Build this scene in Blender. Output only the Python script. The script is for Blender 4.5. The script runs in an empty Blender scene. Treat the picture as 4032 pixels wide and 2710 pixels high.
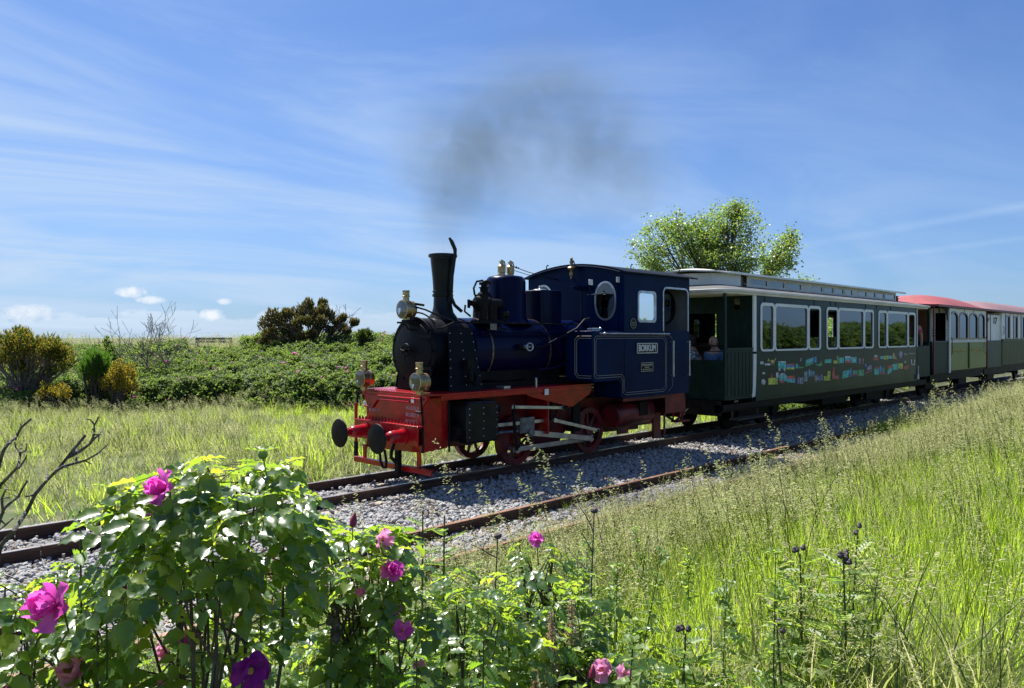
import bpy, math, random
import numpy as np
from mathutils import Vector, Matrix, Euler, noise as mnoise

sc = bpy.context.scene
COL = sc.collection
R = math.radians
PI = math.pi

# ------------------------------------------------------------------ camera
TH = R(44.4)                      # the track recedes 44.4 degrees to the right of the view axis
FX, FY = math.cos(TH), math.sin(TH)
RX, RY = math.sin(TH), -math.cos(TH)
HC = 1.90                         # eye height above the rail top
cam_data = bpy.data.cameras.new('camera')
cam = bpy.data.objects.new('camera', cam_data)
COL.objects.link(cam)
cam.location = (0, 0, HC)
cam.rotation_euler = (R(90), 0, R(-45.6))
cam_data.sensor_width = 36
cam_data.lens = 27.04
cam_data.shift_y = -30 / 4032
cam_data.clip_start = 0.05
cam_data.clip_end = 5000
sc.camera = cam

# ------------------------------------------------------------------ light
SUN_EL = 57.5
SUN_DX, SUN_DY = 0.075, 0.997       # horizontal direction towards the sun
sun_az = math.atan2(SUN_DX, SUN_DY)  # clockwise from +Y
sd = bpy.data.lights.new('sun', 'SUN')
sd.energy = 5.0
sd.angle = R(0.53)
sd.color = (1.0, 0.955, 0.88)
sun = bpy.data.objects.new('sun', sd)
COL.objects.link(sun)
dirv = Vector((SUN_DX * math.cos(R(SUN_EL)), SUN_DY * math.cos(R(SUN_EL)), math.sin(R(SUN_EL))))
sun.rotation_euler = dirv.to_track_quat('Z', 'Y').to_euler()
sun.location = (0, 20, 30)

sc.view_settings.view_transform = 'Standard'
sc.view_settings.look = 'None'
sc.view_settings.gamma = 1
sc.view_settings.use_curve_mapping = False
sc.view_settings.exposure = 1.15
sc.render.engine = 'CYCLES'
sc.cycles.max_bounces = 8
sc.cycles.transparent_max_bounces = 12
sc.cycles.volume_bounces = 0
sc.cycles.volume_step_rate = 2.0
sc.cycles.use_denoising = True

# ------------------------------------------------------------------ node helpers
def nn(nt, typ, **kw):
    n = nt.nodes.new(typ)
    for k, v in kw.items():
        if k.startswith('i_'):
            n.inputs[k[2:].replace('_', ' ')].default_value = v
        else:
            setattr(n, k, v)
    return n

def math_n(nt, op, a, b=None, clamp=False):
    n = nt.nodes.new('ShaderNodeMath'); n.operation = op; n.use_clamp = clamp
    for i, v in enumerate((a, b)):
        if v is None: continue
        if isinstance(v, (int, float)): n.inputs[i].default_value = v
        else: nt.links.new(v, n.inputs[i])
    return n.outputs[0]

def vmath(nt, op, a, b=None):
    n = nt.nodes.new('ShaderNodeVectorMath'); n.operation = op
    for i, v in enumerate((a, b)):
        if v is None: continue
        if isinstance(v, (tuple, list, Vector)): n.inputs[i].default_value = v
        else: nt.links.new(v, n.inputs[i])
    return n

def mixc(nt, fac, a, b, mode='MIX'):
    n = nt.nodes.new('ShaderNodeMix'); n.data_type = 'RGBA'; n.blend_type = mode
    for key, v in (('Factor', fac), ('A', a), ('B', b)):
        s = [x for x in n.inputs if x.name == key and x.enabled and (x.type == ('VALUE' if key == 'Factor' else 'RGBA'))][0]
        if isinstance(v, (int, float)): s.default_value = v
        elif isinstance(v, (tuple, list)): s.default_value = (*v[:3], 1)
        else: nt.links.new(v, s)
    return [x for x in n.outputs if x.type == 'RGBA'][0]

def ramp(nt, fac, stops, interp='LINEAR'):
    n = nt.nodes.new('ShaderNodeValToRGB'); n.color_ramp.interpolation = interp
    el = n.color_ramp.elements
    while len(el) < len(stops): el.new(0.5)
    for e, (p, c) in zip(el, stops):
        e.position = p
        e.color = (c, c, c, 1) if isinstance(c, (int, float)) else (*c[:3], 1)
    nt.links.new(fac, n.inputs[0])
    return n.outputs[0]

# ------------------------------------------------------------------ sky
world = bpy.data.worlds.new('World'); sc.world = world; world.use_nodes = True
wt = world.node_tree; wt.nodes.clear()
sky = nn(wt, 'ShaderNodeTexSky', sky_type='NISHITA', sun_disc=False)
sky.sun_elevation = R(SUN_EL); sky.sun_rotation = sun_az
sky.altitude = 0; sky.air_density = 1.0; sky.dust_density = 0.55; sky.ozone_density = 2.4
tc = nn(wt, 'ShaderNodeTexCoord')
D = tc.outputs['Generated']
sep = nn(wt, 'ShaderNodeSeparateXYZ'); wt.links.new(D, sep.inputs[0])
dz = sep.outputs[2]
# thin high cloud: noise on the direction projected to a flat layer
zc = math_n(wt, 'ADD', math_n(wt, 'MAXIMUM', dz, 0.0), 0.10)
px_ = math_n(wt, 'DIVIDE', sep.outputs[0], zc); py_ = math_n(wt, 'DIVIDE', sep.outputs[1], zc)
cmb = nn(wt, 'ShaderNodeCombineXYZ'); wt.links.new(px_, cmb.inputs[0]); wt.links.new(py_, cmb.inputs[1])
mp = nn(wt, 'ShaderNodeMapping'); wt.links.new(cmb.outputs[0], mp.inputs[0])
mp.inputs['Rotation'].default_value = (0, 0, R(28)); mp.inputs['Scale'].default_value = (0.42, 0.80, 1); mp.inputs['Location'].default_value = (1.3, 0.4, 0)
n1 = nn(wt, 'ShaderNodeTexNoise'); wt.links.new(mp.outputs[0], n1.inputs['Vector'])
n1.inputs['Scale'].default_value = 0.9; n1.inputs['Detail'].default_value = 7; n1.inputs['Roughness'].default_value = 0.58; n1.inputs['Distortion'].default_value = 1.1
cir = ramp(wt, n1.outputs['Fac'], [(0.36, 0.0), (0.66, 1.0)], 'EASE')
# stronger low in the sky and towards the left of the view (away from the track's far end)
lat = vmath(wt, 'DOT_PRODUCT', D, (RX, RY, 0)).outputs['Value']
leftw = ramp(wt, math_n(wt, 'MULTIPLY_ADD', lat, -0.75) , [(0.0, 0.0), (1.0, 1.0)])
latn = nn(wt, 'ShaderNodeMapRange'); wt.links.new(lat, latn.inputs[0])
latn.inputs['From Min'].default_value = 0.60; latn.inputs['From Max'].default_value = -0.55
latn.inputs['To Min'].default_value = 0.16; latn.inputs['To Max'].default_value = 1.15
elw = ramp(wt, dz, [(0.0, 0.80), (0.12, 0.95), (0.30, 0.75), (0.55, 0.40)])
cirf = math_n(wt, 'MULTIPLY', math_n(wt, 'MULTIPLY', cir, latn.outputs[0]), elw)
# low bank of cumulus and a few puffs
mp2 = nn(wt, 'ShaderNodeMapping'); wt.links.new(D, mp2.inputs[0]); mp2.inputs['Scale'].default_value = (1, 1, 2.2)
n2 = nn(wt, 'ShaderNodeTexNoise'); wt.links.new(mp2.outputs[0], n2.inputs['Vector'])
n2.inputs['Scale'].default_value = 17; n2.inputs['Detail'].default_value = 8; n2.inputs['Roughness'].default_value = 0.55
bank_top = math_n(wt, 'ADD', math_n(wt, 'MULTIPLY', n2.outputs['Fac'], 0.078), -0.010)
bank = math_n(wt, 'SUBTRACT', bank_top, dz)
bankf = ramp(wt, math_n(wt, 'MULTIPLY', bank, 90.0), [(0.0, 0.0), (0.5, 1.0)])
bankl = nn(wt, 'ShaderNodeMapRange'); wt.links.new(lat, bankl.inputs[0])
bankl.inputs['From Min'].default_value = 0.02; bankl.inputs['From Max'].default_value = -0.30
fade_low = ramp(wt, dz, [(0.0, 0.35), (0.03, 0.80), (0.05, 1.0)])
bankf = math_n(wt, 'MULTIPLY', math_n(wt, 'MULTIPLY', bankf, bankl.outputs[0]), fade_low)
puffs = None
for (a, b, sx, sz, amt) in ((-0.497, 0.058, 62, 150, 1.0), (-0.468, 0.047, 70, 200, 0.9), (-0.372, 0.045, 100, 230, 0.8),
                            (-0.392, 0.029, 85, 130, 1.0), (-0.312, 0.030, 70, 150, 0.8), (-0.634, 0.030, 40, 90, 0.7)):
    d3 = Vector((FX + a * RX, FY + a * RY, b)).normalized()
    dv = vmath(wt, 'SUBTRACT', D, tuple(d3))
    s = vmath(wt, 'DOT_PRODUCT', dv.outputs[0], (RX, RY, 0)).outputs['Value']
    q = nn(wt, 'ShaderNodeSeparateXYZ'); wt.links.new(dv.outputs[0], q.inputs[0])
    f = vmath(wt, 'DOT_PRODUCT', D, tuple(d3)).outputs['Value']
    r2 = math_n(wt, 'ADD', math_n(wt, 'POWER', math_n(wt, 'MULTIPLY', s, float(sx)), 2.0),
                math_n(wt, 'POWER', math_n(wt, 'MULTIPLY', q.outputs[2], float(sz)), 2.0))
    g = math_n(wt, 'SUBTRACT', 1.0, r2)
    g = math_n(wt, 'ADD', g, math_n(wt, 'MULTIPLY', math_n(wt, 'SUBTRACT', n3o, 0.5), 3.2)) if puffs is not None else g
    if puffs is None:
        n3 = nn(wt, 'ShaderNodeTexNoise'); wt.links.new(D, n3.inputs['Vector']); n3.inputs['Scale'].default_value = 75
        n3.inputs['Detail'].default_value = 6; n3.inputs['Roughness'].default_value = 0.6; n3o = n3.outputs['Fac']
        g = math_n(wt, 'ADD', g, math_n(wt, 'MULTIPLY', math_n(wt, 'SUBTRACT', n3o, 0.5), 3.2))
    g = math_n(wt, 'MULTIPLY', math_n(wt, 'MULTIPLY', g, 0.9, True), amt)
    g = math_n(wt, 'MULTIPLY', g, math_n(wt, 'GREATER_THAN', f, 0.9))
    puffs = g if puffs is None else math_n(wt, 'MAXIMUM', puffs, g)
# two faint old vapour trails low on the right
def trail(p0, p1, w, amt):
    v0 = Vector((FX + p0[0] * RX, FY + p0[0] * RY, p0[1])); v1 = Vector((FX + p1[0] * RX, FY + p1[0] * RY, p1[1]))
    n = v0.cross(v1).normalized()
    d = math_n(wt, 'ABSOLUTE', vmath(wt, 'DOT_PRODUCT', D, tuple(n)).outputs['Value'])
    g = math_n(wt, 'SUBTRACT', 1.0, math_n(wt, 'DIVIDE', d, w), True)
    m = nn(wt, 'ShaderNodeMapRange'); wt.links.new(lat, m.inputs[0])
    m.inputs['From Min'].default_value = 0.22; m.inputs['From Max'].default_value = 0.52; m.inputs['To Max'].default_value = amt
    front = math_n(wt, 'GREATER_THAN', vmath(wt, 'DOT_PRODUCT', D, (FX, FY, 0)).outputs['Value'], 0.3)
    return math_n(wt, 'MULTIPLY', math_n(wt, 'MULTIPLY', g, m.outputs[0]), front)
tr = math_n(wt, 'MAXIMUM', trail((0.38, 0.119), (0.666, 0.170), 0.007, 0.55), trail((0.38, 0.090), (0.666, 0.128), 0.005, 0.42))
tr = math_n(wt, 'MULTIPLY', tr, math_n(wt, 'ADD', n1.outputs['Fac'], 0.35, True))
# low horizon veil
hz = ramp(wt, dz, [(0.0, 0.55), (0.06, 0.46), (0.20, 0.30), (0.5, 0.06)])
base = mixc(wt, 1.0, sky.outputs[0], (0.44, 0.66, 1.02), 'MULTIPLY')
hz = math_n(wt, 'MULTIPLY', hz, math_n(wt, 'ADD', math_n(wt, 'MULTIPLY', latn.outputs[0], 0.65), 0.35))
c = mixc(wt, hz, base, (3.5, 4.9, 7.0))
c = mixc(wt, math_n(wt, 'MULTIPLY', cirf, 0.85), c, (4.5, 5.7, 7.4))
c = mixc(wt, math_n(wt, 'MULTIPLY', tr, 0.45), c, (4.8, 6.2, 8.0))
c = mixc(wt, math_n(wt, 'MULTIPLY', bankf, 0.72), c, (6.0, 6.9, 8.0))
c = mixc(wt, math_n(wt, 'MULTIPLY', puffs, 0.85), c, (7.4, 7.7, 8.1))
bg = nn(wt, 'ShaderNodeBackground'); wt.links.new(c, bg.inputs[0]); bg.inputs[1].default_value = 0.057
wo = nn(wt, 'ShaderNodeOutputWorld'); wt.links.new(bg.outputs[0], wo.inputs[0])

# ------------------------------------------------------------------ materials
MATS = {}
def mat(name, col, rough=0.5, metal=0.0, col2=None, nscale=6.0, bump=0.0, bscale=None, spec=0.5, coat=0.0, rvar=0.0, stretch=None, detail=5, coords='Object', contrast=(0.35, 0.65)):
    if name in MATS: return MATS[name]
    m = bpy.data.materials.new(name); m.use_nodes = True; MATS[name] = m
    nt = m.node_tree; b = nt.nodes['Principled BSDF']
    b.inputs['Roughness'].default_value = rough; b.inputs['Metallic'].default_value = metal
    b.inputs['Specular IOR Level'].default_value = spec; b.inputs['Coat Weight'].default_value = coat
    b.inputs['Coat Roughness'].default_value = 0.08
    b.inputs['Base Color'].default_value = (*col, 1)
    if col2 or bump or rvar:
        t = nn(nt, 'ShaderNodeTexCoord'); mpn = nn(nt, 'ShaderNodeMapping'); nt.links.new(t.outputs[coords], mpn.inputs[0])
        if stretch: mpn.inputs['Scale'].default_value = stretch
        no = nn(nt, 'ShaderNodeTexNoise'); nt.links.new(mpn.outputs[0], no.inputs['Vector'])
        no.inputs['Scale'].default_value = nscale; no.inputs['Detail'].default_value = detail
        if col2:
            f = ramp(nt, no.outputs['Fac'], [(contrast[0], 0.0), (contrast[1], 1.0)])
            nt.links.new(mixc(nt, f, col, col2), b.inputs['Base Color'])
        if rvar:
            nt.links.new(math_n(nt, 'MULTIPLY_ADD', no.outputs['Fac'], rvar), b.inputs['Roughness'])
            nd = nt.nodes[-1] if False else b.inputs['Roughness'].links[0].from_node
            nd.inputs[2].default_value = rough - rvar * 0.5
        if bump:
            n2_ = nn(nt, 'ShaderNodeTexNoise'); nt.links.new(mpn.outputs[0], n2_.inputs['Vector']); n2_.inputs['Scale'].default_value = bscale or nscale * 4; n2_.inputs['Detail'].default_value = 4
            bp = nn(nt, 'ShaderNodeBump'); bp.inputs['Strength'].default_value = bump; bp.inputs['Distance'].default_value = 0.02
            nt.links.new(n2_.outputs['Fac'], bp.inputs['Height']); nt.links.new(bp.outputs[0], b.inputs['Normal'])
    return m

def leafmat(name, cols, trans, tw=0.45, rough=0.5, spec=0.4, zfade=None):
    """cols: list of base colours spread over a random value per object/instance; trans: list the same way for the light coming through."""
    m = bpy.data.materials.new(name); m.use_nodes = True; MATS[name] = m
    nt = m.node_tree; b = nt.nodes['Principled BSDF']; out = nt.nodes['Material Output']
    oi = nn(nt, 'ShaderNodeObjectInfo')
    geo = nn(nt, 'ShaderNodeNewGeometry')
    rnd = math_n(nt, 'FRACT', math_n(nt, 'ADD', math_n(nt, 'MULTIPLY', geo.outputs['Random Per Island'], 0.55), math_n(nt, 'MULTIPLY', oi.outputs['Random'], 0.9)))
    st = [(i / max(1, len(cols) - 1), c) for i, c in enumerate(cols)]
    stt = [(i / max(1, len(trans) - 1), c) for i, c in enumerate(trans)]
    cc = ramp(nt, rnd, st); tt = ramp(nt, rnd, stt)
    nt.links.new(cc, b.inputs['Base Color']); b.inputs['Roughness'].default_value = rough; b.inputs['Specular IOR Level'].default_value = spec
    tb = nn(nt, 'ShaderNodeBsdfTranslucent'); nt.links.new(tt, tb.inputs[0])
    mx = nn(nt, 'ShaderNodeMixShader'); mx.inputs[0].default_value = tw
    nt.links.new(b.outputs[0], mx.inputs[1]); nt.links.new(tb.outputs[0], mx.inputs[2]); nt.links.new(mx.outputs[0], out.inputs[0])
    return m

def glassmat(name, tint=(0.75, 0.85, 0.9), refl=0.35, rough=0.02, col=(0.95, 0.97, 1)):
    m = bpy.data.materials.new(name); m.use_nodes = True; MATS[name] = m
    nt = m.node_tree; nt.nodes.clear(); out = nn(nt, 'ShaderNodeOutputMaterial')
    g = nn(nt, 'ShaderNodeBsdfGlossy'); g.inputs['Roughness'].default_value = rough; g.inputs['Color'].default_value = (*col, 1)
    t = nn(nt, 'ShaderNodeBsdfTransparent'); t.inputs[0].default_value = (*tint, 1)
    fr = nn(nt, 'ShaderNodeFresnel'); fr.inputs[0].default_value = 1.5
    f = math_n(nt, 'ADD', math_n(nt, 'MULTIPLY', fr.outputs[0], 1.8), refl, True)
    mx = nn(nt, 'ShaderNodeMixShader'); nt.links.new(f, mx.inputs[0]); nt.links.new(t.outputs[0], mx.inputs[1]); nt.links.new(g.outputs[0], mx.inputs[2])
    nt.links.new(mx.outputs[0], out.inputs[0])
    return m

M_navy = mat('navy_enamel', (0.001, 0.004, 0.036), 0.30, col2=(0.0008, 0.0025, 0.022), nscale=2.2, coat=0.05, spec=0.10, bump=0.03, bscale=3.0, rvar=0.12)
M_cab = mat('cab_blue_enamel', (0.0008, 0.013, 0.060), 0.42, col2=(0.0006, 0.008, 0.040), nscale=1.6, coat=0.03, spec=0.06, bump=0.04, bscale=4, rvar=0.15)
M_black = mat('black_smokebox_paint', (0.003, 0.004, 0.008), 0.5, spec=0.10, col2=(0.006, 0.007, 0.011), nscale=5, bump=0.12, bscale=26, rvar=0.2)
M_blackgloss = mat('black_gloss_paint', (0.005, 0.007, 0.010), 0.30, coat=0.04, spec=0.15, bump=0.03, bscale=8, nscale=4, col2=(0.014, 0.018, 0.018), rvar=0.15)
M_red = mat('signal_red_enamel', (0.36, 0.004, 0.010), 0.28, col2=(0.16, 0.004, 0.006), nscale=5, contrast=(0.42, 0.80), coat=0.30, spec=0.3, bump=0.05, bscale=14, rvar=0.15)
M_redgrime_shadow = mat('grimy_shadowed_red_paint', (0.20, 0.006, 0.010), 0.5, col2=(0.055, 0.005, 0.008), nscale=4, bump=0.1, bscale=20, rvar=0.2)  # grimy red of the frames; on the wheels also shadow painted in
M_dark = mat('oily_black_metal', (0.005, 0.005, 0.007), 0.5, spec=0.10, col2=(0.014, 0.012, 0.011), nscale=8, bump=0.15, bscale=30, rvar=0.2)
M_steel = mat('bare_bright_steel', (0.56, 0.58, 0.62), 0.33, 0.85, col2=(0.40, 0.41, 0.44), nscale=9, rvar=0.25, bump=0.04)
M_brass = mat('lamp_brass', (0.46, 0.36, 0.19), 0.34, 0.9, col2=(0.34, 0.24, 0.12), nscale=14, bump=0.06, rvar=0.25)
M_copper = mat('aged_brass_fitting', (0.30, 0.20, 0.09), 0.42, 0.8, col2=(0.12, 0.09, 0.06), nscale=14, bump=0.1)
M_white = mat('white_gloss_paint', (0.84, 0.84, 0.81), 0.38, col2=(0.76, 0.76, 0.72), nscale=3.0, bump=0.03)
M_cream = mat('weathered_cream_roof_paint', (0.78, 0.76, 0.69), 0.6, col2=(0.64, 0.62, 0.57), nscale=2.0, bump=0.08, bscale=20)
M_print = mat('white_stencil_paint', (0.62, 0.52, 0.50), 0.6, col2=(0.40, 0.25, 0.24), nscale=60)
M_line = mat('cream_lining_paint', (0.34, 0.32, 0.24), 0.5)
M_lens = mat('lamp_lens_glass', (0.75, 0.72, 0.62), 0.12, 0.0, coat=1.0)
M_refl = mat('silvered_reflector', (0.85, 0.84, 0.80), 0.16, 0.9)
M_glass = glassmat('window_glass', (0.92, 0.95, 0.96), 0.03)
M_glass_side = glassmat('tinted_saloon_glass', (0.16, 0.18, 0.20), 0.30, col=(0.36, 0.40, 0.46))
M_grey = mat('grey_cab_lining_paint', (0.15, 0.165, 0.18), 0.5, col2=(0.11, 0.12, 0.13), nscale=4)
M_green = mat('deep_green_coach_paint', (0.005, 0.033, 0.044), 0.32, col2=(0.009, 0.026, 0.028), spec=0.14, nscale=1.6, coat=0.04, bump=0.04, bscale=2.5, rvar=0.12)
M_green_dk = mat('dark_green_board_paint', (0.005, 0.028, 0.018), 0.5, spec=0.2, col2=(0.003, 0.014, 0.010), nscale=3, bump=0.05, bscale=10, stretch=(6, 6, 1))
M_green2 = mat('olive_green_coach_paint', (0.060, 0.150, 0.022), 0.36, spec=0.2, col2=(0.045, 0.115, 0.018), nscale=2, coat=0.2, bump=0.03)
M_green3 = mat('olive_drab_board_paint', (0.075, 0.100, 0.026), 0.45, spec=0.2, col2=(0.035, 0.055, 0.018), nscale=3, bump=0.05, stretch=(5, 5, 1))
M_wood = mat('varnished_brown_wood', (0.14, 0.045, 0.018), 0.38, col2=(0.07, 0.022, 0.010), nscale=7, coat=0.3, stretch=(10, 10, 1), bump=0.05)
M_redroof3 = mat('faded_pink_grey_roof', (0.25, 0.145, 0.15), 0.6, col2=(0.20, 0.12, 0.125), nscale=2.5)
M_redroof = mat('red_canvas_roof', (0.34, 0.085, 0.080), 0.55, col2=(0.26, 0.07, 0.068), nscale=2.5, bump=0.05)
M_redtrim = mat('dark_red_trim_paint', (0.16, 0.015, 0.022), 0.45)
M_yellow = mat('ochre_lettering_paint', (0.50, 0.38, 0.06), 0.45, col2=(0.36, 0.28, 0.06), nscale=20)
M_rust = mat('rusty_rail_steel', (0.085, 0.040, 0.024), 0.8, col2=(0.035, 0.018, 0.014), nscale=9, bump=0.25, bscale=40, stretch=(0.6, 3, 3))
M_railtop = mat('polished_rail_head', (0.50, 0.46, 0.42), 0.30, 0.8, col2=(0.30, 0.22, 0.17), nscale=5, stretch=(0.5, 4, 1))
M_railtop2 = mat('dull_rusted_rail_head', (0.30, 0.17, 0.11), 0.55, 0.3, col2=(0.17, 0.08, 0.05), nscale=6, stretch=(0.5, 4, 1))
M_sleeper = mat('grey_timber_sleeper', (0.24, 0.21, 0.17), 0.9, col2=(0.36, 0.32, 0.26), nscale=5, bump=0.5, bscale=20, stretch=(6, 1, 6))
M_bark = mat('dark_bark', (0.050, 0.038, 0.030), 0.9, col2=(0.10, 0.085, 0.07), nscale=14, bump=0.6, bscale=40)
M_bark_lt = mat('lichen_grey_bark', (0.13, 0.115, 0.095), 0.9, col2=(0.06, 0.05, 0.042), nscale=18, bump=0.6, bscale=40)
M_twig = mat('pale_dead_twig', (0.20, 0.17, 0.14), 0.9, col2=(0.11, 0.09, 0.075), nscale=8)
M_stone = []
for i, (a, b_) in enumerate((((0.26, 0.26, 0.26), (0.36, 0.35, 0.34)), ((0.17, 0.175, 0.18), (0.27, 0.27, 0.28)), ((0.34, 0.32, 0.29), (0.44, 0.42, 0.38)))):
    M_stone.append(mat('ballast_stone_%s' % ('grey', 'blue', 'buff')[i], tuple(q * 1.12 for q in a), 0.85, col2=tuple(q * 1.15 for q in b_), nscale=20, bump=0.4, bscale=60))
M_skin = mat('passenger_skin', (0.46, 0.27, 0.19), 0.5, col2=(0.40, 0.22, 0.15), nscale=12)  # even skin colour with slight random mottling

# ------------------------------------------------------------------ mesh builder
class MB:
    def __init__(s): s.v = []; s.f = []; s.m = []
    def add(s, vs, fs, mi=0):
        o = len(s.v); s.v += [tuple(v) for v in vs]
        for f in fs: s.f.append(tuple(o + i for i in f)); s.m.append(mi)
        return s
    def box(s, x0, x1, y0, y1, z0, z1, mi=0):
        return s.add([(x0, y0, z0), (x1, y0, z0), (x1, y1, z0), (x0, y1, z0), (x0, y0, z1), (x1, y0, z1), (x1, y1, z1), (x0, y1, z1)],
                     [(0, 3, 2, 1), (4, 5, 6, 7), (0, 1, 5, 4), (1, 2, 6, 5), (2, 3, 7, 6), (3, 0, 4, 7)], mi)
    def prism(s, poly, axis, lo, hi, mi=0):
        """poly in the two other axes (order x,y,z without axis)"""
        n = len(poly)
        def P(a, b, c): return {'x': (c, a, b), 'y': (a, c, b), 'z': (a, b, c)}[axis]
        vs = [P(a, b, lo) for a, b in poly] + [P(a, b, hi) for a, b in poly]
        fs = [tuple(range(n))[::-1], tuple(range(n, 2 * n))] + [(i, (i + 1) % n, n + (i + 1) % n, n + i) for i in range(n)]
        return s.add(vs, fs, mi)
    def ringprism(s, outer, inner, axis, lo, hi, mi=0):
        n = len(outer)
        def P(a, b, c): return {'x': (c, a, b), 'y': (a, c, b), 'z': (a, b, c)}[axis]
        vs = [P(a, b, lo) for a, b in outer] + [P(a, b, lo) for a, b in inner] + [P(a, b, hi) for a, b in outer] + [P(a, b, hi) for a, b in inner]
        fs = []
        for i in range(n):
            j = (i + 1) % n
            fs += [(i, j, n + j, n + i), (2 * n + i, 3 * n + i, 3 * n + j, 2 * n + j), (i, 2 * n + i, 2 * n + j, j), (n + i, n + j, 3 * n + j, 3 * n + i)]
        return s.add(vs, fs, mi)
    def tube(s, pts, r, n=8, mi=0, caps=True):
        pts = [Vector(p) for p in pts]
        rs = r if isinstance(r, (list, tuple)) else [r] * len(pts)
        o = len(s.v); up = None
        for i, p in enumerate(pts):
            t = (pts[min(i + 1, len(pts) - 1)] - pts[max(i - 1, 0)])
            if t.length < 1e-9: t = Vector((0, 0, 1))
            t.normalize()
            if up is None:
                up = Vector((0, 0, 1)) if abs(t.z) < 0.9 else Vector((1, 0, 0))
            a = t.cross(up)
            if a.length < 1e-6: a = t.cross(Vector((0.3, 1, 0.2)))
            a.normalize(); b = t.cross(a); up = -b if False else b.cross(t) * -1 if False else a.cross(t)
            for k in range(n):
                an = 2 * PI * k / n
                s.v.append(tuple(p + (a * math.cos(an) + b * math.sin(an)) * rs[i]))
        for i in range(len(pts) - 1):
            for k in range(n):
                k2 = (k + 1) % n
                s.f.append((o + i * n + k, o + i * n + k2, o + (i + 1) * n + k2, o + (i + 1) * n + k)); s.m.append(mi)
        if caps:
            s.f.append(tuple(o + k for k in range(n))[::-1]); s.m.append(mi)
            e = o + (len(pts) - 1) * n
            s.f.append(tuple(e + k for k in range(n))); s.m.append(mi)
        return s
    def cyl(s, p0, p1, r0, r1=None, n=20, mi=0):
        return s.tube([p0, p1], [r0, r0 if r1 is None else r1], n, mi)
    def lathe(s, org, axis, prof, n=24, mi=0):
        """prof: list of (distance along axis, radius)"""
        o = Vector(org); ax = Vector(axis).normalized()
        pts = [o + ax * h for h, r in prof]; 
        a = ax.cross(Vector((0, 0, 1)) if abs(ax.z) < 0.9 else Vector((1, 0, 0))).normalized(); b = ax.cross(a)
        st = len(s.v)
        for (h, r), p in zip(prof, pts):
            for k in range(n):
                an = 2 * PI * k / n
                s.v.append(tuple(p + (a * math.cos(an) + b * math.sin(an)) * max(r, 1e-4)))
        for i in range(len(prof) - 1):
            for k in range(n):
                k2 = (k + 1) % n
                s.f.append((st + i * n + k, st + i * n + k2, st + (i + 1) * n + k2, st + (i + 1) * n + k)); s.m.append(mi)
        s.f.append(tuple(st + k for k in range(n))[::-1]); s.m.append(mi)
        e = st + (len(prof) - 1) * n
        s.f.append(tuple(e + k for k in range(n))); s.m.append(mi)
        return s
    def torus(s, c, axis, R0, r, n=24, k=8, mi=0):
        c = Vector(c); ax = Vector(axis).normalized()
        a = ax.cross(Vector((0, 0, 1)) if abs(ax.z) < 0.9 else Vector((1, 0, 0))).normalized(); b = ax.cross(a); o = len(s.v)
        for i in range(n):
            d = a * math.cos(2 * PI * i / n) + b * math.sin(2 * PI * i / n)
            for j in range(k):
                an = 2 * PI * j / k
                s.v.append(tuple(c + d * (R0 + r * math.cos(an)) + ax * r * math.sin(an)))
        for i in range(n):
            for j in range(k):
                s.f.append((o + i * k + j, o + ((i + 1) % n) * k + j, o + ((i + 1) % n) * k + (j + 1) % k, o + i * k + (j + 1) % k)); s.m.append(mi)
        return s
    def sphere(s, c, r, n=12, m=8, mi=0, sq=(1, 1, 1)):
        prof = []; o = len(s.v)
        for i in range(1, m):
            th = PI * i / m
            for k in range(n):
                an = 2 * PI * k / n
                s.v.append((c[0] + r * sq[0] * math.sin(th) * math.cos(an), c[1] + r * sq[1] * math.sin(th) * math.sin(an), c[2] + r * sq[2] * math.cos(th)))
        top = len(s.v); s.v.append((c[0], c[1], c[2] + r * sq[2])); bot = len(s.v); s.v.append((c[0], c[1], c[2] - r * sq[2]))
        for k in range(n):
            k2 = (k + 1) % n
            s.f.append((top, o + k, o + k2)); s.m.append(mi)
            s.f.append((bot, o + (m - 2) * n + k2, o + (m - 2) * n + k)); s.m.append(mi)
            for i in range(m - 2):
                s.f.append((o + i * n + k, o + (i + 1) * n + k, o + (i + 1) * n + k2, o + i * n + k2)); s.m.append(mi)
        return s
    def mesh(s, name, mats, off=(0, 0, 0), smooth=35):
        me = bpy.data.meshes.new(name)
        vs = np.array(s.v, dtype=float).reshape(-1, 3) - np.array(off, dtype=float)
        me.from_pydata(vs.tolist(), [], s.f)
        for m in (mats if isinstance(mats, (list, tuple)) else [mats]): me.materials.append(m)
        me.polygons.foreach_set('material_index', s.m)
        if smooth:
            me.polygons.foreach_set('use_smooth', [True] * len(me.polygons))
            me.set_sharp_from_angle(angle=R(smooth))
        me.update()
        return me

def tag(o, label=None, cat=None, group=None, kind=None):
    if label: o['label'] = label
    if cat: o['category'] = cat
    if group: o['group'] = group
    if kind: o['kind'] = kind
    return o

OFF = {}
def empty(name, loc, label=None, cat=None, group=None, rz=0):
    o = bpy.data.objects.new(name, None); COL.objects.link(o)
    o.location = loc; o.rotation_euler = (0, 0, rz); o.empty_display_size = 0.2
    OFF[o.name] = Vector(loc) if rz == 0 else Vector((0, 0, 0))
    return tag(o, label, cat, group)

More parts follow.
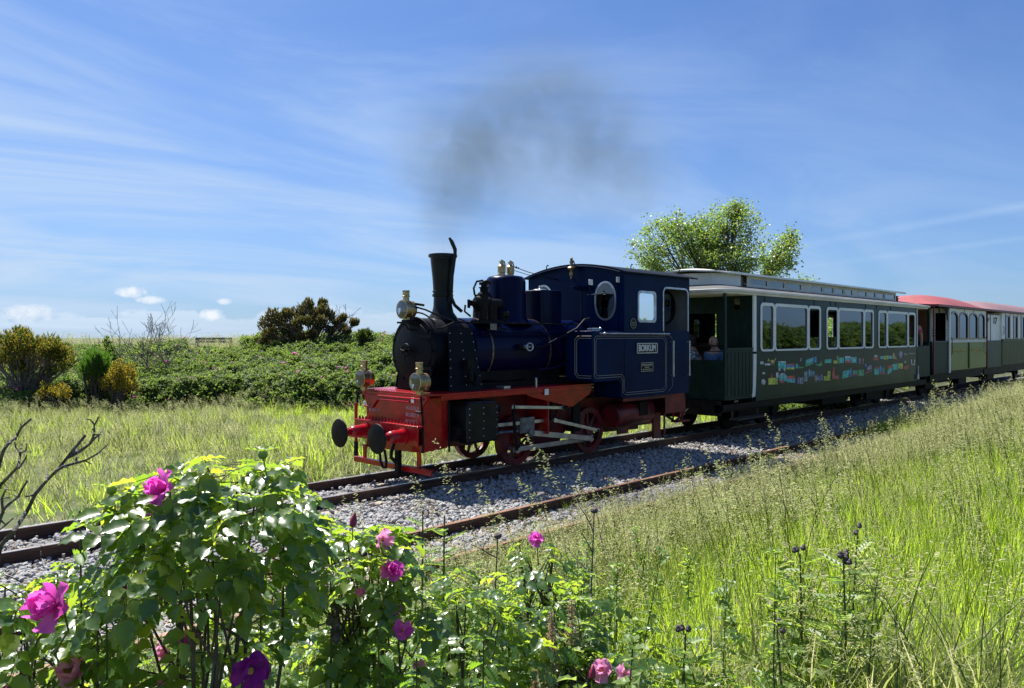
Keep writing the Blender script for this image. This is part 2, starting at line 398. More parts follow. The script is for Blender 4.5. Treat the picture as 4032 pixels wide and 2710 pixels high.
SPLIT = {'side_sheets': 'side_sheet', 'ash_pan': 'ash_pan', 'battery_box': 'underframe_box', 'doorway_corner': 'doorway_corner', 'pump_pipes': 'pump_pipe', 'controls': 'cab_control', 'seats': 'seat',
         'springs': 'spring', 'axle_guards': 'axle_guard', 'platform_posts': 'platform_post', 'vent_boxes': 'vent_box', 'lantern_gutter': 'lantern_gutter', 'frame_plates': 'frame_plate', 'lamp_brackets': 'lamp_bracket',
         'boiler_pipes': 'boiler_pipe', 'rear_platform_panels': 'platform_panel', 'footplate_tap': 'footplate_fitting', 'door_bars': 'door_bar', 'roof_beading': 'roof_beading', 'handrail': 'handrail',
         'window_strip': 'window_strip', 'panel_joint': 'panel_joint', 'cylinder_covers': 'cylinder_cover', 'face_features': None, 'shoes': 'shoe', 'platform_rail': 'platform_rail', 'whistle_cable': 'whistle_cable'}
def split_mb(mb):
    """separate a builder into its loose pieces; pieces whose boxes touch stay together"""
    n = len(mb.v); par = list(range(n))
    def find(a):
        while par[a] != a: par[a] = par[par[a]]; a = par[a]
        return a
    for f in mb.f:
        a = find(f[0])
        for v in f[1:]: par[find(v)] = a
    comp = {}
    for i, v in enumerate(mb.v): comp.setdefault(find(i), []).append(i)
    V = np.array(mb.v); cs = list(comp.values()); bb = [(V[c].min(0) - 0.004, V[c].max(0) + 0.004) for c in cs]; g = list(range(len(cs)))
    def gf(a):
        while g[a] != a: a = g[a]
        return a
    for i in range(len(cs)):
        for j in range(i):
            if (bb[i][0] <= bb[j][1]).all() and (bb[j][0] <= bb[i][1]).all(): g[gf(i)] = gf(j)
    of = {}
    for i, c in enumerate(cs):
        for v in c: of[v] = gf(i)
    out = {}
    for f, m in zip(mb.f, mb.m):
        o = out.setdefault(of[f[0]], (MB(), {})); q, mp = o
        for v in f:
            if v not in mp: mp[v] = len(q.v); q.v.append(mb.v[v])
        q.f.append(tuple(mp[v] for v in f)); q.m.append(m)
    return [o[0] for o in out.values()]
def part(name, mb, mats, parent=None, label=None, smooth=35, bevel=0, kind=None):
    if SPLIT.get(name):
        for q in split_mb(mb): o = part1(SPLIT[name], q, mats, parent, label, smooth, bevel, kind)
        return o
    return part1(name, mb, mats, parent, label, smooth, bevel, kind)
def part1(name, mb, mats, parent=None, label=None, smooth=35, bevel=0, kind=None):
    """a mesh object written in world coordinates; under a parent the verts are made relative to the thing's base"""
    off = OFF.get(parent.name, Vector((0, 0, 0))) if parent else Vector((0, 0, 0))
    me = mb.mesh(name, mats, off, smooth)
    o = bpy.data.objects.new(name, me); COL.objects.link(o)
    if parent: o.parent = parent
    OFF[o.name] = off
    if label: o['label'] = label
    if kind: o['kind'] = kind
    if bevel:
        b = o.modifiers.new('bevel', 'BEVEL'); b.width = bevel; b.segments = 2; b.limit_method = 'ANGLE'; b.angle_limit = R(50)
        b.harden_normals = False
    return o

def inst(name, me, parent=None, loc=(0, 0, 0), rot=(0, 0, 0), scl=(1, 1, 1)):
    """another object on a shared mesh; loc is in world coordinates"""
    o = bpy.data.objects.new(name, me); COL.objects.link(o)
    off = OFF.get(parent.name, Vector((0, 0, 0))) if parent else Vector((0, 0, 0))
    if parent: o.parent = parent
    o.location = Vector(loc) - off; o.rotation_euler = rot; o.scale = scl if not isinstance(scl, (int, float)) else (scl,) * 3
    OFF[o.name] = Vector((0, 0, 0))
    return o

def rrect(a0, a1, b0, b1, r, n=5):
    """rounded rectangle outline in 2D, counter-clockwise"""
    pts = []
    for cx, cy, s0 in ((a1 - r, b1 - r, 0), (a0 + r, b1 - r, 90), (a0 + r, b0 + r, 180), (a1 - r, b0 + r, 270)):
        for k in range(n + 1):
            an = R(s0 + 90 * k / n); pts.append((cx + r * math.cos(an), cy + r * math.sin(an)))
    return pts

def text(s, size, loc, rot, m, parent, align='CENTER', ext=0.002, name='lettering', xs=1.0, bold=0.0):
    cu = bpy.data.curves.new(name, 'FONT'); cu.body = s; cu.size = size; cu.extrude = ext; cu.align_x = align; cu.align_y = 'CENTER'
    cu.offset = bold
    cu.materials.append(m)
    t_ = bpy.data.objects.new(name, cu); COL.objects.link(t_)
    me = bpy.data.meshes.new_from_object(t_.evaluated_get(bpy.context.evaluated_depsgraph_get())); bpy.data.objects.remove(t_); me.name = name
    if not me.materials: me.materials.append(m)
    o = bpy.data.objects.new(name, me); COL.objects.link(o); o.parent = parent
    off = OFF.get(parent.name, Vector((0, 0, 0)))
    o.location = Vector(loc) - off; o.rotation_euler = rot; o.scale = (xs, 1, 1)
    return o

# ------------------------------------------------------------------ scatter (stuff): one object, geometry nodes over a cloud of points
def source_coll(name, meshes):
    c = bpy.data.collections.new(name)
    for i, me in enumerate(meshes):
        o = bpy.data.objects.new('%s_source_%02d' % (name, i), me); c.objects.link(o)
    return c
def scatter(name, coll, P, ROT, S, IDX, label, cat=None, kind='stuff', parent=None):
    me = bpy.data.meshes.new(name)
    P = np.asarray(P, dtype=np.float32)
    me.vertices.add(len(P)); me.vertices.foreach_set('co', P.ravel())
    a = me.attributes.new('rot', 'FLOAT_VECTOR', 'POINT'); a.data.foreach_set('vector', np.asarray(ROT, dtype=np.float32).ravel())
    a = me.attributes.new('scl', 'FLOAT_VECTOR', 'POINT')
    S = np.asarray(S, dtype=np.float32)
    if S.ndim == 1: S = np.repeat(S[:, None], 3, 1)
    a.data.foreach_set('vector', S.ravel())
    a = me.attributes.new('idx', 'INT', 'POINT'); a.data.foreach_set('value', np.asarray(IDX, dtype=np.int32))
    o = bpy.data.objects.new(name, me); COL.objects.link(o)
    if parent: o.parent = parent
    ng = bpy.data.node_groups.new(name + '_nodes', 'GeometryNodeTree')
    ng.interface.new_socket('Geometry', in_out='INPUT', socket_type='NodeSocketGeometry')
    ng.interface.new_socket('Geometry', in_out='OUTPUT', socket_type='NodeSocketGeometry')
    gi = ng.nodes.new('NodeGroupInput'); go = ng.nodes.new('NodeGroupOutput')
    m2p = ng.nodes.new('GeometryNodeMeshToPoints'); ng.links.new(gi.outputs[0], m2p.inputs[0])
    ci = ng.nodes.new('GeometryNodeCollectionInfo'); ci.inputs[0].default_value = coll; ci.inputs[1].default_value = True; ci.inputs[2].default_value = True
    iop = ng.nodes.new('GeometryNodeInstanceOnPoints'); ng.links.new(m2p.outputs[0], iop.inputs['Points']); ng.links.new(ci.outputs[0], iop.inputs['Instance'])
    iop.inputs['Pick Instance'].default_value = True
    def na(nm, typ):
        n = ng.nodes.new('GeometryNodeInputNamedAttribute'); n.data_type = typ; n.inputs[0].default_value = nm; return n.outputs[0]
    ng.links.new(na('idx', 'INT'), iop.inputs['Instance Index'])
    e2r = ng.nodes.new('FunctionNodeEulerToRotation'); ng.links.new(na('rot', 'FLOAT_VECTOR'), e2r.inputs[0]); ng.links.new(e2r.outputs[0], iop.inputs['Rotation'])
    ng.links.new(na('scl', 'FLOAT_VECTOR'), iop.inputs['Scale'])
    ng.links.new(iop.outputs[0], go.inputs[0])
    md = o.modifiers.new('scatter', 'NODES'); md.node_group = ng
    tag(o, label, cat, None, kind)
    return o

rng = np.random.default_rng(7)
rnd = random.Random(11)
def ud(x, y):
    """metres to the right of, and in front of, the viewer's spot"""
    return x * RX + y * RY, x * FX + y * FY
def xy(u, d):
    return u * RX + d * FX, u * RY + d * FY
def sstep(a, b, x):
    t = np.clip((x - a) / (b - a), 0, 1); return t * t * (3 - 2 * t)
# ------------------------------------------------------------------ terrain
def vnoise(x, y, s, seed=0.0):
    x = np.asarray(x, float); y = np.asarray(y, float)
    out = np.zeros(np.broadcast(x, y).shape)
    for i, (fx, fy, ph, a) in enumerate(((1.0, 0.31, 0.3, 1.0), (-0.42, 1.13, 1.9, 0.8), (1.9, -1.55, 4.1, 0.5), (2.7, 2.2, 0.7, 0.35), (-3.9, 1.2, 2.2, 0.25))):
        out = out + a * np.sin((fx * x + fy * y) / s + ph + seed * (i + 1.3))
    return out / 2.9

def ground_z(x, y):
    x = np.asarray(x, float); y = np.asarray(y, float)
    u, d = ud(x, y)
    near = -0.14 + 0.47 * sstep(4.5, 0.8, y) + 0.42 * sstep(8, 20, x) * sstep(4.9, 3.4, y)
    far = -0.14 + 0.03 * vnoise(x, y, 1.3)
    dh = 1.42 + 0.15 * vnoise(u, d, 5.0)
    dh = dh * (0.30 + 0.70 * sstep(9.0, 3.0, u))
    dune = dh * sstep(20.0, 28.0, d + 0.8 * vnoise(u, d * 0, 3.0)) * sstep(60, 40, d) + 0.12 * vnoise(u, d, 2.2) * sstep(21, 27, d)
    far = far + dune
    track = -0.24
    z = np.where(y < 4.5, near, track)
    t2 = sstep(4.3, 4.7, y); z = near * (1 - t2) + track * t2
    t3 = sstep(9.6, 10.1, y); z = z * (1 - t3) + far * t3
    z = z - 3.0 * sstep(70, 300, np.hypot(x, y))
    z = z + 0.02 * vnoise(x, y, 0.5) * (y < 4.5)
    return z

def axis_pts(lo, hi, c, step, grow):
    p = [c]; s = step
    while p[-1] < hi: p.append(p[-1] + s); s *= grow
    q = [c]; s = step
    while q[-1] > lo: q.append(q[-1] - s); s *= grow
    return np.array(sorted(set(p + q[1:])))
gx = np.concatenate([np.array([-2500, -1200, -600, -300, -150, -80, -50, -35, -26]), np.arange(-20, 50, 0.5), np.array([52, 56, 62, 70, 85, 110, 150, 220, 350, 600, 1200, 2500])])
gy = np.concatenate([np.array([-2500, -1200, -600, -300, -150, -80, -50, -30, -20, -12, -8]), np.arange(-5, 46, 0.4), np.array([48, 52, 58, 66, 80, 110, 160, 250, 450, 900, 2500])])
GX, GY = np.meshgrid(gx, gy)
GZ = ground_z(GX, GY)
vs = np.stack([GX.ravel(), GY.ravel(), GZ.ravel()], 1)
nx, ny = len(gx), len(gy)
ii, jj = np.meshgrid(np.arange(nx - 1), np.arange(ny - 1)); k = (jj * nx + ii).ravel()
fs = np.stack([k, k + 1, k + 1 + nx, k + nx], 1)
me = bpy.data.meshes.new('ground'); me.from_pydata(vs.tolist(), [], fs.tolist())
me.polygons.foreach_set('use_smooth', [True] * len(me.polygons))
M_soil = mat('grassy_soil', (0.045, 0.070, 0.018), 0.95, col2=(0.11, 0.11, 0.05), nscale=3.0, bump=0.5, bscale=30, detail=8)
me.materials.append(M_soil)
g = bpy.data.objects.new('ground', me); COL.objects.link(g); tag(g, 'grassy sandy ground with a low dune beyond the railway', kind='structure')

# ballast bed
bx = np.concatenate([np.arange(-30, -4, 2.0), np.arange(-4, 22, 0.16), np.arange(22, 95, 2.0)])
by = np.array([4.2, 4.45, 4.7, 4.9, 5.2, 5.5, 5.8, 6.05, 6.3, 6.6, 6.9, 7.2, 7.5, 7.8, 8.1, 8.4, 8.7, 9.0, 9.3, 9.55, 9.8, 10.0])
BX, BY = np.meshgrid(bx, by)
prof = np.interp(by, [4.2, 4.9, 9.3, 10.0], [-0.30, -0.135, -0.135, -0.30])
BZ = prof[:, None] + 0.010 * vnoise(BX, BY, 0.12)
vs = np.stack([BX.ravel(), BY.ravel(), BZ.ravel()], 1); nx, ny = len(bx), len(by)
ii, jj = np.meshgrid(np.arange(nx - 1), np.arange(ny - 1)); k = (jj * nx + ii).ravel()
me = bpy.data.meshes.new('ballast_bed'); me.from_pydata(vs.tolist(), [], np.stack([k, k + 1, k + 1 + nx, k + nx], 1).tolist())
me.polygons.foreach_set('use_smooth', [True] * len(me.polygons))
M_bed = bpy.data.materials.new('ballast_bed_gravel'); M_bed.use_nodes = True
nt = M_bed.node_tree; b = nt.nodes['Principled BSDF']; t = nn(nt, 'ShaderNodeTexCoord')
vo = nn(nt, 'ShaderNodeTexVoronoi'); nt.links.new(t.outputs['Object'], vo.inputs['Vector']); vo.inputs['Scale'].default_value = 26
cr = ramp(nt, vo.outputs['Distance'], [(0.0, (0.30, 0.30, 0.29)), (0.55, (0.15, 0.15, 0.15)), (0.9, (0.05, 0.05, 0.05))])
hue = nn(nt, 'ShaderNodeSeparateColor'); nt.links.new(vo.outputs['Color'], hue.inputs[0])
cm = mixc(nt, math_n(nt, 'MULTIPLY', hue.outputs[0], 0.8), cr, (0.10, 0.10, 0.10), 'MIX')
nt.links.new(cm, b.inputs['Base Color']); b.inputs['Roughness'].default_value = 0.9
bp = nn(nt, 'ShaderNodeBump'); bp.inputs['Strength'].default_value = 0.9; bp.inputs['Distance'].default_value = 0.03; bp.invert = True
nt.links.new(vo.outputs['Distance'], bp.inputs['Height']); nt.links.new(bp.outputs[0], b.inputs['Normal'])
me.materials.append(M_bed)
o = bpy.data.objects.new('ballast_bed', me); COL.objects.link(o); tag(o, 'bed of grey crushed stone under both railway tracks', kind='structure')

# ------------------------------------------------------------------ tracks
def rail_profile(y):
    return [(y - 0.055, -0.150), (y + 0.055, -0.150), (y + 0.055, -0.138), (y + 0.012, -0.122), (y + 0.010, -0.042), (y + 0.030, -0.032), (y + 0.030, -0.004),
            (y + 0.026, -0.0), (y - 0.026, -0.0), (y - 0.030, -0.004), (y - 0.030, -0.032), (y - 0.010, -0.042), (y - 0.012, -0.122), (y - 0.055, -0.138)]
def make_track(name, y0, y1, label, top, sl_off):
    t = empty(name, (0, (y0 + y1) / 2, -0.15), label); t['kind'] = 'structure'
    for y in (y0, y1):
        # lengths of rail with small joints, as parts
        x = -28.0 + sl_off
        first = None
        while x < 92:
            L = 15.0
            if first is None:
                mb = MB(); mb.prism(rail_profile(0), 'x', 0, L - 0.008)
                o = part('rail', mb, [M_rust, top], None, smooth=30)
                n = len(o.data.polygons)
                for p in o.data.polygons:
                    if p.normal.z > 0.7 and p.center.z > -0.01: p.material_index = 1
                o.parent = t; o.location = Vector((x, y, 0)) - OFF[t.name]; first = o
            else:
                inst('rail', first.data, t, (x, y, 0))
            x += L
    mb = MB(); mb.box(-0.11, 0.11, -0.80, 0.80, -0.14, 0.0)
    sme = mb.mesh('sleeper', M_sleeper, smooth=0)
    mbc = MB()
    for yy in (-0.45, 0.45):
        for s in (-1, 1):
            mbc.box(-0.045, 0.045, yy + s * 0.085 - 0.035, yy + s * 0.085 + 0.035, 0.0, 0.014)
            mbc.cyl((0, yy + s * 0.085, 0.014), (0, yy + s * 0.085, 0.05), 0.014, n=6)
    M_clip = mat('galvanised_rail_bolt', (0.42, 0.40, 0.37), 0.5, 0.5, col2=(0.2, 0.15, 0.12), nscale=30)
    clips = mbc.mesh('rail_bolts', M_clip, smooth=0)
    k = 0; x = -6.0 + sl_off
    while x < 30:
        so = inst('sleeper', sme, t, (x, (y0 + y1) / 2, -0.134 + rnd.uniform(-0.006, 0.004)), (0, 0, rnd.uniform(-0.015, 0.015)))
        co = bpy.data.objects.new('rail_bolts', clips); COL.objects.link(co); co.parent = so; co['kind'] = 'stuff'
        x += 0.68; k += 1
    return t
make_track('railway_track', 7.94, 8.84, 'railway track with polished rails carrying the steam train', M_railtop, 0.0)
make_track('railway_track', 5.02, 5.92, 'rusty second railway track half hidden in the tall grass', M_railtop2, 0.27)

# ------------------------------------------------------------------ ballast stones
def rock(seed, mi_mat):
    r = random.Random(seed); import bmesh
    bm = bmesh.new(); bmesh.ops.create_icosphere(bm, subdivisions=1, radius=0.5)
    s = Vector((r.uniform(0.8, 1.25), r.uniform(0.65, 1.0), r.uniform(0.45, 0.75)))
    for v in bm.verts:
        v.co = Vector((v.co.x * s.x, v.co.y * s.y, v.co.z * s.z)) * r.uniform(0.78, 1.18)
    me = bpy.data.meshes.new('stone'); bm.to_mesh(me); bm.free(); me.materials.append(mi_mat); return me
rock_c = source_coll('gravel', [rock(i, M_stone[(0, 0, 1, 1, 2, 0)[i % 6]]) for i in range(9)] + [rock(50 + i, mat('rust_stained_stone', (0.16, 0.115, 0.085), 0.9, col2=(0.26, 0.21, 0.17), nscale=20, bump=0.4, bscale=60)) for i in range(2)])
def in_view(x, y, margin=1.5, dmax=200, dmin=0.3):
    u, d = ud(x, y)
    return (d > dmin) & (d < dmax) & (np.abs(u) < 0.666 * d + margin)
def cast(n, x0, x1, y0, y1):
    return rng.uniform(x0, x1, n), rng.uniform(y0, y1, n)
xs, ys = cast(78000, -4.5, 12, 4.75, 9.75)
u, d = ud(xs, ys)
keep = in_view(xs, ys, 1.0) & (rng.random(len(xs)) < np.clip(1.3 - (d - 5) / 14, 0.3, 1))
xs, ys = xs[keep], ys[keep]
x2, y2 = cast(26000, 12, 30, 4.8, 9.75); k2 = in_view(x2, y2, 1) ; xs = np.concatenate([xs, x2[k2]]); ys = np.concatenate([ys, y2[k2]])
off = np.abs(((xs) + 6.0) % 0.68); on_sl = (np.minimum(off, 0.68 - off) < 0.12) & (np.abs(ys - 8.39) < 0.8)
rail_near = (np.abs(ys - 7.94) < 0.05) | (np.abs(ys - 8.84) < 0.05) | (np.abs(ys - 5.02) < 0.05) | (np.abs(ys - 5.92) < 0.05)
keep = ~rail_near & ~(on_sl & (rng.random(len(xs)) < 0.90)); xs, ys = xs[keep], ys[keep]
n = len(xs)
sz = rng.lognormal(math.log(0.046), 0.28, n)
zz = np.interp(ys, [4.2, 4.9, 9.3, 10.0], [-0.30, -0.135, -0.135, -0.30]) + sz * 0.12 + rng.random(n) * 0.022
ridx = rng.integers(0, 9, n); dr = np.minimum.reduce([np.abs(ys - q) for q in (7.94, 8.84, 5.02, 5.92)]); st = rng.random(n) < 0.10 + 0.5 * np.exp(-dr / 0.12) + 0.25 * (vnoise(xs, ys, 0.5, 3.0) > 0.35); ridx = np.where(st, rng.integers(9, 11, n), ridx)
scatter('ballast_stones', rock_c, np.stack([xs, ys, zz], 1), rng.uniform(0, 6.28, (n, 3)) * np.array([0.12, 0.12, 1]), sz, ridx, 'loose grey crushed stones lying between and beside the rails')
# ------------------------------------------------------------------ steam locomotive
YC = 8.36
M_navydk = mat('very_dark_navy_paint', (0.003, 0.004, 0.014), 0.6, spec=0.15)
M_glassdk = glassmat('dull_cab_glass', (0.35, 0.38, 0.42), 0.0)
L = empty('steam_locomotive', (9.0, 8.39, 0.0), 'small dark blue steam tank engine with red frames, brass lamps and a smoking chimney', 'steam engine')
def P(name, mb, m, **kw): return part(name, mb, m, L, **kw)

# --- frame plates and lower red work
mb = MB()
for y in (8.05, 8.69):
    mb.prism([(6.30, 0.46), (6.55, 0.40), (7.4, 0.36), (7.7, 0.52), (8.5, 0.52), (8.7, 0.24), (9.3, 0.24), (9.5, 0.45), (10.3, 0.45), (10.45, 0.27), (11.45, 0.24), (11.45, 0.30), (11.95, 0.30), (11.95, 0.88), (9.9, 0.88), (9.9, 1.10), (6.30, 1.10)], 'y', y - 0.012, y + 0.012)
for x in (6.9, 8.9, 10.6, 11.9): mb.box(x - 0.012, x + 0.012, 8.062, 8.678, 0.45, 0.86)
P('frame_plates', mb, M_redgrime_shadow, bevel=0.004)
# front side sheet and footplate valance
mb = MB(); mb.prism([(6.27, 0.40), (6.62, 0.42), (6.62, 1.098), (6.27, 1.098)], 'y', 7.735, 7.755); mb.prism([(6.27, 0.40), (6.62, 0.42), (6.62, 1.098), (6.27, 1.098)], 'y', 8.965, 8.985)
mb.box(6.60, 6.70, 7.76, 8.05, 0.42, 1.09)
P('side_sheets', mb, M_red)
mb = MB()
mb.prism([(6.28, 7.60), (6.40, 7.55), (9.55, 7.55), (9.55, 9.17), (6.40, 9.17), (6.28, 9.12)], 'z', 1.135, 1.160)
P('footplate', mb, M_red, bevel=0.003)
mb = MB()
mb.box(6.42, 9.50, 7.552, 7.566, 1.075, 1.1345); mb.box(6.42, 9.50, 9.154, 9.168, 1.075, 1.1345)
mb.prism([(8.0, 1.074), (8.15, 1.02), (9.05, 0.82), (9.48, 1.00), (9.52, 1.074)], 'y', 7.572, 7.586)
mb.prism([(8.0, 1.074), (8.15, 1.02), (9.05, 0.82), (9.48, 1.00), (9.52, 1.074)], 'y', 9.135, 9.149)
mb.box(8.52, 8.55, 7.60, 8.03, 0.45, 1.12)
P('valance', mb, M_red, bevel=0.003)
# rivets on the footplate front
mb = MB()
for i in range(17):
    for yy in (8.86, 8.72): mb.sphere((6.36 + i * 0.0, yy, 1.165), 0.0001, 4, 3) if False else None
for i in range(26):
    y = 7.66 + i * 0.056
    for x in (6.33, 6.43): mb.sphere((x, y, 1.162), 0.011, 6, 4, sq=(1, 1, 0.6))
for i in range(16):
    x = 8.0 + i * 0.055; mb.sphere((x, 7.68, 1.162), 0.011, 6, 4, sq=(1, 1, 0.6)); mb.sphere((x, 9.02, 1.162), 0.011, 6, 4, sq=(1, 1, 0.6))
P('footplate_rivets', mb, M_red, kind='stuff')
# --- front plate with sloped shoulders
mb = MB()
mb.prism([(7.70, 0.40), (8.96, 0.36), (8.96, 0.98), (9.08, 1.135), (7.60, 1.135), (7.74, 0.98), (7.74, 0.40)], 'x', 6.25, 6.272)
fp = P('front_plate', mb, M_red, bevel=0.003)
mb = MB()
mb.tube([(6.235, 8.98, 0.93), (6.235, 8.80, 0.93), (6.235, 8.68, 1.045), (6.235, 7.98, 1.045)], 0.014, 8)
mb.tube([(6.24, 8.98, 1.09), (6.24, 7.70, 1.09)], 0.012, 8)
P('front_pipe', mb, M_red)
rotf = (R(90), 0, R(-90))
text('HU:26.03.18', 0.072, (6.246, 7.93, 0.965), rotf, M_print, L, xs=0.72)
text('BR3:28.03.18', 0.072, (6.246, 7.935, 0.875), rotf, M_print, L, xs=0.72)
text('BR2:28.03.21', 0.072, (6.246, 7.94, 0.785), rotf, M_print, L, xs=0.72)
text('BR.GEW: 11T', 0.058, (6.246, 8.77, 0.885), rotf, M_print, L, xs=0.75)
# white square markers
for i, (x, y, z, s, w) in enumerate(((6.243, 7.92, 1.10 - 0.03, 0.03, 'f'), (6.243, 9.00, 0.96, 0.03, 'f'), (8.42, 7.54, 1.085, 0.040, 's'))):
    mb = MB()
    if w == 'f': mb.prism(rrect(y - s, y + s, z - s * 1.15, z + s * 1.15, 0.008, 2), 'x', x - 0.008, x)
    else: mb.prism(rrect(x - s, x + s, z - s * 1.1, z + s * 1.1, 0.008, 2), 'y', y - 0.010, y)
    P('marker_plate', mb, M_white)
# --- buffer beam: channel open at its ends
mb = MB()
mb.box(6.115, 6.135, 7.66, 9.06, 0.50, 0.745)
mb.box(6.136, 6.249, 7.66, 9.06, 0.731, 0.745); mb.box(6.136, 6.249, 7.66, 9.06, 0.50, 0.514)
mb.box(6.105, 6.249, 7.64, 9.08, 0.746, 0.758)
bb = P('buffer_beam', mb, M_red, bevel=0.003)
mb = MB()
for i in range(19):
    y = 7.74 + i * 0.072
    mb.cyl((6.19, y, 0.757), (6.19, y, 0.785), 0.016, n=6); mb.cyl((6.19, y, 0.784), (6.19, y, 0.800), 0.008, n=6)
part('bolts', mb, M_red, bb, kind='stuff')
# --- buffers
def buffer(y):
    mb = MB()
    mb.lathe((6.112, y, 0.615), (-1, 0, 0), [(0, 0.112), (0.018, 0.112), (0.020, 0.092), (0.10, 0.085), (0.19, 0.083), (0.235, 0.070), (0.25, 0.052), (0.275, 0.056), (0.285, 0.040), (0.33, 0.036)], 28)
    b = P('buffer', mb, M_red)
    mb = MB()
    mb.lathe((5.80, y, 0.615), (-1, 0, 0), [(0, 0.030), (0.05, 0.032), (0.085, 0.045), (0.09, 0.185), (0.098, 0.192), (0.108, 0.188), (0.118, 0.14), (0.124, 0.07), (0.126, 0.0)], 36)
    part('buffer_head', mb, M_dark, b)
buffer(8.79); buffer(7.95)
# --- coupling hook, screw link and hose
mb = MB(); mb.box(5.99, 6.112, 8.335, 8.385, 0.56, 0.66); mb.tube([(5.99, 8.36, 0.61), (5.93, 8.36, 0.60), (5.90, 8.36, 0.64), (5.93, 8.36, 0.68)], 0.020, 8)
mb.tube([(6.03, 8.33, 0.60), (5.98, 8.28, 0.45), (5.97, 8.25, 0.28), (5.97, 8.20, 0.20), (5.97, 8.13, 0.20), (5.97, 8.12, 0.28), (6.0, 8.20, 0.42)], 0.017, 8)
mb.tube([(6.12, 8.15, 0.52), (6.05, 8.12, 0.40), (6.03, 8.10, 0.33), (6.10, 8.07, 0.25)], 0.026, 8)
P('coupling', mb, M_dark)
mb = MB(); mb.box(6.08, 6.14, 8.02, 8.09, 0.12, 0.42); P('coupling_bracket', mb, M_dark)
mb = MB()
mb.tube([(6.19, 9.07, 1.13), (6.19, 9.10, 1.05), (6.19, 9.10, 0.96)], 0.014, 8, 1)
mb.tube([(6.17, 9.10, 0.97), (6.17, 9.10, 0.42)], 0.024, 10, 0)
mb.tube([(6.17, 9.10, 0.43), (6.17, 9.10, 0.23)], 0.032, 10, 1)
P('brake_pipe', mb, [M_red, M_blackgloss])
mb = MB()
mb.tube([(6.20, 7.70, 1.13), (6.18, 7.66, 1.02), (6.20, 7.68, 0.96), (6.20, 7.66, 0.80), (6.20, 7.655, 0.42)], 0.014, 8)
mb.cyl((6.17, 7.66, 0.93), (6.17, 7.76, 0.93), 0.018, n=10)
P('air_hose', mb, M_dark)
# --- rail guard bar
mb = MB(); mb.box(6.17, 6.20, 7.47, 9.16, 0.145, 0.215); mb.box(6.201, 6.24, 7.47, 9.16, 0.200, 0.215); mb.box(6.202, 6.225, 7.72, 7.79, 0.216, 0.42); mb.box(6.202, 6.225, 8.92, 8.98, 0.216, 0.40)
P('guard_bar', mb, M_red, bevel=0.003)

# --- smokebox
ZB = 1.70
def keyhole(r, w, y0=YC, z0=ZB, zb=1.162, n=28):
    pts = []; a0 = math.asin(w / r)
    for k in range(n + 1):
        an = -PI / 2 + a0 + (2 * PI - 2 * a0) * k / n
        pts.append((y0 + r * math.cos(an), z0 + r * math.sin(an)))
    w2 = w + 0.05
    return [(y0 + w2, zb)] + pts + [(y0 - w2, zb)]
mb = MB(); mb.prism(keyhole(0.455, 0.30), 'x', 6.62, 7.36)
P('smokebox', mb, M_black, bevel=0.004)
mb = MB(); mb.prism(keyhole(0.475, 0.32), 'x', 6.595, 6.619)
P('smokebox_front', mb, M_black, bevel=0.006)
mb = MB(); mb.lathe((6.594, YC, ZB), (-1, 0, 0), [(0, 0.40), (0.016, 0.395), (0.030, 0.33), (0.052, 0.20), (0.060, 0.10), (0.062, 0)], 40)
door = P('smokebox_door', mb, M_black)
mb = MB()
mb.torus((6.47, YC, ZB + 0.01), (1, 0, 0), 0.085, 0.011, 24, 8)
for k in range(4):
    an = PI / 4 + k * PI / 2; mb.tube([(6.475, YC, ZB + 0.01), (6.47, YC + 0.085 * math.cos(an), ZB + 0.01 + 0.085 * math.sin(an))], 0.007, 6)
mb.cyl((6.56, YC, ZB + 0.01), (6.44, YC, ZB + 0.01), 0.018, n=12); mb.tube([(6.45, YC, ZB + 0.01), (6.45, YC + 0.01, ZB - 0.13)], 0.010, 8); mb.tube([(6.44, YC, ZB + 0.0), (6.43, YC + 0.07, ZB + 0.02)], 0.010, 8)
part('handwheel', mb, M_dark, door)
mb = MB()
for z in (1.90, 1.47):
    mb.box(6.545, 6.572, 7.93, 8.20, z - 0.022, z + 0.022); mb.cyl((6.56, 7.93, z - 0.05), (6.56, 7.93, z + 0.05), 0.020, n=10)
mb.tube([(6.56, 7.93, 1.38), (6.56, 7.93, 2.0)], 0.011, 8)
part('hinge', mb, M_black, door)
mb = MB()
for k in range(9):
    an = R(20 + 40 * k); mb.cyl((6.592, YC + 0.435 * math.cos(an), ZB + 0.435 * math.sin(an)), (6.575, YC + 0.435 * math.cos(an), ZB + 0.435 * math.sin(an)), 0.018, n=6)
part('door_clamps', mb, M_black, door, kind='stuff')
# riveted sloping side sheets
def shield(sy):
    mb = MB()
    yt, yb = YC - sy * 0.475, YC - sy * 0.60
    vs = [(6.74, yb, 1.164), (7.36, yb, 1.164), (7.26, yt, 2.02), (6.82, yt, 2.02)]
    vs += [(x, y + sy * 0.012, z) for x, y, z in vs]
    mb.add(vs, [(0, 1, 2, 3), (7, 6, 5, 4), (0, 4, 5, 1), (1, 5, 6, 2), (2, 6, 7, 3), (3, 7, 4, 0)])
    o = P('smokebox_side_sheet', mb, M_black)
    mb = MB()
    for k in range(7):
        t = (k + 0.5) / 7; z = 1.18 + 0.82 * t; y = yb + (yt - yb) * (z - 1.164) / 0.856 - sy * 0.002
        w0 = 6.74 + 0.08 * t + 0.025; w1 = 7.36 - 0.10 * t - 0.025
        for x in (w0, (w0 + w1) / 2, w1): mb.sphere((x, y, z), 0.0075, 6, 4, sq=(1, 0.6, 1))
    part('rivets', mb, M_steel, o, kind='stuff')
shield(1); shield(-1)
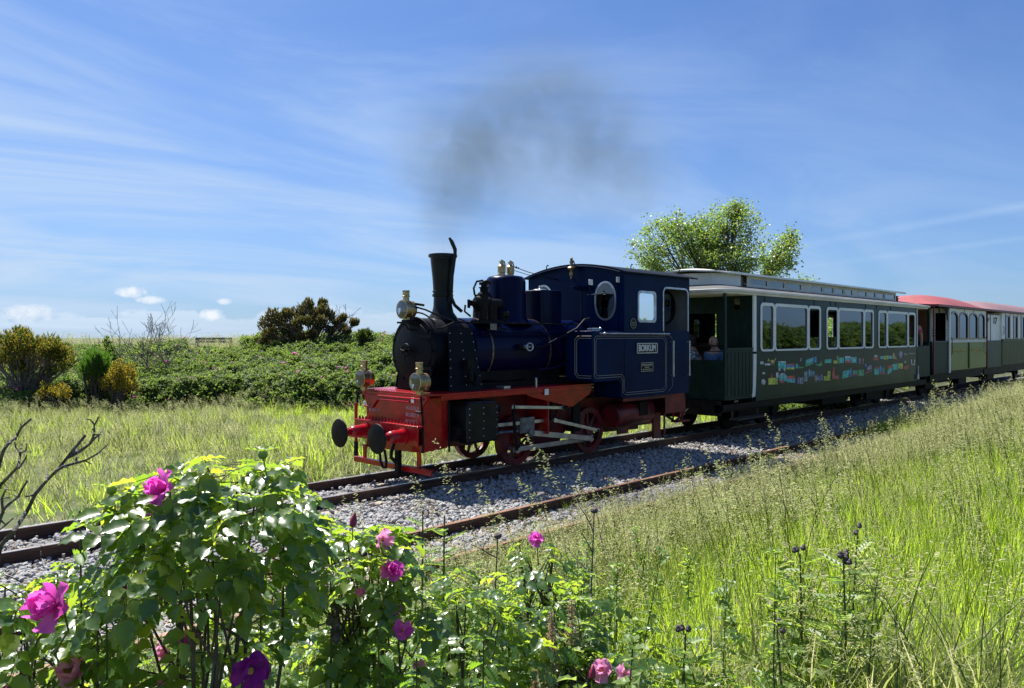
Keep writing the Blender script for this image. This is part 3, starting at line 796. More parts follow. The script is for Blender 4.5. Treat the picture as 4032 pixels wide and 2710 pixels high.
mb = MB(); mb.tube([(7.08, 7.735, 1.50), (7.08, 7.70, 1.42), (7.06, 7.69, 1.30), (7.12, 7.69, 1.25), (7.17, 7.70, 1.32), (7.18, 7.735, 1.40)], 0.030, 10); mb.box(7.02, 7.13, 7.71, 7.78, 1.46, 1.58)
P('hose_coil', mb, M_dark)
# front handrail over the smokebox
mb = MB()
arc = [(6.66, YC + 0.53 * math.cos(R(a)), ZB + 0.53 * math.sin(R(a))) for a in range(150, 20, -10)]
arc2 = [(6.66, YC - 0.53 * math.cos(R(a)), ZB + 0.53 * math.sin(R(a))) for a in range(95, 25, -10)]
mb.tube(arc2 + [(6.72, 7.86, 2.02), (6.9, 7.86, 2.09), (9.6, 7.84, 2.09)], 0.013, 8)
mb.tube([(6.45, 8.30, 2.33), (6.62, 8.12, 2.26), (6.80, 7.98, 2.16), (6.95, 7.90, 2.10), (7.05, 7.88, 2.10)], 0.012, 8)
P('handrail', mb, M_dark)
mb = MB(); mb.tube([(7.6, 9.0, 2.05), (9.6, 9.0, 2.05)], 0.013, 8); P('handrail', mb, M_dark)

# --- boiler
mb = MB(); mb.lathe((7.36, YC, ZB), (1, 0, 0), [(0, 0.47), (2.68, 0.47)], 48)
P('boiler', mb, M_navy)
for x in (7.66, 8.90):
    mb = MB(); mb.lathe((x, YC, ZB), (1, 0, 0), [(0, 0.472), (0.001, 0.476), (0.030, 0.476), (0.031, 0.472)], 48); P('boiler_band', mb, M_copper)
mb = MB(); mb.prism([(7.95, 1.24), (8.40, 1.26), (8.60, 1.20), (9.25, 1.20), (9.25, 1.5), (7.4, 1.5), (7.4, 1.3)], 'y', 8.0, 8.72); mb.box(7.40, 9.3, 7.92, 8.80, 1.162, 1.24)
P('boiler_cradle', mb, M_dark)
mb = MB(); mb.tube([(7.44, 7.905, 1.96), (9.5, 7.905, 1.96)], 0.014, 8); mb.tube([(7.44, 7.895, 1.92), (9.5, 7.895, 1.92)], 0.009, 8); P('boiler_pipes', mb, M_navy)
# clack valve with hand wheel on the boiler side
mb = MB(); mb.torus((8.28, 7.74, 1.745), (0.25, 1, 0), 0.055, 0.010, 24, 8); mb.cyl((8.28, 7.74, 1.745), (8.27, 7.90, 1.745), 0.012, n=10); mb.tube([(8.225, 7.74, 1.745), (8.335, 7.74, 1.745)], 0.006, 6); mb.cyl((8.22, 7.80, 1.745), (8.30, 7.80, 1.745), 0.030, n=10)
P('valve_wheel', mb, M_steel)
mb = MB(); mb.cyl((8.15, 7.86, 1.745), (8.48, 7.84, 1.745), 0.045, n=14); mb.tube([(8.48, 7.84, 1.745), (8.62, 7.80, 1.74), (9.22, 7.62, 2.02), (9.36, 7.58, 2.16), (9.50, 7.60, 2.18)], 0.018, 12)
P('feed_pipe', mb, M_navydk)
mb = MB(); mb.tube([(8.55, 7.86, 1.25), (8.56, 7.82, 1.40), (8.95, 7.80, 1.42), (9.3, 7.80, 1.55)], 0.018, 8); mb.tube([(8.62, 7.90, 2.0), (8.85, 7.84, 1.9), (9.1, 7.82, 1.6)], 0.013, 8)
P('feed_pipe', mb, M_navy)

# --- chimney
mb = MB(); mb.lathe((7.13, YC, 2.12), (0, 0, 1), [(0, 0.23), (0.06, 0.20), (0.12, 0.155), (0.20, 0.136), (0.34, 0.130), (0.345, 0.150), (0.375, 0.152), (0.38, 0.138), (0.405, 0.138), (0.41, 0.150), (0.425, 0.150), (0.43, 0.137), (0.60, 0.148), (0.90, 0.180), (0.905, 0.203), (0.925, 0.208), (0.945, 0.203), (0.95, 0.182), (0.949, 0.165), (0.40, 0.12), (0.39, 0.0)], 40)
ch = P('chimney', mb, M_blackgloss)
mb = MB(); mb.tube([(7.26, 8.10, 2.25), (7.16, 8.14, 2.34), (7.12, 8.17, 2.46), (7.13, 8.16, 2.75), (7.15, 8.12, 3.05), (7.15, 8.12, 3.12), (7.11, 8.14, 3.22), (7.07, 8.15, 3.28)], [0.024, 0.024, 0.024, 0.024, 0.024, 0.028, 0.028, 0.016], 10)
part('exhaust_pipe', mb, M_blackgloss, ch)

# --- top feed pump cluster
mb = MB()
mb.lathe((7.45, 8.02, 2.37), (1, 0.05, 0), [(0, 0.05), (0.02, 0.095), (0.05, 0.11), (0.06, 0.085), (0.22, 0.085), (0.23, 0.10), (0.26, 0.10), (0.27, 0.078), (0.50, 0.078), (0.53, 0.06), (0.54, 0)], 20)
pump = P('air_pump', mb, M_dark)
mb = MB()
mb.box(7.50, 7.62, 7.93, 8.10, 2.24, 2.50); mb.cyl((7.36, 8.02, 2.37), (7.46, 8.02, 2.37), 0.040, n=12); mb.cyl((7.32, 8.02, 2.30), (7.32, 8.02, 2.42), 0.022, n=8)
mb.cyl((7.72, 7.96, 2.10), (7.72, 7.96, 2.36), 0.075, n=16); mb.cyl((7.88, 7.92, 2.22), (8.0, 7.92, 2.22), 0.045, n=12); mb.cyl((7.55, 7.98, 2.10), (7.55, 7.98, 2.26), 0.06, n=12)
mb.torus((7.93, 7.90, 2.19), (0, 1, 0), 0.055, 0.012, 20, 6); mb.box(7.45, 7.92, 7.90, 8.12, 2.085, 2.13)
part('pump_fittings', mb, M_dark, pump)
mb = MB(); mb.tube([(7.28, 8.05, 2.34), (7.25, 8.03, 2.25), (7.32, 7.98, 2.18)], 0.014, 8); mb.tube([(7.60, 8.2, 2.50), (7.58, 8.2, 2.60), (7.64, 8.2, 2.70), (7.76, 8.2, 2.72)], 0.015, 8); mb.tube([(7.60, 7.93, 2.15), (7.70, 7.86, 2.05), (7.9, 7.86, 2.0)], 0.014, 8)
part('pump_pipes', mb, M_dark, pump)
mb = MB(); mb.box(7.575, 7.70, 7.845, 7.852, 1.99, 2.08); P('pump_plate', mb, mat('grey_data_plate', (0.22, 0.20, 0.17), 0.6, col2=(0.12, 0.11, 0.1), nscale=50))
mb = MB(); mb.lathe((7.86, 8.28, 2.15), (0, 0, 1), [(0, 0.17), (0.20, 0.16), (0.33, 0.125), (0.40, 0.085), (0.41, 0.060), (0.46, 0.060), (0.465, 0.075), (0.48, 0.075), (0.485, 0.045), (0.52, 0.045), (0.54, 0.02)], 24); mb.tube([(7.84, 8.28, 2.70), (7.90, 8.26, 2.72), (7.97, 8.24, 2.69)], 0.022, 8); mb.box(7.78, 7.90, 8.24, 8.30, 2.66, 2.70)
P('regulator_valve', mb, M_dark)

# --- steam dome with safety valves
mb = MB(); mb.lathe((8.40, YC, 2.08), (0, 0, 1), [(0, 0.40), (0.06, 0.345), (0.12, 0.312), (0.66, 0.306), (0.705, 0.292), (0.735, 0.262), (0.745, 0.22), (0.750, 0.0)], 44)
P('steam_dome', mb, M_navy)
for x in (8.31, 8.50):
    mb = MB()
    mb.lathe((x, YC, 2.825), (0, 0, 1), [(0, 0.075), (0.018, 0.075), (0.020, 0.055), (0.045, 0.052), (0.050, 0.062), (0.15, 0.062), (0.165, 0.050), (0.18, 0.032), (0.21, 0.030), (0.215, 0.040), (0.225, 0.040), (0.23, 0.018), (0.25, 0.014)], 20)
    sv = P('safety_valve', mb, M_brass)
    mb = MB(); mb.tube([(x + 0.01, YC, 3.065), (x + 0.055, YC, 3.05), (x + 0.075, YC, 3.0), (x + 0.075, YC, 2.94)], 0.010, 8)
    part('lever', mb, M_copper, sv)
mb = MB(); mb.tube([(8.58, YC, 2.985), (9.0, YC + 0.1, 2.935), (9.5, YC + 0.22, 2.90), (10.02, YC + 0.35, 2.88)], 0.006, 6); mb.tube([(8.56, YC, 2.93), (9.0, YC + 0.1, 2.89), (10.02, YC + 0.32, 2.865)], 0.005, 6); mb.sphere((8.64, YC + 0.01, 2.98), 0.018, 8, 6); mb.sphere((8.70, YC + 0.02, 2.972), 0.015, 8, 6)
P('whistle_cable', mb, M_dark)

# --- sand box
mb = MB(); mb.prism(rrect(8.93, 9.43, 8.09, 8.63, 0.06, 4), 'z', 2.09, 2.635); 
sb = P('sand_box', mb, M_navy, bevel=0.018)
mb = MB(); mb.lathe((9.18, YC, 2.634), (0, 0, 1), [(0, 0.11), (0.015, 0.11), (0.022, 0.10), (0.03, 0.03), (0.05, 0.012), (0.06, 0.02), (0.075, 0.02), (0.085, 0.0)], 24)
part('lid', mb, M_steel, sb)

# --- side tanks
YN, YF = 7.31, 9.41       # outer faces
def tank(y0, y1):
    mb = MB()
    mb.prism([(9.22, 1.24), (9.26, 1.20), (9.88, 1.20), (9.94, 1.14), (9.94, 0.95), (9.99, 0.905), (10.028, 0.905), (10.028, 1.985), (9.22, 1.985)], 'y', y0, y1)
    return P('side_tank', mb, M_cab, bevel=0.010)
tank(YN + 0.003, 7.86); tank(8.86, YF - 0.003)
mb = MB(); mb.cyl((9.60, 7.58, 1.985), (9.60, 7.58, 2.02), 0.10, n=20); mb.cyl((9.60, 7.58, 2.02), (9.60, 7.58, 2.035), 0.085, n=20)
P('filler_cap', mb, M_steel)

# --- cab
XC0, XC1 = 10.03, 11.97
ZR = 2.93                 # eaves
def roofz(y): return ZR + 0.16 * (1 - ((y - YC) / 1.05) ** 2)
# side walls with window and doorway
def cab_side(y0, y1, near):
    mb = MB()
    zt = ZR - 0.005
    mb.box(XC0, XC1, y0, y1, 0.905, 1.985)
    mb.box(XC0, 10.40, y0, y1, 1.986, zt); mb.box(10.40, 10.90, y0, y1, 1.986, 2.145); mb.box(10.40, 10.90, y0, y1, 2.635, zt)
    mb.box(10.90, 11.13, y0, y1, 1.986, zt); mb.box(11.13, 11.91, y0, y1, 2.725, zt); mb.box(11.91, XC1, y0, y1, 1.986, zt)
    return P('cab_side_wall', mb, M_cab)
cab_side(YN, YN + 0.02, True); cab_side(YF - 0.02, YF, False)
for y0 in (YN - 0.012, YF - 0.02 - 0.006):
    mb = MB(); mb.ringprism(rrect(10.385, 10.915, 2.13, 2.65, 0.07), rrect(10.425, 10.875, 2.17, 2.61, 0.05), 'y', y0, y0 + 0.040)
    w = P('window_frame', mb, M_steel)
    mb = MB(); mb.prism(rrect(10.42, 10.88, 2.165, 2.615, 0.05), 'y', y0 + 0.015, y0 + 0.020); part('pane', mb, M_glass, w)
    # doorway edging: rounded top, open to the waist
    mb = MB(); o_ = [(11.115, 1.99)] + [p for p in rrect(11.115, 11.925, 1.6, 2.745, 0.10)[6:12]][::-1] * 0
    oo = [(11.925, 1.99)] + rrect(11.115, 11.925, 1.5, 2.745, 0.11)[0:12] + [(11.115, 1.99)]
    inn = [(11.895, 1.99)] + rrect(11.145, 11.895, 1.5, 2.715, 0.085)[0:12] + [(11.145, 1.99)]
    n = len(oo)
    vs = [(a, y0, b) for a, b in oo] + [(a, y0, b) for a, b in inn] + [(a, y0 + 0.03, b) for a, b in oo] + [(a, y0 + 0.03, b) for a, b in inn]
    fs = []
    for i in range(n - 1):
        j = i + 1; fs += [(i, n + i, n + j, j), (2 * n + i, 2 * n + j, 3 * n + j, 3 * n + i), (i, j, 2 * n + j, 2 * n + i), (n + i, 3 * n + i, 3 * n + j, n + j)]
    mb.add(vs, fs); P('doorway_edging', mb, M_steel)
    # corner fillets of the doorway
    mb = MB()
    for cx, sx in ((11.13, 1), (11.91, -1)):
        c = (cx + sx * 0.10, 2.725 - 0.10); pts = [(cx, 2.724)] + [(c[0] - sx * 0.10 * math.cos(R(a)), c[1] + 0.10 * math.sin(R(a))) for a in range(0, 91, 15)]
        mb.prism(pts, 'y', y0 + 0.013, y0 + 0.030)
    P('doorway_corner', mb, M_cab)
# end walls: polygon with oval windows
def end_wall(x0, x1, m, ovals):
    """a wall across the train made of vertical strips leaving oval holes"""
    mb = MB(); n = 60; ys = np.linspace(YN + 0.021, YF - 0.021, n + 1)
    for i in range(n):
        ya, yb = ys[i], ys[i + 1]
        def cut(y):
            for (cy, cz, a, b) in ovals:
                if abs(y - cy) < a:
                    e = math.sqrt(max(0, 1 - ((y - cy) / a) ** 2)) ** 0.8; return cz - b * e, cz + b * e
            return None
        ym = (ya + yb) / 2; c = cut(ym)
        if c is None:
            mb.add([(x0, ya, 1.16), (x0, yb, 1.16), (x0, yb, roofz(yb)), (x0, ya, roofz(ya)), (x1, ya, 1.16), (x1, yb, 1.16), (x1, yb, roofz(yb)), (x1, ya, roofz(ya))],
                   [(0, 3, 2, 1), (4, 5, 6, 7), (0, 1, 5, 4), (3, 7, 6, 2)])
        else:
            ca = cut(ya) or (c[0], c[1]); cb = cut(yb) or (c[0], c[1])
            for lo_a, hi_a, lo_b, hi_b in ((1.16, ca[0], 1.16, cb[0]), (ca[1], roofz(ya), cb[1], roofz(yb))):
                mb.add([(x0, ya, lo_a), (x0, yb, lo_b), (x0, yb, hi_b), (x0, ya, hi_a), (x1, ya, lo_a), (x1, yb, lo_b), (x1, yb, hi_b), (x1, ya, hi_a)],
                       [(0, 3, 2, 1), (4, 5, 6, 7), (0, 1, 5, 4), (3, 7, 6, 2)])
    mb.add([(x0, ys[0], 1.16), (x1, ys[0], 1.16), (x1, ys[0], roofz(ys[0])), (x0, ys[0], roofz(ys[0]))], [(0, 1, 2, 3)])
    mb.add([(x0, ys[-1], 1.16), (x1, ys[-1], 1.16), (x1, ys[-1], roofz(ys[-1])), (x0, ys[-1], roofz(ys[-1]))], [(0, 3, 2, 1)])
    return mb
ov = [(7.685, 2.48, 0.20, 0.30), (2 * YC - 7.685, 2.48, 0.20, 0.30)]
P('cab_front_wall', end_wall(XC0 + 0.001, XC0 + 0.021, M_cab, ov), M_cab, smooth=0)
ov2 = [(7.80, 2.42, 0.20, 0.28), (2 * YC - 7.80, 2.42, 0.20, 0.28)]
P('cab_rear_wall', end_wall(XC1 - 0.022, XC1 - 0.002, M_grey, ov2), M_grey, smooth=0)
def ovalpts(cy, cz, a, b, n=40):
    out = []
    for k in range(n):
        t = 2 * PI * k / n; c_, s_ = math.cos(t), math.sin(t)
        out.append((cy + a * c_, cz + b * math.copysign(abs(s_) ** 0.85, s_)))
    return out
for x, lst, m in ((XC0 - 0.016, ov, M_steel), (XC1 - 0.040, ov2, M_blackgloss)):
    for cy, cz, a, b in lst:
        mb = MB(); mb.ringprism(ovalpts(cy, cz, a + 0.022, b + 0.022), ovalpts(cy, cz, a - 0.010, b - 0.010), 'x', x, x + 0.035 if x < 11 else x + 0.018)
        w = P('oval_window_frame', mb, m)
        mb = MB(); mb.prism(ovalpts(cy, cz, a - 0.008, b - 0.008), 'x', x + 0.005, x + 0.009); part('pane', mb, M_glassdk, w)
# floor, boiler backhead, controls inside
mb = MB(); mb.box(XC0 + 0.03, XC1 - 0.03, YN + 0.03, YF - 0.03, 1.12, 1.158); P('cab_floor', mb, M_dark)
mb = MB(); mb.lathe((10.04, YC, ZB), (1, 0, 0), [(0, 0.47), (0.42, 0.47), (0.44, 0.43), (0.44, 0.0)], 30)
mb.box(10.06, 10.40, 7.95, 8.8, 1.16, 1.6)
bh = P('boiler_backhead', mb, M_dark)
mb = MB(); mb.torus((10.55, 8.15, 2.2), (1, 0.2, 0), 0.09, 0.012, 20, 6); mb.tube([(10.48, YC, 2.05), (10.55, YC - 0.25, 2.3)], 0.016, 8); mb.cyl((10.40, 8.0, 2.45), (10.44, 8.0, 2.45), 0.07, n=16); mb.cyl((10.40, 8.3, 2.5), (10.44, 8.3, 2.5), 0.07, n=16); mb.tube([(10.46, 8.6, 1.8), (10.46, 8.6, 2.7)], 0.02, 8); mb.tube([(10.46, 8.1, 1.8), (10.46, 8.05, 2.75)], 0.016, 8)
mb.cyl((11.88, 7.78, 2.5), (11.92, 7.78, 2.5), 0.06, n=16); mb.cyl((11.88, 7.88, 2.35), (11.92, 7.88, 2.35), 0.05, n=16)
part('controls', mb, M_copper, bh)
# roof
mb = MB(); n = 24; ysr = np.linspace(YN - 0.06, YF + 0.06, n + 1); vs = []
for y in ysr:
    for x in (9.96, 12.16):
        vs.append((x, y, roofz(y) + 0.004)); vs.append((x, y, roofz(y) + 0.026))
fs = []
for i in range(n):
    a = i * 4; b_ = a + 4
    fs += [(a + 1, a + 3, b_ + 3, b_ + 1), (a, b_, b_ + 2, a + 2), (a, a + 1, b_ + 1, b_), (a + 2, b_ + 2, b_ + 3, a + 3)]
fs += [(0, 2, 3, 1), (n * 4, n * 4 + 1, n * 4 + 3, n * 4 + 2)]
mb.add(vs, fs); P('cab_roof', mb, M_dark)
mb = MB(); mb.tube([(9.955, y, roofz(y) - 0.012) for y in ysr[1:-1]], 0.012, 6); mb.tube([(12.14, y, roofz(y) - 0.008) for y in ysr[1:-1]], 0.010, 6)
P('roof_beading', mb, M_cab)
# hooks and small roof fittings
for x, y in ((10.0, 8.95), (11.1, 7.95), (12.0, 7.55)):
    mb = MB(); z = roofz(y) + 0.02; mb.tube([(x, y, z), (x, y, z + 0.05), (x + 0.02, y, z + 0.08), (x + 0.05, y, z + 0.075)], 0.010, 6); P('roof_hook', mb, M_dark)
# brass whistle on the front of the cab
mb = MB(); mb.lathe((9.90, 8.30, 2.86), (0, 0, 1), [(0, 0.02), (0.05, 0.02), (0.06, 0.035), (0.12, 0.035), (0.13, 0.022), (0.15, 0.022), (0.16, 0.062), (0.185, 0.075), (0.205, 0.060), (0.215, 0.03), (0.26, 0.024), (0.27, 0.034), (0.30, 0.030), (0.33, 0.018)], 20)
mb.tube([(9.90, 8.30, 3.18), (9.95, 8.30, 3.17), (9.985, 8.30, 3.11), (9.98, 8.30, 3.05)], 0.010, 8); mb.tube([(9.88, 8.30, 3.19), (9.92, 8.30, 3.21)], 0.016, 8)
wh = P('whistle', mb, M_copper)
mb = MB(); mb.lathe((9.92, 8.10, 2.66), (0, 0, 1), [(0, 0.05), (0.02, 0.12), (0.06, 0.17), (0.07, 0.17), (0.08, 0.02)], 20); mb.tube([(9.92, 8.10, 2.1), (9.92, 8.10, 2.68)], 0.016, 8); mb.tube([(9.90, 8.3, 2.88), (9.91, 8.2, 2.78), (9.92, 8.1, 2.74)], 0.018, 8)
P('turret_cover', mb, M_cab)
mb = MB(); mb.cyl((9.93, 7.98, 2.585), (9.93, 7.80, 2.59), 0.010, n=8); P('turret_rod', mb, M_steel)
# marker boards on posts in front of the cab
for x, y, z, zb in ((9.60, 7.66, 2.76, 1.99), (10.00, 7.42, 2.81, 1.99)):
    mb = MB(); mb.box(x - 0.012, x + 0.012, y, y + 0.02, zb, z); mb.box(x - 0.03, x + 0.07, y + 0.002, y + 0.09, z - 0.05, z + 0.05, 0)
    pst = P('marker_post', mb, M_cab)
    mb = MB(); mb.prism(rrect(x - 0.045, x + 0.045, z - 0.045, z + 0.045, 0.008, 2), 'y', y - 0.016, y - 0.001); part('marker_plate', mb, M_white, pst)
mb = MB(); mb.tube([(9.24, 7.44, 2.012), (9.50, 7.44, 2.012)], 0.010, 8, 0); mb.sphere((9.58, 7.44, 2.02), 0.025, 8, 6)
P('tank_top_rail', mb, M_steel)
# horizontal and vertical hand rails
mb = MB(); mb.tube([(9.34, 7.27, 1.945), (11.27, 7.27, 1.945)], 0.012, 10)
for x in (9.47, 11.10): mb.cyl((x, 7.26, 1.945), (x, 7.31, 1.945), 0.014, n=8); mb.sphere((x, 7.27, 1.945), 0.022, 8, 6)
P('waist_handrail', mb, M_steel)
for x in (11.36, 11.87):
    mb = MB(); mb.tube([(x, 7.245, 1.215), (x, 7.245, 1.815)], 0.013, 10)
    for z in (1.225, 1.805): mb.cyl((x, 7.245, z), (x, 7.31, z), 0.013, n=8); mb.sphere((x, 7.245, z), 0.022, 8, 6)
    P('door_handrail', mb, M_steel)
# panel lining
def lining(off, y=7.3085):
    r = 0.07 - off * 0.3
    A = [(9.245, 1.885 - off), (9.245, 1.27 + off)]
    pts = [(9.30 + off, 1.905 - off), (9.26 + off, 1.865 - off), (9.26 + off, 1.30 + off), (9.30 + off, 1.26 + off),
           (9.93 + off * 0.9, 1.26 + off), (9.985 + off, 1.21 + off), (9.985 + off, 1.01 + off), (10.05 + off, 0.965 + off), (11.15 - off, 0.965 + off), (11.24 - off, 1.03 + off),
           (11.24 - off, 1.83 - off), (11.17 - off, 1.905 - off), (9.30 + off, 1.905 - off)]
    mb = MB(); mb.tube([(a, y, b) for a, b in pts], 0.0034, 6); return mb
P('panel_lining', lining(0.0), M_line); P('panel_lining', lining(0.035), M_line)
mb = MB()
pf = [(7.335, 1.905), (7.60, 1.905), (7.66, 1.85), (7.66, 1.32), (7.60, 1.26), (7.335, 1.26)]
mb.tube([(9.2185, a, b) for a, b in pf], 0.0042, 6); mb.tube([(9.2185, a, b) for a, b in ((7.335, 1.87), (7.585, 1.87), (7.625, 1.83), (7.625, 1.34), (7.585, 1.295), (7.335, 1.295))], 0.0042, 6)
P('panel_lining', mb, M_line)
mb = MB(); mb.tube([(11.30, 7.3085, 0.96), (11.42, 7.3085, 1.04), (11.42, 7.3085, 1.84), (11.33, 7.3085, 1.925), (11.0, 7.3085, 1.925)], 0.003, 6); P('panel_lining', mb, M_line)
# name plate
mb = MB(); mb.box(10.36, 10.94, 7.300, 7.309, 1.625, 1.785, 0)
npl = P('name_plate', mb, M_blackgloss)
mb = MB(); mb.ringprism(rrect(10.355, 10.945, 1.62, 1.79, 0.006, 1), rrect(10.372, 10.928, 1.635, 1.775, 0.004, 1), 'y', 7.293, 7.300); part('plate_rim', mb, M_steel, npl)
text('BORKUM', 0.150, (10.65, 7.2985, 1.703), (R(90), 0, 0), M_white, npl, xs=0.80, ext=0.003, bold=0.002)
mb = MB(); mb.box(10.475, 10.815, 7.300, 7.309, 1.325, 1.465)
bpl = P('builder_plate', mb, M_dark)
mb = MB(); mb.ringprism(rrect(10.47, 10.82, 1.32, 1.47, 0.006, 1), rrect(10.48, 10.81, 1.33, 1.46, 0.004, 1), 'y', 7.295, 7.300); part('plate_rim', mb, M_line, bpl)
M_platetext = mat('worn_plate_lettering', (0.30, 0.28, 0.20), 0.5)
mb = MB()
for i, (x0_, x1_) in enumerate(((10.500, 10.545), (10.552, 10.60), (10.612, 10.65), (10.66, 10.70), (10.71, 10.755), (10.762, 10.79))): mb.box(x0_, x1_, 7.297, 7.2995, 1.415, 1.445)
for x0_, x1_, z in ((10.58, 10.71, 1.392), (10.52, 10.57, 1.355), (10.58, 10.66, 1.355), (10.67, 10.77, 1.355)): mb.box(x0_, x1_, 7.297, 7.2995, z - 0.009, z + 0.009)
part('worn_lettering', mb, M_platetext, bpl, kind='stuff')
mb = MB(); mb.cyl((10.26, 7.309, 2.11), (10.26, 7.300, 2.11), 0.085, n=28); mb.torus((10.26, 7.300, 2.11), (0, 1, 0), 0.078, 0.004, 28, 6, 1)
rp = P('round_plate', mb, [M_green_dk, M_line]); 
mb = MB(); mb.box(10.215, 10.305, 7.296, 7.299, 2.100, 2.106); mb.box(10.205, 10.315, 7.296, 7.299, 2.125, 2.130); mb.box(10.225, 10.295, 7.296, 7.299, 2.078, 2.083); part('plate_marks', mb, M_line, rp)

# --- headlights
def headlight(x, y, z, r, dep, foot, m=M_brass):
    mb = MB()
    mb.lathe((x, y, z), (1, 0, 0), [(dep * 0.6, 0.0), (dep * 0.6, r * 0.9), (-0.004, r * 0.96), (-0.005, r), (0.0, r * 1.08), (0.015, r * 1.08), (0.018, r), (dep, r), (dep + 0.01, r * 0.9), (dep + 0.015, 0.0)], 32)
    mb.lathe((x + dep * 0.42, y, z + r - 0.01), (0, 0, 1), [(0, 0.045), (0.06, 0.043), (0.065, 0.055), (0.075, 0.055), (0.08, 0.047), (0.13, 0.047), (0.135, 0.052), (0.15, 0.050), (0.152, 0.0)], 20)
    mb.torus((x + dep * 0.62, y, z), (1, 0, 0), r, 0.006, 32, 6)
    mb.box(x + dep * 0.30, x + dep * 0.55, y - 0.05, y + 0.05, z - r - foot, z - r * 0.9)
    h = P('headlight', mb, m)
    mb = MB(); mb.lathe((x + 0.07, y, z), (-1, 0, 0), [(0.0, 0.02), (0.004, 0.05), (0.03, 0.078), (0.065, r * 0.93), (0.066, r * 0.94), (0.028, r * 0.75), (-0.004, 0.03)], 28); part('reflector', mb, M_refl, h)
    mb = MB(); mb.lathe((x - 0.002, y, z), (-1, 0, 0), [(0, r * 0.97), (0.004, r * 0.97), (0.008, r * 0.5), (0.009, 0)], 28); part('lens', mb, M_glass, h)
    return h
headlight(6.13, 8.95, 1.315, 0.112, 0.17, 0.05); headlight(6.13, 7.73, 1.315, 0.112, 0.17, 0.05); headlight(6.38, 8.33, 2.265, 0.118, 0.17, 0.04)
mb = MB(); mb.box(6.20, 6.32, 8.86, 9.04, 1.162, 1.175); mb.box(6.20, 6.32, 7.66, 7.80, 1.162, 1.175); P('lamp_brackets', mb, M_brass)
mb = MB(); mb.box(6.38, 6.60, 8.22, 8.44, 2.075, 2.10); mb.box(6.42, 6.56, 8.27, 8.39, 2.101, 2.125); mb.tube([(6.40, 8.3, 2.08), (6.46, 8.3, 2.0), (6.59, 8.3, 1.98)], 0.012, 6); P('lamp_shelf', mb, M_dark)
mb = MB(); mb.cyl((6.5, 8.2, 2.34), (6.60, 8.12, 2.32), 0.016, n=8); P('lamp_cable_box', mb, M_dark)

# --- cylinders and motion
for sy, yy in ((1, 7.52), (-1, 2 * YC - 7.52 + 0.03)):
    mb = MB(); mb.prism([(6.84, 0.47), (6.84, 0.97), (6.90, 1.03), (7.34, 1.03), (7.42, 0.97), (7.42, 0.47)], 'y', min(yy, yy + sy * 0.40), max(yy, yy + sy * 0.40))
    cy = P('cylinder_casing', mb, M_blackgloss, bevel=0.03)
    mb = MB()
    for z in (0.56, 0.66, 0.76, 0.86, 0.94):
        for x in (6.875, 7.13, 7.385): mb.sphere((x, yy - sy * 0.003, z), 0.009, 6, 4)
    part('rivets', mb, M_steel, cy, kind='stuff')
    mb = MB(); mb.cyl((6.72, yy + sy * 0.19, 0.62), (6.85, yy + sy * 0.19, 0.62), 0.11, n=20); mb.cyl((7.41, yy + sy * 0.19, 0.60), (7.52, yy + sy * 0.19, 0.60), 0.10, n=20); mb.cyl((7.41, yy + sy * 0.19, 0.88), (7.60, yy + sy * 0.19, 0.88), 0.05, n=14); mb.tube([(6.65, yy + sy * 0.15, 1.05), (6.65, yy + sy * 0.15, 0.38)], 0.014, 8)
    part('cylinder_covers', mb, M_dark, cy)
def wheel(x, y, r, m1=M_redgrime_shadow):
    mb = MB()
    mb.ringprism([(x + r * math.cos(2 * PI * k / 40), 0.002 + r + r * math.sin(2 * PI * k / 40)) for k in range(40)], [(x + r * 0.86 * math.cos(2 * PI * k / 40), 0.002 + r + r * 0.86 * math.sin(2 * PI * k / 40)) for k in range(40)], 'y', y - 0.045, y + 0.045)
    w = P('driving_wheel', mb, M_redgrime_shadow)  # darker red puts the shadow low on the engine into the wheel colour
    mb = MB(); c = 0.002 + r
    mb.ringprism([(x + r * 0.859 * math.cos(2 * PI * k / 40), c + r * 0.859 * math.sin(2 * PI * k / 40)) for k in range(40)], [(x + r * 0.76 * math.cos(2 * PI * k / 40), c + r * 0.76 * math.sin(2 * PI * k / 40)) for k in range(40)], 'y', y - 0.035, y + 0.035)
    mb.cyl((x, y - 0.05, c), (x, y + 0.05, c), 0.085, n=20)
    for k in range(9):
        an = 2 * PI * k / 9 + 0.2; mb.tube([(x + 0.07 * math.cos(an), y, c + 0.07 * math.sin(an)), (x + r * 0.78 * math.cos(an), y, c + r * 0.78 * math.sin(an))], [0.03, 0.02], 6)
    seg = [(x + r * 0.77 * math.cos(R(a)), c + r * 0.77 * math.sin(R(a))) for a in range(110, 231, 10)]
    mb.prism(seg, 'y', y - 0.03, y + 0.03)
    part('wheel_spokes', mb, M_redgrime_shadow, w)
    mb = MB(); mb.cyl((x - 0.12, y - 0.12, c - 0.11), (x - 0.12, y, c - 0.11), 0.035, n=14); part('crank_pin', mb, M_steel, w)
for x in (8.15, 9.86):
    for y in (7.93, 8.85): wheel(x, y, 0.37)
    mb = MB(); mb.cyl((x, 7.98, 0.372), (x, 8.80, 0.372), 0.06, n=14); P('axle', mb, M_dark)
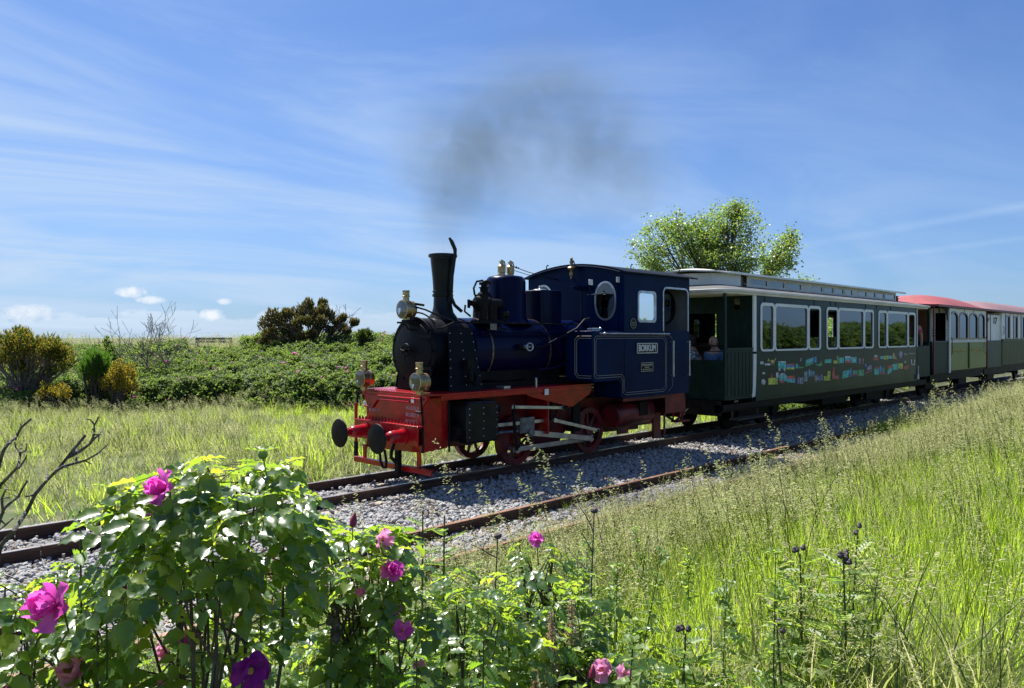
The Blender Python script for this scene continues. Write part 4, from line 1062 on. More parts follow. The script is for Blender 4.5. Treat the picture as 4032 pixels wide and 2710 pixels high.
def rod(name, p0, p1, h, th=0.03, ends=0.0, m=M_steel):
    p0 = Vector(p0); p1 = Vector(p1); t = (p1 - p0).normalized(); up = Vector((-t.z, 0, t.x)) if t.x else Vector((1, 0, 0)); s = Vector((0, th / 2, 0)); mb = MB()
    if up.z < 0: up = -up
    vs = [p0 - up * h / 2 - s, p1 - up * h / 2 - s, p1 + up * h / 2 - s, p0 + up * h / 2 - s, p0 - up * h / 2 + s, p1 - up * h / 2 + s, p1 + up * h / 2 + s, p0 + up * h / 2 + s]
    mb.add(vs, [(0, 1, 2, 3), (7, 6, 5, 4), (0, 4, 5, 1), (1, 5, 6, 2), (2, 6, 7, 3), (3, 7, 4, 0)])
    if ends:
        for p in (p0, p1): mb.cyl(p - s * 1.3, p + s * 1.3, ends, n=18)
    return P(name, mb, m, bevel=0.003)
for sy in (1, -1):
    Y = lambda y: y if sy == 1 else 2 * 8.39 - y
    rod('valve_rod', (7.79, Y(7.60), 0.90), (8.86, Y(7.60), 0.82), 0.045, 0.025, 0.036)
    rod('eccentric_rod', (8.70, Y(7.62), 0.64), (9.74, Y(7.62), 0.40), 0.050, 0.025, 0.036)
    rod('connecting_rod', (8.22, Y(7.68), 0.49), (9.64, Y(7.68), 0.275), 0.080, 0.03, 0.055)
    rod('coupling_rod', (8.03, Y(7.76), 0.262), (9.74, Y(7.76), 0.262), 0.070, 0.03, 0.06)
    rod('slide_bar', (7.50, Y(7.70), 0.655), (8.55, Y(7.70), 0.645), 0.050, 0.05, 0)
    mb = MB(); mb.box(8.0, 8.30, Y(7.70) - 0.035, Y(7.70) + 0.035, 0.50, 0.72); mb.cyl((8.22, Y(7.70) - 0.06, 0.50), (8.22, Y(7.70) + 0.03, 0.50), 0.06, n=16); mb.cyl((7.42, Y(7.70), 0.55), (8.1, Y(7.70), 0.53), 0.022, n=10)
    P('crosshead', mb, mat('oily_grey_steel', (0.20, 0.21, 0.23), 0.45, 0.6, col2=(0.10, 0.10, 0.12), nscale=10))
    mb = MB(); mb.tube([(7.79, Y(7.60), 0.93), (7.80, Y(7.59), 0.60), (7.86, Y(7.60), 0.28)], 0.024, 8); mb.tube([(7.86, Y(7.60), 0.30), (8.1, Y(7.66), 0.42)], 0.018, 8)
    P('combination_lever', mb, M_dark)
    mb = MB(); mb.tube([(8.74, Y(7.66), 1.02), (8.68, Y(7.66), 0.92), (8.64, Y(7.66), 0.78), (8.66, Y(7.66), 0.64)], 0.030, 8); mb.tube([(8.92, Y(7.66), 1.06), (8.80, Y(7.66), 0.80), (8.70, Y(7.66), 0.62)], 0.014, 8); mb.tube([(8.74, Y(7.64), 1.08), (8.66, Y(7.64), 0.93)], 0.010, 8); mb.cyl((8.86, Y(7.56), 0.82), (8.86, Y(7.70), 0.82), 0.03, n=12); mb.box(8.95, 9.12, Y(7.70) - 0.02, Y(7.70) + 0.02, 0.78, 0.86)
    P('expansion_link', mb, M_dark)
    mb = MB(); mb.prism([(9.02, 0.98), (9.10, 0.99), (9.12, 0.86), (9.06, 0.80), (9.01, 0.88)], 'y', Y(7.66) - 0.01, Y(7.66) + 0.01); P('bracket', mb, M_red)
    mb = MB(); mb.tube([(9.74, Y(7.62), 0.42), (9.72, Y(7.64), 0.30), (9.76, Y(7.74), 0.25)], 0.035, 10); P('return_crank', mb, M_dark)
    mb = MB(); mb.cyl((10.30, Y(7.80), 0.58), (11.35, Y(7.80), 0.60), 0.20, n=26); P('air_tank', mb, M_redgrime_shadow, bevel=0.02)
    mb = MB(); mb.box(10.86, 11.10, Y(7.62) - 0.03, Y(7.62) + 0.03, 0.55, 0.78); mb.box(9.32, 9.5, Y(7.80) - 0.02, Y(7.80) + 0.02, 0.4, 0.95); P('springs', mb, M_dark)
    mb = MB(); mb.box(10.1, 11.93, Y(7.40) - 0.012, Y(7.40) + 0.012, 0.845, 0.90); mb.box(11.36, 11.93, Y(7.42) - 0.01, Y(7.42) + 0.01, 0.56, 0.8445); mb.box(11.38, 11.42, Y(7.46) - 0.01, Y(7.46) + 0.01, 0.2, 0.56); mb.prism([(11.93, 0.9), (12.0, 0.82), (12.0, 0.5), (11.94, 0.48)], 'y', Y(7.42) - 0.01, Y(7.42) + 0.01)
    P('rear_valance', mb, M_redgrime_shadow, bevel=0.003)
    mb = MB(); mb.box(11.56, 11.96, Y(7.36) - 0.07, Y(7.36) + 0.07, 0.40, 0.43); mb.box(11.62, 11.64, Y(7.42), Y(7.44), 0.43, 0.86); mb.box(11.90, 11.92, Y(7.42), Y(7.44), 0.43, 0.86)
    P('cab_step', mb, M_redgrime_shadow)
    mb = MB(); mb.box(10.55, 10.85, Y(7.84) - 0.012, Y(7.84) + 0.012, 0.24, 0.36); mb.box(11.40, 11.62, Y(7.7) - 0.02, Y(7.7) + 0.02, 0.10, 0.55); P('ash_pan', mb, M_redgrime_shadow)
mb = MB(); mb.box(11.955, 11.99, 7.5, 9.25, 0.45, 0.80); P('rear_beam', mb, M_redgrime_shadow)
mb = MB(); mb.box(11.99, 12.55, 8.30, 8.42, 0.50, 0.56); mb.lathe((11.99, 8.36, 0.60), (1, 0, 0), [(0, 0.06), (0.4, 0.05), (0.42, 0.17), (0.45, 0.17)], 24); P('rear_coupling', mb, M_dark)
mb = MB(); mb.box(8.30, 8.33, 7.64, 7.66, 1.16, 1.27); mb.sphere((8.315, 7.65, 1.28), 0.018, 8, 6); mb.box(7.62, 7.75, 7.62, 7.78, 1.165, 1.20); P('footplate_tap', mb, M_steel)
# ------------------------------------------------------------------ coaches
Y0, Y1 = 7.20, 9.52      # outer faces of the saloon sides
def wall_with_openings(mb, x0, x1, ya, yb, zb, zt, holes):
    """holes: list of (xa, xb, za, zb) sharing one sill and head height"""
    za, zh = holes[0][2], holes[0][3]
    mb.box(x0, x1, ya, yb, zb, za); mb.box(x0, x1, ya, yb, zh, zt)
    xs = [x0] + [v for h in holes for v in (h[0], h[1])] + [x1]
    for i in range(0, len(xs), 2):
        if xs[i + 1] - xs[i] > 1e-4: mb.box(xs[i], xs[i + 1], ya, yb, za + 0.0, zh)
    return mb
def wheelset(par, x, r=0.30):
    for y in (7.94, 8.84):
        mb = MB(); mb.lathe((x, y - 0.05, r), (0, 1, 0), [(0, r - 0.03), (0.005, r), (0.07, r), (0.072, r + 0.025), (0.1, r + 0.02)], 28); mb.lathe((x, y - 0.051, r), (0, -1, 0), [(0, 0.10), (0.03, 0.09), (0.06, 0.07), (0.061, 0)], 16)
        part('wheel', mb, M_dark, par)
    mb = MB(); mb.cyl((x, 7.9, r), (x, 8.9, r), 0.05, n=10); part('axle', mb, M_dark, par)
def bogie(par, xc, wb=1.3):
    mb = MB()
    for y in (7.68, 9.06):
        mb.prism([(xc - wb / 2 - 0.35, 0.40), (xc - wb / 2 - 0.28, 0.25), (xc - wb / 2 + 0.25, 0.22), (xc - 0.35, 0.18), (xc + 0.35, 0.18), (xc + wb / 2 - 0.25, 0.22), (xc + wb / 2 + 0.28, 0.25), (xc + wb / 2 + 0.35, 0.40)], 'y', y, y + 0.04)
        for s in (-1, 1): mb.box(xc + s * wb / 2 - 0.09, xc + s * wb / 2 + 0.09, y - 0.05, y + 0.06, 0.20, 0.40)
    mb.box(xc - 0.15, xc + 0.15, 7.7, 9.06, 0.2, 0.46); mb.box(xc - wb / 2 - 0.3, xc + wb / 2 + 0.3, 7.75, 7.85, 0.42, 0.50); mb.box(xc - wb / 2 - 0.3, xc + wb / 2 + 0.3, 8.9, 9.0, 0.42, 0.50)
    b = part('bogie', mb, M_dark, par)
    for s in (-1, 1): wheelset(b, xc + s * wb / 2, 0.29)

# ---------------- first coach: green saloon with a raised lantern roof
C1 = empty('lantern_roof_coach', (19.0, 8.36, 0.0), 'dark green saloon coach with white framed windows, painted train pictures and a raised lantern roof', 'railway coach')
def P(name, mb, m, **kw): return part(name, mb, m, C1, **kw)
BX0, BX1 = 14.24, 24.06
ZBOT, ZTOP = 0.62, 2.76
WZ0, WZ1 = 1.625, 2.545
wins = [(14.46, 15.02), (15.07, 16.65), (16.70, 17.31), (17.69, 18.31), (18.36, 19.95), (20.00, 20.60), (21.00, 21.60), (21.65, 23.27), (23.32, 23.90)]
holes = [(a + 0.01, b - 0.01, WZ0, WZ1) for a, b in wins]
for (ya, yb) in ((Y0, Y0 + 0.03), (Y1 - 0.03, Y1)):
    mb = MB(); wall_with_openings(mb, BX0, BX1, ya, yb, ZBOT, ZTOP, holes)
    P('side_wall', mb, M_green)
    yy = ya if ya == Y0 else yb
    s = -1 if ya == Y0 else 1
    for i, (a, b_) in enumerate(wins):
        mb = MB(); y2 = (yy - 0.018, yy + 0.004) if s < 0 else (yy - 0.004, yy + 0.018)
        if s < 0 or True:
            mb.ringprism(rrect(a - 0.028, b_ + 0.028, WZ0 - 0.028, WZ1 + 0.035, 0.10, 4), rrect(a + 0.032, b_ - 0.032, WZ0 + 0.012, WZ1 - 0.032, 0.07, 4), 'y', y2[0] + (0.0015 if i % 2 else 0), y2[1])
        w = P('window_frame', mb, M_white, bevel=0.004)
        open_pane = (i in (2, 3, 8))
        mb = MB(); g0 = yy + s * -0.012
        if open_pane: mb.box(a + 0.02, b_ - 0.02, min(g0, g0 + 0.004), max(g0, g0 + 0.004), WZ0, WZ0 + 0.26)
        else: mb.box(a + 0.02, b_ - 0.02, min(g0, g0 + 0.004), max(g0, g0 + 0.004), WZ0, WZ1)
        part('pane', mb, M_glass_side if s < 0 else M_glass, w)
        mb = MB(); mb.box(a + 0.03, b_ - 0.03, g0 + 0.010, g0 + 0.022, WZ1 - 0.07, WZ1 - 0.02)
        if not open_pane: mb.box(a + 0.03, a + 0.06, g0 + 0.010, g0 + 0.022, WZ0, WZ1 - 0.07); mb.box(b_ - 0.06, b_ - 0.03, g0 + 0.010, g0 + 0.022, WZ0, WZ1 - 0.07)
        part('sash', mb, M_green_dk, w)
    # body mouldings
    mb = MB(); y2 = (yy - 0.010, yy - 0.001) if s < 0 else (yy + 0.001, yy + 0.010)
    mb.box(BX0, BX1, *y2, 1.545, 1.575)
    for x in (14.62, 17.0, 17.9, 18.2, 20.1, 20.85, 21.9): mb.box(x, x + 0.02, *y2, 2.60, 2.72)
    mb.box(BX0, BX1, *y2, 0.64, 0.68)
    P('body_moulding', mb, M_green)
# end bulkheads
def bulkhead(x, m, wy, zw, dooropen=None):
    mb = MB(); (a, b_), (c, d) = wy, zw
    
    if dooropen:
        p, q, r_, t_ = dooropen; mb.box(x, x + 0.03, Y0 + 0.031, p, ZBOT, ZTOP); mb.box(x, x + 0.03, q, a, ZBOT, ZTOP); mb.box(x, x + 0.03, p, q, ZBOT, r_); mb.box(x, x + 0.03, p, q, t_, ZTOP)
    else: mb.box(x, x + 0.03, Y0 + 0.031, a, ZBOT, ZTOP)
    mb.box(x, x + 0.03, b_, Y1 - 0.031, ZBOT, ZTOP); mb.box(x, x + 0.03, a, b_, ZBOT, c); mb.box(x, x + 0.03, a, b_, d, ZTOP)
    return mb
P('bulkhead', bulkhead(14.16, M_green_dk, (8.02, 8.75), (1.43, 2.37), (7.50, 7.63, 2.44, 2.66)), M_green_dk)
P('bulkhead', bulkhead(24.03, M_wood, (8.0, 8.6), (1.7, 2.6)), M_wood)
# white corner posts
for x, w in ((14.125, 0.11), (24.065, 0.035)):
    for y in (Y0 - 0.02, Y1 - 0.01):
        mb = MB(); mb.prism([(x, 1.60), (x + w, 1.60), (x + w, ZTOP), (x, ZTOP)], 'y', y, y + 0.03)
        mb.prism([(x - 0.05, 0.70), (x + 0.06, 0.72), (x + 0.085, 0.9), (x + w, 1.3), (x + w, 1.555), (x, 1.555), (x - 0.005, 1.3), (x - 0.015, 1.0)], 'y', y, y + 0.03) if w > 0.1 else None
        P('corner_post', mb, M_white)
# floor, inner lining, seats
mb = MB(); mb.box(13.05, 25.3, Y0 + 0.035, Y1 - 0.035, 0.70, 0.76); P('floor', mb, M_dark)
mb = MB()
for i in range(7):
    x = 14.9 + i * 1.4
    for ya, yb in ((7.3, 8.1), (8.65, 9.45)):
        mb.box(x, x + 0.42, ya, yb, 1.10, 1.20); mb.box(x + 0.42, x + 0.50, ya, yb, 0.80, 1.75)
P('seats', mb, M_wood)
mb = MB(); mb.box(BX0 + 0.05, BX1 - 0.05, Y0 + 0.04, Y1 - 0.04, 2.70, 2.715); P('ceiling', mb, M_cream)
# eaves roof with curved platform ends
def hoop(x0, x1, y0, y1, r, n=6):
    pts = []
    for cx, cy, s0 in ((x1 - r, y1 - r, 0), (x0 + r, y1 - r, 90), (x0 + r, y0 + r, 180), (x1 - r, y0 + r, 270)):
        for k in range(n + 1):
            an = R(s0 + 90 * k / n); pts.append((cx + r * math.cos(an), cy + r * math.sin(an)))
    return pts
RX0, RX1 = 13.0, 25.38
mb = MB()
outer = hoop(RX0, RX1, 7.10, 9.62, 0.45)
mb.prism(outer, 'z', 2.755, 2.80)
mb.prism(hoop(RX0 + 0.05, RX1 - 0.05, 7.15, 9.57, 0.42), 'z', 2.71, 2.7545)
P('eaves', mb, M_cream, bevel=0.006)
mb = MB(); n = len(outer)   # lower roof sloping to the lantern
ring1 = [(x, y, 2.801) for x, y in hoop(RX0 + 0.01, RX1 - 0.01, 7.12, 9.60, 0.44)]; ring2 = [(x, y, 2.87) for x, y in hoop(RX0 + 0.25, RX1 - 0.25, 7.38, 9.34, 0.40)]; ring3 = [(x, y, 2.93) for x, y in hoop(RX0 + 0.6, RX1 - 0.9, 7.68, 9.04, 0.3)]
mb.add(ring1 + ring2 + ring3, [(i, (i + 1) % n, n + (i + 1) % n, n + i) for i in range(n)] + [(n + i, n + (i + 1) % n, 2 * n + (i + 1) % n, 2 * n + i) for i in range(n)] + [tuple(range(2 * n, 3 * n))])
P('lower_roof', mb, mat('dark_roof_felt', (0.05, 0.055, 0.06), 0.8, col2=(0.09, 0.09, 0.09), nscale=3, bump=0.1))
# lantern (clerestory)
LY0, LY1 = 7.72, 9.0
mb = MB()
# closed rounded front of the lantern
mb.prism([(13.62, 8.36 - 0.10), (13.62, 8.36 + 0.10), (13.75, 8.86), (14.05, LY1), (14.62, LY1), (14.62, LY0), (14.05, LY0), (13.75, 7.86)], 'z', 2.90, 3.17)
P('lantern_end', mb, M_white)
lw = [(14.95, 15.53), (15.60, 16.15), (16.22, 16.80), (16.87, 17.45)]
lw = [(15.02, 15.80), (15.87, 16.62), (16.69, 17.50), (18.10, 18.70), (18.77, 19.36), (19.43, 20.02), (20.09, 20.6), (21.05, 21.60), (21.66, 22.25), (22.31, 22.95), (23.03, 23.85)]
for y in (LY0, LY1 - 0.02):
    mb = MB(); h = [(a, b_, 2.965, 3.115) for a, b_ in lw]
    wall_with_openings(mb, 14.90, 23.95, y, y + 0.02, 2.90, 3.165, h)
    lwp = P('lantern_side', mb, M_cream)
    for a, b_ in lw:
        mb = MB(); mb.ringprism(rrect(a - 0.012, b_ + 0.012, 2.953, 3.127, 0.01, 1), rrect(a + 0.018, b_ - 0.018, 2.983, 3.098, 0.01, 1), 'y', y - 0.008 if y == LY0 else y + 0.021, y - 0.001 if y == LY0 else y + 0.028)
        f = P('lantern_window', mb, M_cream)
        mb = MB(); mb.box(a, b_, y + 0.008, y + 0.012, 2.965, 3.115); part('pane', mb, M_glass, f)
mb = MB()
for x in (14.64, 17.62): mb.box(x, x + 0.22, LY0 + 0.06, LY0 + 0.30, 2.92, 3.16)
P('vent_boxes', mb, M_wood)
mb = MB(); mb.box(14.62, 23.95, LY0 + 0.2, LY1 - 0.2, 2.90, 2.93); mb.box(23.96, 24.05, LY0 + 0.03, LY1 - 0.03, 2.9, 3.165); P('lantern_curb', mb, M_dark)
mb = MB()   # arched lantern roof
ys = np.linspace(LY0 - 0.14, LY1 + 0.14, 17)
def lz(y): return 3.175 + 0.085 * (1 - ((y - 8.36) / 0.78) ** 2)
vs = []; fs = []
for x, k in ((13.35, 0), (13.55, 1), (13.9, 1), (24.1, 1), (24.32, 1)):
    for y in ys:
        yy = 8.36 + (y - 8.36) * (0.55 if x < 13.4 else 0.86 if x < 13.6 else 1.0)
        zz = lz(yy) - (0.03 if x < 13.4 else 0)
        vs.append((x, yy, zz)); vs.append((x, yy, zz - 0.028))
m_ = len(ys) * 2
for r_ in range(4):
    for i in range(len(ys) - 1):
        a = r_ * m_ + 2 * i; b_ = a + m_
        fs += [(a, a + 2, b_ + 2, b_), (a + 1, b_ + 1, b_ + 3, a + 3)]
    a = r_ * m_; fs.append((a, a + m_, a + m_ + 1, a + 1)); a = r_ * m_ + m_ - 2; fs.append((a, a + 1, a + m_ + 1, a + m_))
for r_ in (0, 4):
    for i in range(len(ys) - 1):
        a = r_ * m_ + 2 * i; fs.append((a, a + 1, a + 3, a + 2))
mb.add(vs, fs); P('lantern_roof', mb, M_cream)
mb = MB(); mb.box(13.9, 24.33, LY0 - 0.155, LY0 - 0.139, 3.155, 3.195); mb.box(13.9, 24.33, LY1 + 0.139, LY1 + 0.155, 3.155, 3.195); P('lantern_gutter', mb, M_white)
mb = MB(); mb.lathe((24.35, 7.85, 2.84), (0, 0, 1), [(0, 0.10), (0.02, 0.07), (0.17, 0.055), (0.175, 0.085), (0.19, 0.085), (0.195, 0.05), (0.24, 0.05), (0.245, 0.075), (0.26, 0.07), (0.262, 0)], 18); P('stove_pipe', mb, M_dark)
# open platform at the front
mb = MB()
mb.box(13.03, 13.06, 7.235, 9.48, 0.70, 1.45)
P('platform_end_panel', mb, M_green_dk)
mb = MB(); mb.box(13.02, 13.09, 7.195, 7.235, 0.70, 2.71); mb.box(13.02, 13.09, 9.48, 9.52, 0.70, 2.71); P('platform_posts', mb, M_green_dk)
mb = MB(); mb.tube([(13.02, 7.22, 1.72), (13.02, 9.50, 1.72)], 0.014, 8); mb.tube([(13.0, 7.23, 1.62), (13.0, 9.5, 1.62)], 0.008, 8); P('platform_rail', mb, M_dark)
for y, yn in ((Y0, 'near'), (Y1 - 0.02, 'far')):
    mb = MB(); mb.box(13.09, 14.12, y + 0.002, y + 0.018, 0.72, 1.655); gt = P('platform_gate', mb, M_green_dk)
    for k in range(7):
        mb = MB(); x = 13.11 + k * 0.145; mb.box(x, x + 0.125, y - 0.008 if yn == 'near' else y + 0.019, y + 0.001 if yn == 'near' else y + 0.028, 0.78, 1.60)
        part('board', mb, M_green_dk, gt, bevel=0.003)
    mb = MB(); mb.box(13.09, 14.12, y - 0.012, y + 0.03, 1.656, 1.68); mb.box(13.09, 14.12, y - 0.012, y + 0.03, 0.70, 0.72); part('gate_rail', mb, M_green, gt)
mb = MB(); mb.tube([(13.06, 9.505, 2.0), (14.2, 9.505, 2.0)], 0.010, 6); P('platform_bar', mb, M_dark)
mb = MB(); mb.box(13.90, 14.15, 7.6, 9.45, 1.08, 1.14); mb.box(14.10, 14.15, 7.6, 9.45, 1.14, 1.55); P('platform_bench', mb, M_wood)
# rear platform
mb = MB(); mb.box(25.25, 25.28, 7.25, 9.48, 0.72, 1.62); mb.box(24.11, 25.25, Y0 + 0.001, Y0 + 0.021, 0.72, 1.62); mb.box(24.11, 25.25, Y1 - 0.021, Y1 - 0.001, 0.72, 1.62); mb.box(25.24, 25.29, 7.20, 7.26, 0.7, 2.71); mb.box(25.24, 25.29, 9.46, 9.52, 0.7, 2.71)
P('rear_platform_panels', mb, M_green_dk)
mb = MB(); mb.tube([(24.12, 7.17, 0.70), (24.10, 7.16, 1.05)], 0.012, 6); mb.box(24.02, 24.10, 7.14, 7.17, 0.66, 0.80); P('step_stirrup', mb, M_white)
# underframe
mb = MB(); mb.box(13.0, 25.3, 7.30, 7.40, 0.46, 0.61); mb.box(13.0, 25.3, 9.32, 9.42, 0.46, 0.61); mb.box(13.2, 25.1, 7.41, 9.31, 0.56, 0.62); mb.box(13.0, 13.06, 7.3, 9.42, 0.40, 0.69); mb.box(25.26, 25.32, 7.3, 9.42, 0.40, 0.69); mb.box(13.05, 16.4, 7.24, 7.30, 0.50, 0.61)
P('underframe', mb, M_dark)
bogie(C1, 15.2, 1.5); bogie(C1, 22.2, 1.5)
mb = MB(); mb.box(18.4, 19.9, 7.6, 8.0, 0.25, 0.46); mb.cyl((19.9, 8.6, 0.32), (21.0, 8.6, 0.32), 0.14, n=18); mb.box(17.2, 17.25, 7.5, 9.2, 0.36, 0.5); P('battery_box', mb, M_dark)
mb = MB(); mb.box(13.45, 14.6, 7.12, 7.34, 0.30, 0.33); mb.box(13.5, 13.53, 7.3, 7.33, 0.33, 0.56); mb.box(14.5, 14.53, 7.3, 7.33, 0.33, 0.56); P('step_board', mb, mat('worn_step_timber', (0.08, 0.05, 0.035), 0.8, col2=(0.04, 0.03, 0.02), nscale=9))
mb = MB(); mb.box(12.6, 13.0, 8.3, 8.42, 0.50, 0.56); mb.lathe((13.0, 8.36, 0.60), (-1, 0, 0), [(0, 0.06), (0.35, 0.05), (0.37, 0.17), (0.40, 0.17)], 24); P('coupler', mb, M_dark)
mb = MB(); mb.tube([(12.9, 7.9, 0.5), (12.5, 7.95, 0.30), (12.1, 7.9, 0.45)], 0.025, 8); P('brake_hose', mb, M_dark)
text('BREMSE', 0.05, (13.45, 7.195, 0.66), (R(90), 0, 0), M_platetext, C1, xs=0.9)
bpy.data.objects[-1] if False else None

# painted pictures along the side: flat colour shapes just proud of the panel
PX = lambda px, py: (14.30 + 0, 0)
mural_cols = {'t': (0.05, 0.42, 0.34), 'c': (0.10, 0.45, 0.50), 'y': (0.46, 0.48, 0.07), 'r': (0.50, 0.07, 0.05), 'b': (0.07, 0.19, 0.48), 'w': (0.55, 0.60, 0.58), 'o': (0.50, 0.32, 0.12), 'p': (0.30, 0.24, 0.38), 'g': (0.06, 0.30, 0.14), 'k': (0.35, 0.08, 0.16)}
mkeys = list(mural_cols); mm = [mat('mural_paint_' + k, tuple(min(0.8, 1.7 * q) for q in mural_cols[k]), 0.45, col2=tuple(c * 0.6 for c in mural_cols[k]), nscale=14) for k in mkeys]
mb = MB()
def side_xz(px, py, Y=Y0):
    a = (px - 2016) / 3028; b_ = (1325 - py) / 3028; dx = FX + a * RX; dy = FY + a * RY; t = Y / dy
    return t * dx, HC + t * b_
def shape(k, pts, y=7.1965):
    P_ = [side_xz(2980 + px / 3.535, 1360 + py / 3.535) for px, py in pts]
    mb.prism(P_, 'y', y, y + 0.002, mkeys.index(k))
def rect(k, x0, y0, x1, y1, s=0.0, y=7.1965): shape(k, [(x0, y1), (x1, y1 + s * (x1 - x0)), (x1, y0 + s * (x1 - x0)), (x0, y0)], y)
rect('w', 45, 225, 90, 265); shape('y', [(142, 225), (178, 222), (160, 180)]); rect('o', 190, 205, 245, 250); shape('y', [(240, 215), (255, 212), (268, 180), (252, 182)]); rect('w', 110, 250, 185, 280); rect('o', 205, 250, 212, 280); rect('o', 232, 250, 238, 280)
rect('t', 293, 222, 403, 325, 0.0); rect('w', 300, 222, 400, 240, 0, 7.194)
for x in (305, 340, 372): rect('c', x, 262, x + 22, 295, 0, 7.194)
for cx in (312, 383): shape('w', [(cx + 13 * math.cos(t), 340 + 22 * math.sin(t)) for t in np.linspace(0, 6.0, 12)], 7.1945)
rect('b', 412, 255, 520, 308); rect('y', 412, 308, 520, 336); rect('r', 412, 255, 520, 275, 0, 7.194)
rect('c', 540, 258, 570, 322); rect('t', 576, 285, 585, 310); shape('g', [(590, 300), (650, 300), (645, 318), (560, 322)]); shape('w', [(598, 225), (610, 222), (625, 172), (615, 175)])
rect('t', 678, 205, 785, 295, -0.35); rect('g', 680, 265, 782, 298, -0.35, 7.194)
for x in (690, 722, 754): rect('c', x, 205 - 0.35 * (x - 678) + 15, x + 22, 240 - 0.35 * (x - 678) + 15, -0.3, 7.193)
rect('b', 795, 160, 828, 240, 0.0); shape('g', [(800, 270), (870, 292), (910, 275), (890, 200), (880, 255), (830, 262)])
rect('t', 942, 195, 1033, 250, -0.05); rect('y', 1065, 210, 1125, 255); rect('y', 1112, 150, 1130, 212); rect('t', 1132, 172, 1210, 250, -0.05)
rect('w', 1225, 152, 1300, 225); rect('c', 1232, 170, 1295, 215, 0, 7.194); rect('r', 1228, 215, 1298, 245, 0, 7.1935); rect('c', 1308, 165, 1385, 245)
for i, x in enumerate((1425, 1440, 1455, 1475)): rect('wbko'[i], x, 180, x + 8, 260)
rect('r', 1620, 165, 1690, 208, -0.02); rect('w', 1635, 135, 1676, 168); rect('c', 1712, 150, 1765, 190); rect('y', 1768, 145, 1825, 198); rect('c', 1830, 145, 1885, 185); shape('o', [(1890, 185), (1945, 195), (1925, 150), (1905, 100), (1893, 105)])
shape('p', [(2003 + 24 * math.cos(t), 130 + 48 * math.sin(t)) for t in np.linspace(0, 6.0, 14)]); rect('w', 2055, 110, 2062, 140); rect('w', 2085, 108, 2092, 138); rect('w', 2115, 112, 2200, 117)
# lower row
rect('w', 75, 375, 113, 402); shape('w', [(90 + 28 * math.cos(t), 510 + 40 * math.sin(t)) for t in np.linspace(0, 6.0, 14)])
rect('r', 195, 395, 212, 450); rect('y', 160, 458, 290, 548, -0.05); rect('w', 265, 378, 302, 450); rect('g', 225, 515, 240, 525, 0, 7.194)
rect('c', 308, 410, 410, 500); rect('w', 330, 388, 388, 412); rect('r', 318, 490, 380, 522, 0, 7.194); rect('g', 352, 415, 368, 485, 0, 7.194)
shape('r', [(415, 430), (520, 420), (530, 450), (530, 470), (412, 470)]); rect('c', 412, 462, 528, 515, 0.05, 7.194)
r_ = random.Random(3)
for i in range(9): x = 562 + i * 9.5; rect(r_.choice('wbkwp'), x, 440 + r_.uniform(-10, 20), x + 6, 545 - r_.uniform(0, 20))
for i in range(4): x = 662 + i * 10; rect('wtww'[i], x, 365 + r_.uniform(-5, 10), x + 6, 510 - r_.uniform(0, 10))
for i in range(10): x = 708 + i * 10; rect(r_.choice('wwtcbw'), x, 335 + r_.uniform(-10, 30), x + 6, 430 + r_.uniform(-25, 20))
for i in range(12): x = 806 + i * 9; rect(r_.choice('wkbwpo'), x, 400 + r_.uniform(0, 40), x + 6, 505 + r_.uniform(-25, 5))
rect('y', 930, 430, 1020, 490, 0.0); rect('y', 980, 360, 1022, 432); shape('r', [(1045, 470), (1055, 300), (1075, 300), (1085, 430), (1140, 440), (1142, 470)]); rect('k', 1045, 420, 1140, 440, 0, 7.194)
rect('t', 1190, 365, 1285, 465, -0.28); rect('c', 1205, 360, 1225, 420, -0.2, 7.194); rect('c', 1240, 350, 1262, 410, -0.2, 7.194); rect('b', 1290, 320, 1318, 440); rect('g', 1330, 350, 1400, 405); rect('k', 1325, 400, 1400, 420); rect('g', 1412, 345, 1490, 430, -0.1)
rect('b', 1503, 255, 1525, 300); rect('p', 1530, 300, 1600, 350, -0.3); rect('b', 1545, 285, 1590, 300, -0.3); rect('k', 1510, 380, 1600, 395, -0.4)
rect('t', 1634, 325, 1700, 410); rect('r', 1642, 302, 1700, 328); rect('b', 1708, 282, 1735, 375); rect('g', 1745, 310, 1775, 370); rect('k', 1712, 372, 1785, 400)
shape('r', [(1815, 300), (1885, 258), (1890, 300), (1820, 340)]); shape('t', [(1815, 410), (1878, 370), (1886, 305), (1818, 342)]); rect('t', 1890, 262, 1958, 345, -0.1); rect('y', 1968, 250, 2030, 325); shape('r', [(2040, 320), (2060, 290), (2110, 270), (2100, 330), (2060, 340)])
shape('w', [(2140, 200), (2155, 195), (2160, 260), (2185, 260), (2188, 195), (2200, 200), (2195, 275), (2150, 275)]); rect('w', 2055, 215, 2072, 245)
P('painted_pictures', mb, mm, smooth=0, kind='stuff')
mb = MB(); M_ = 0
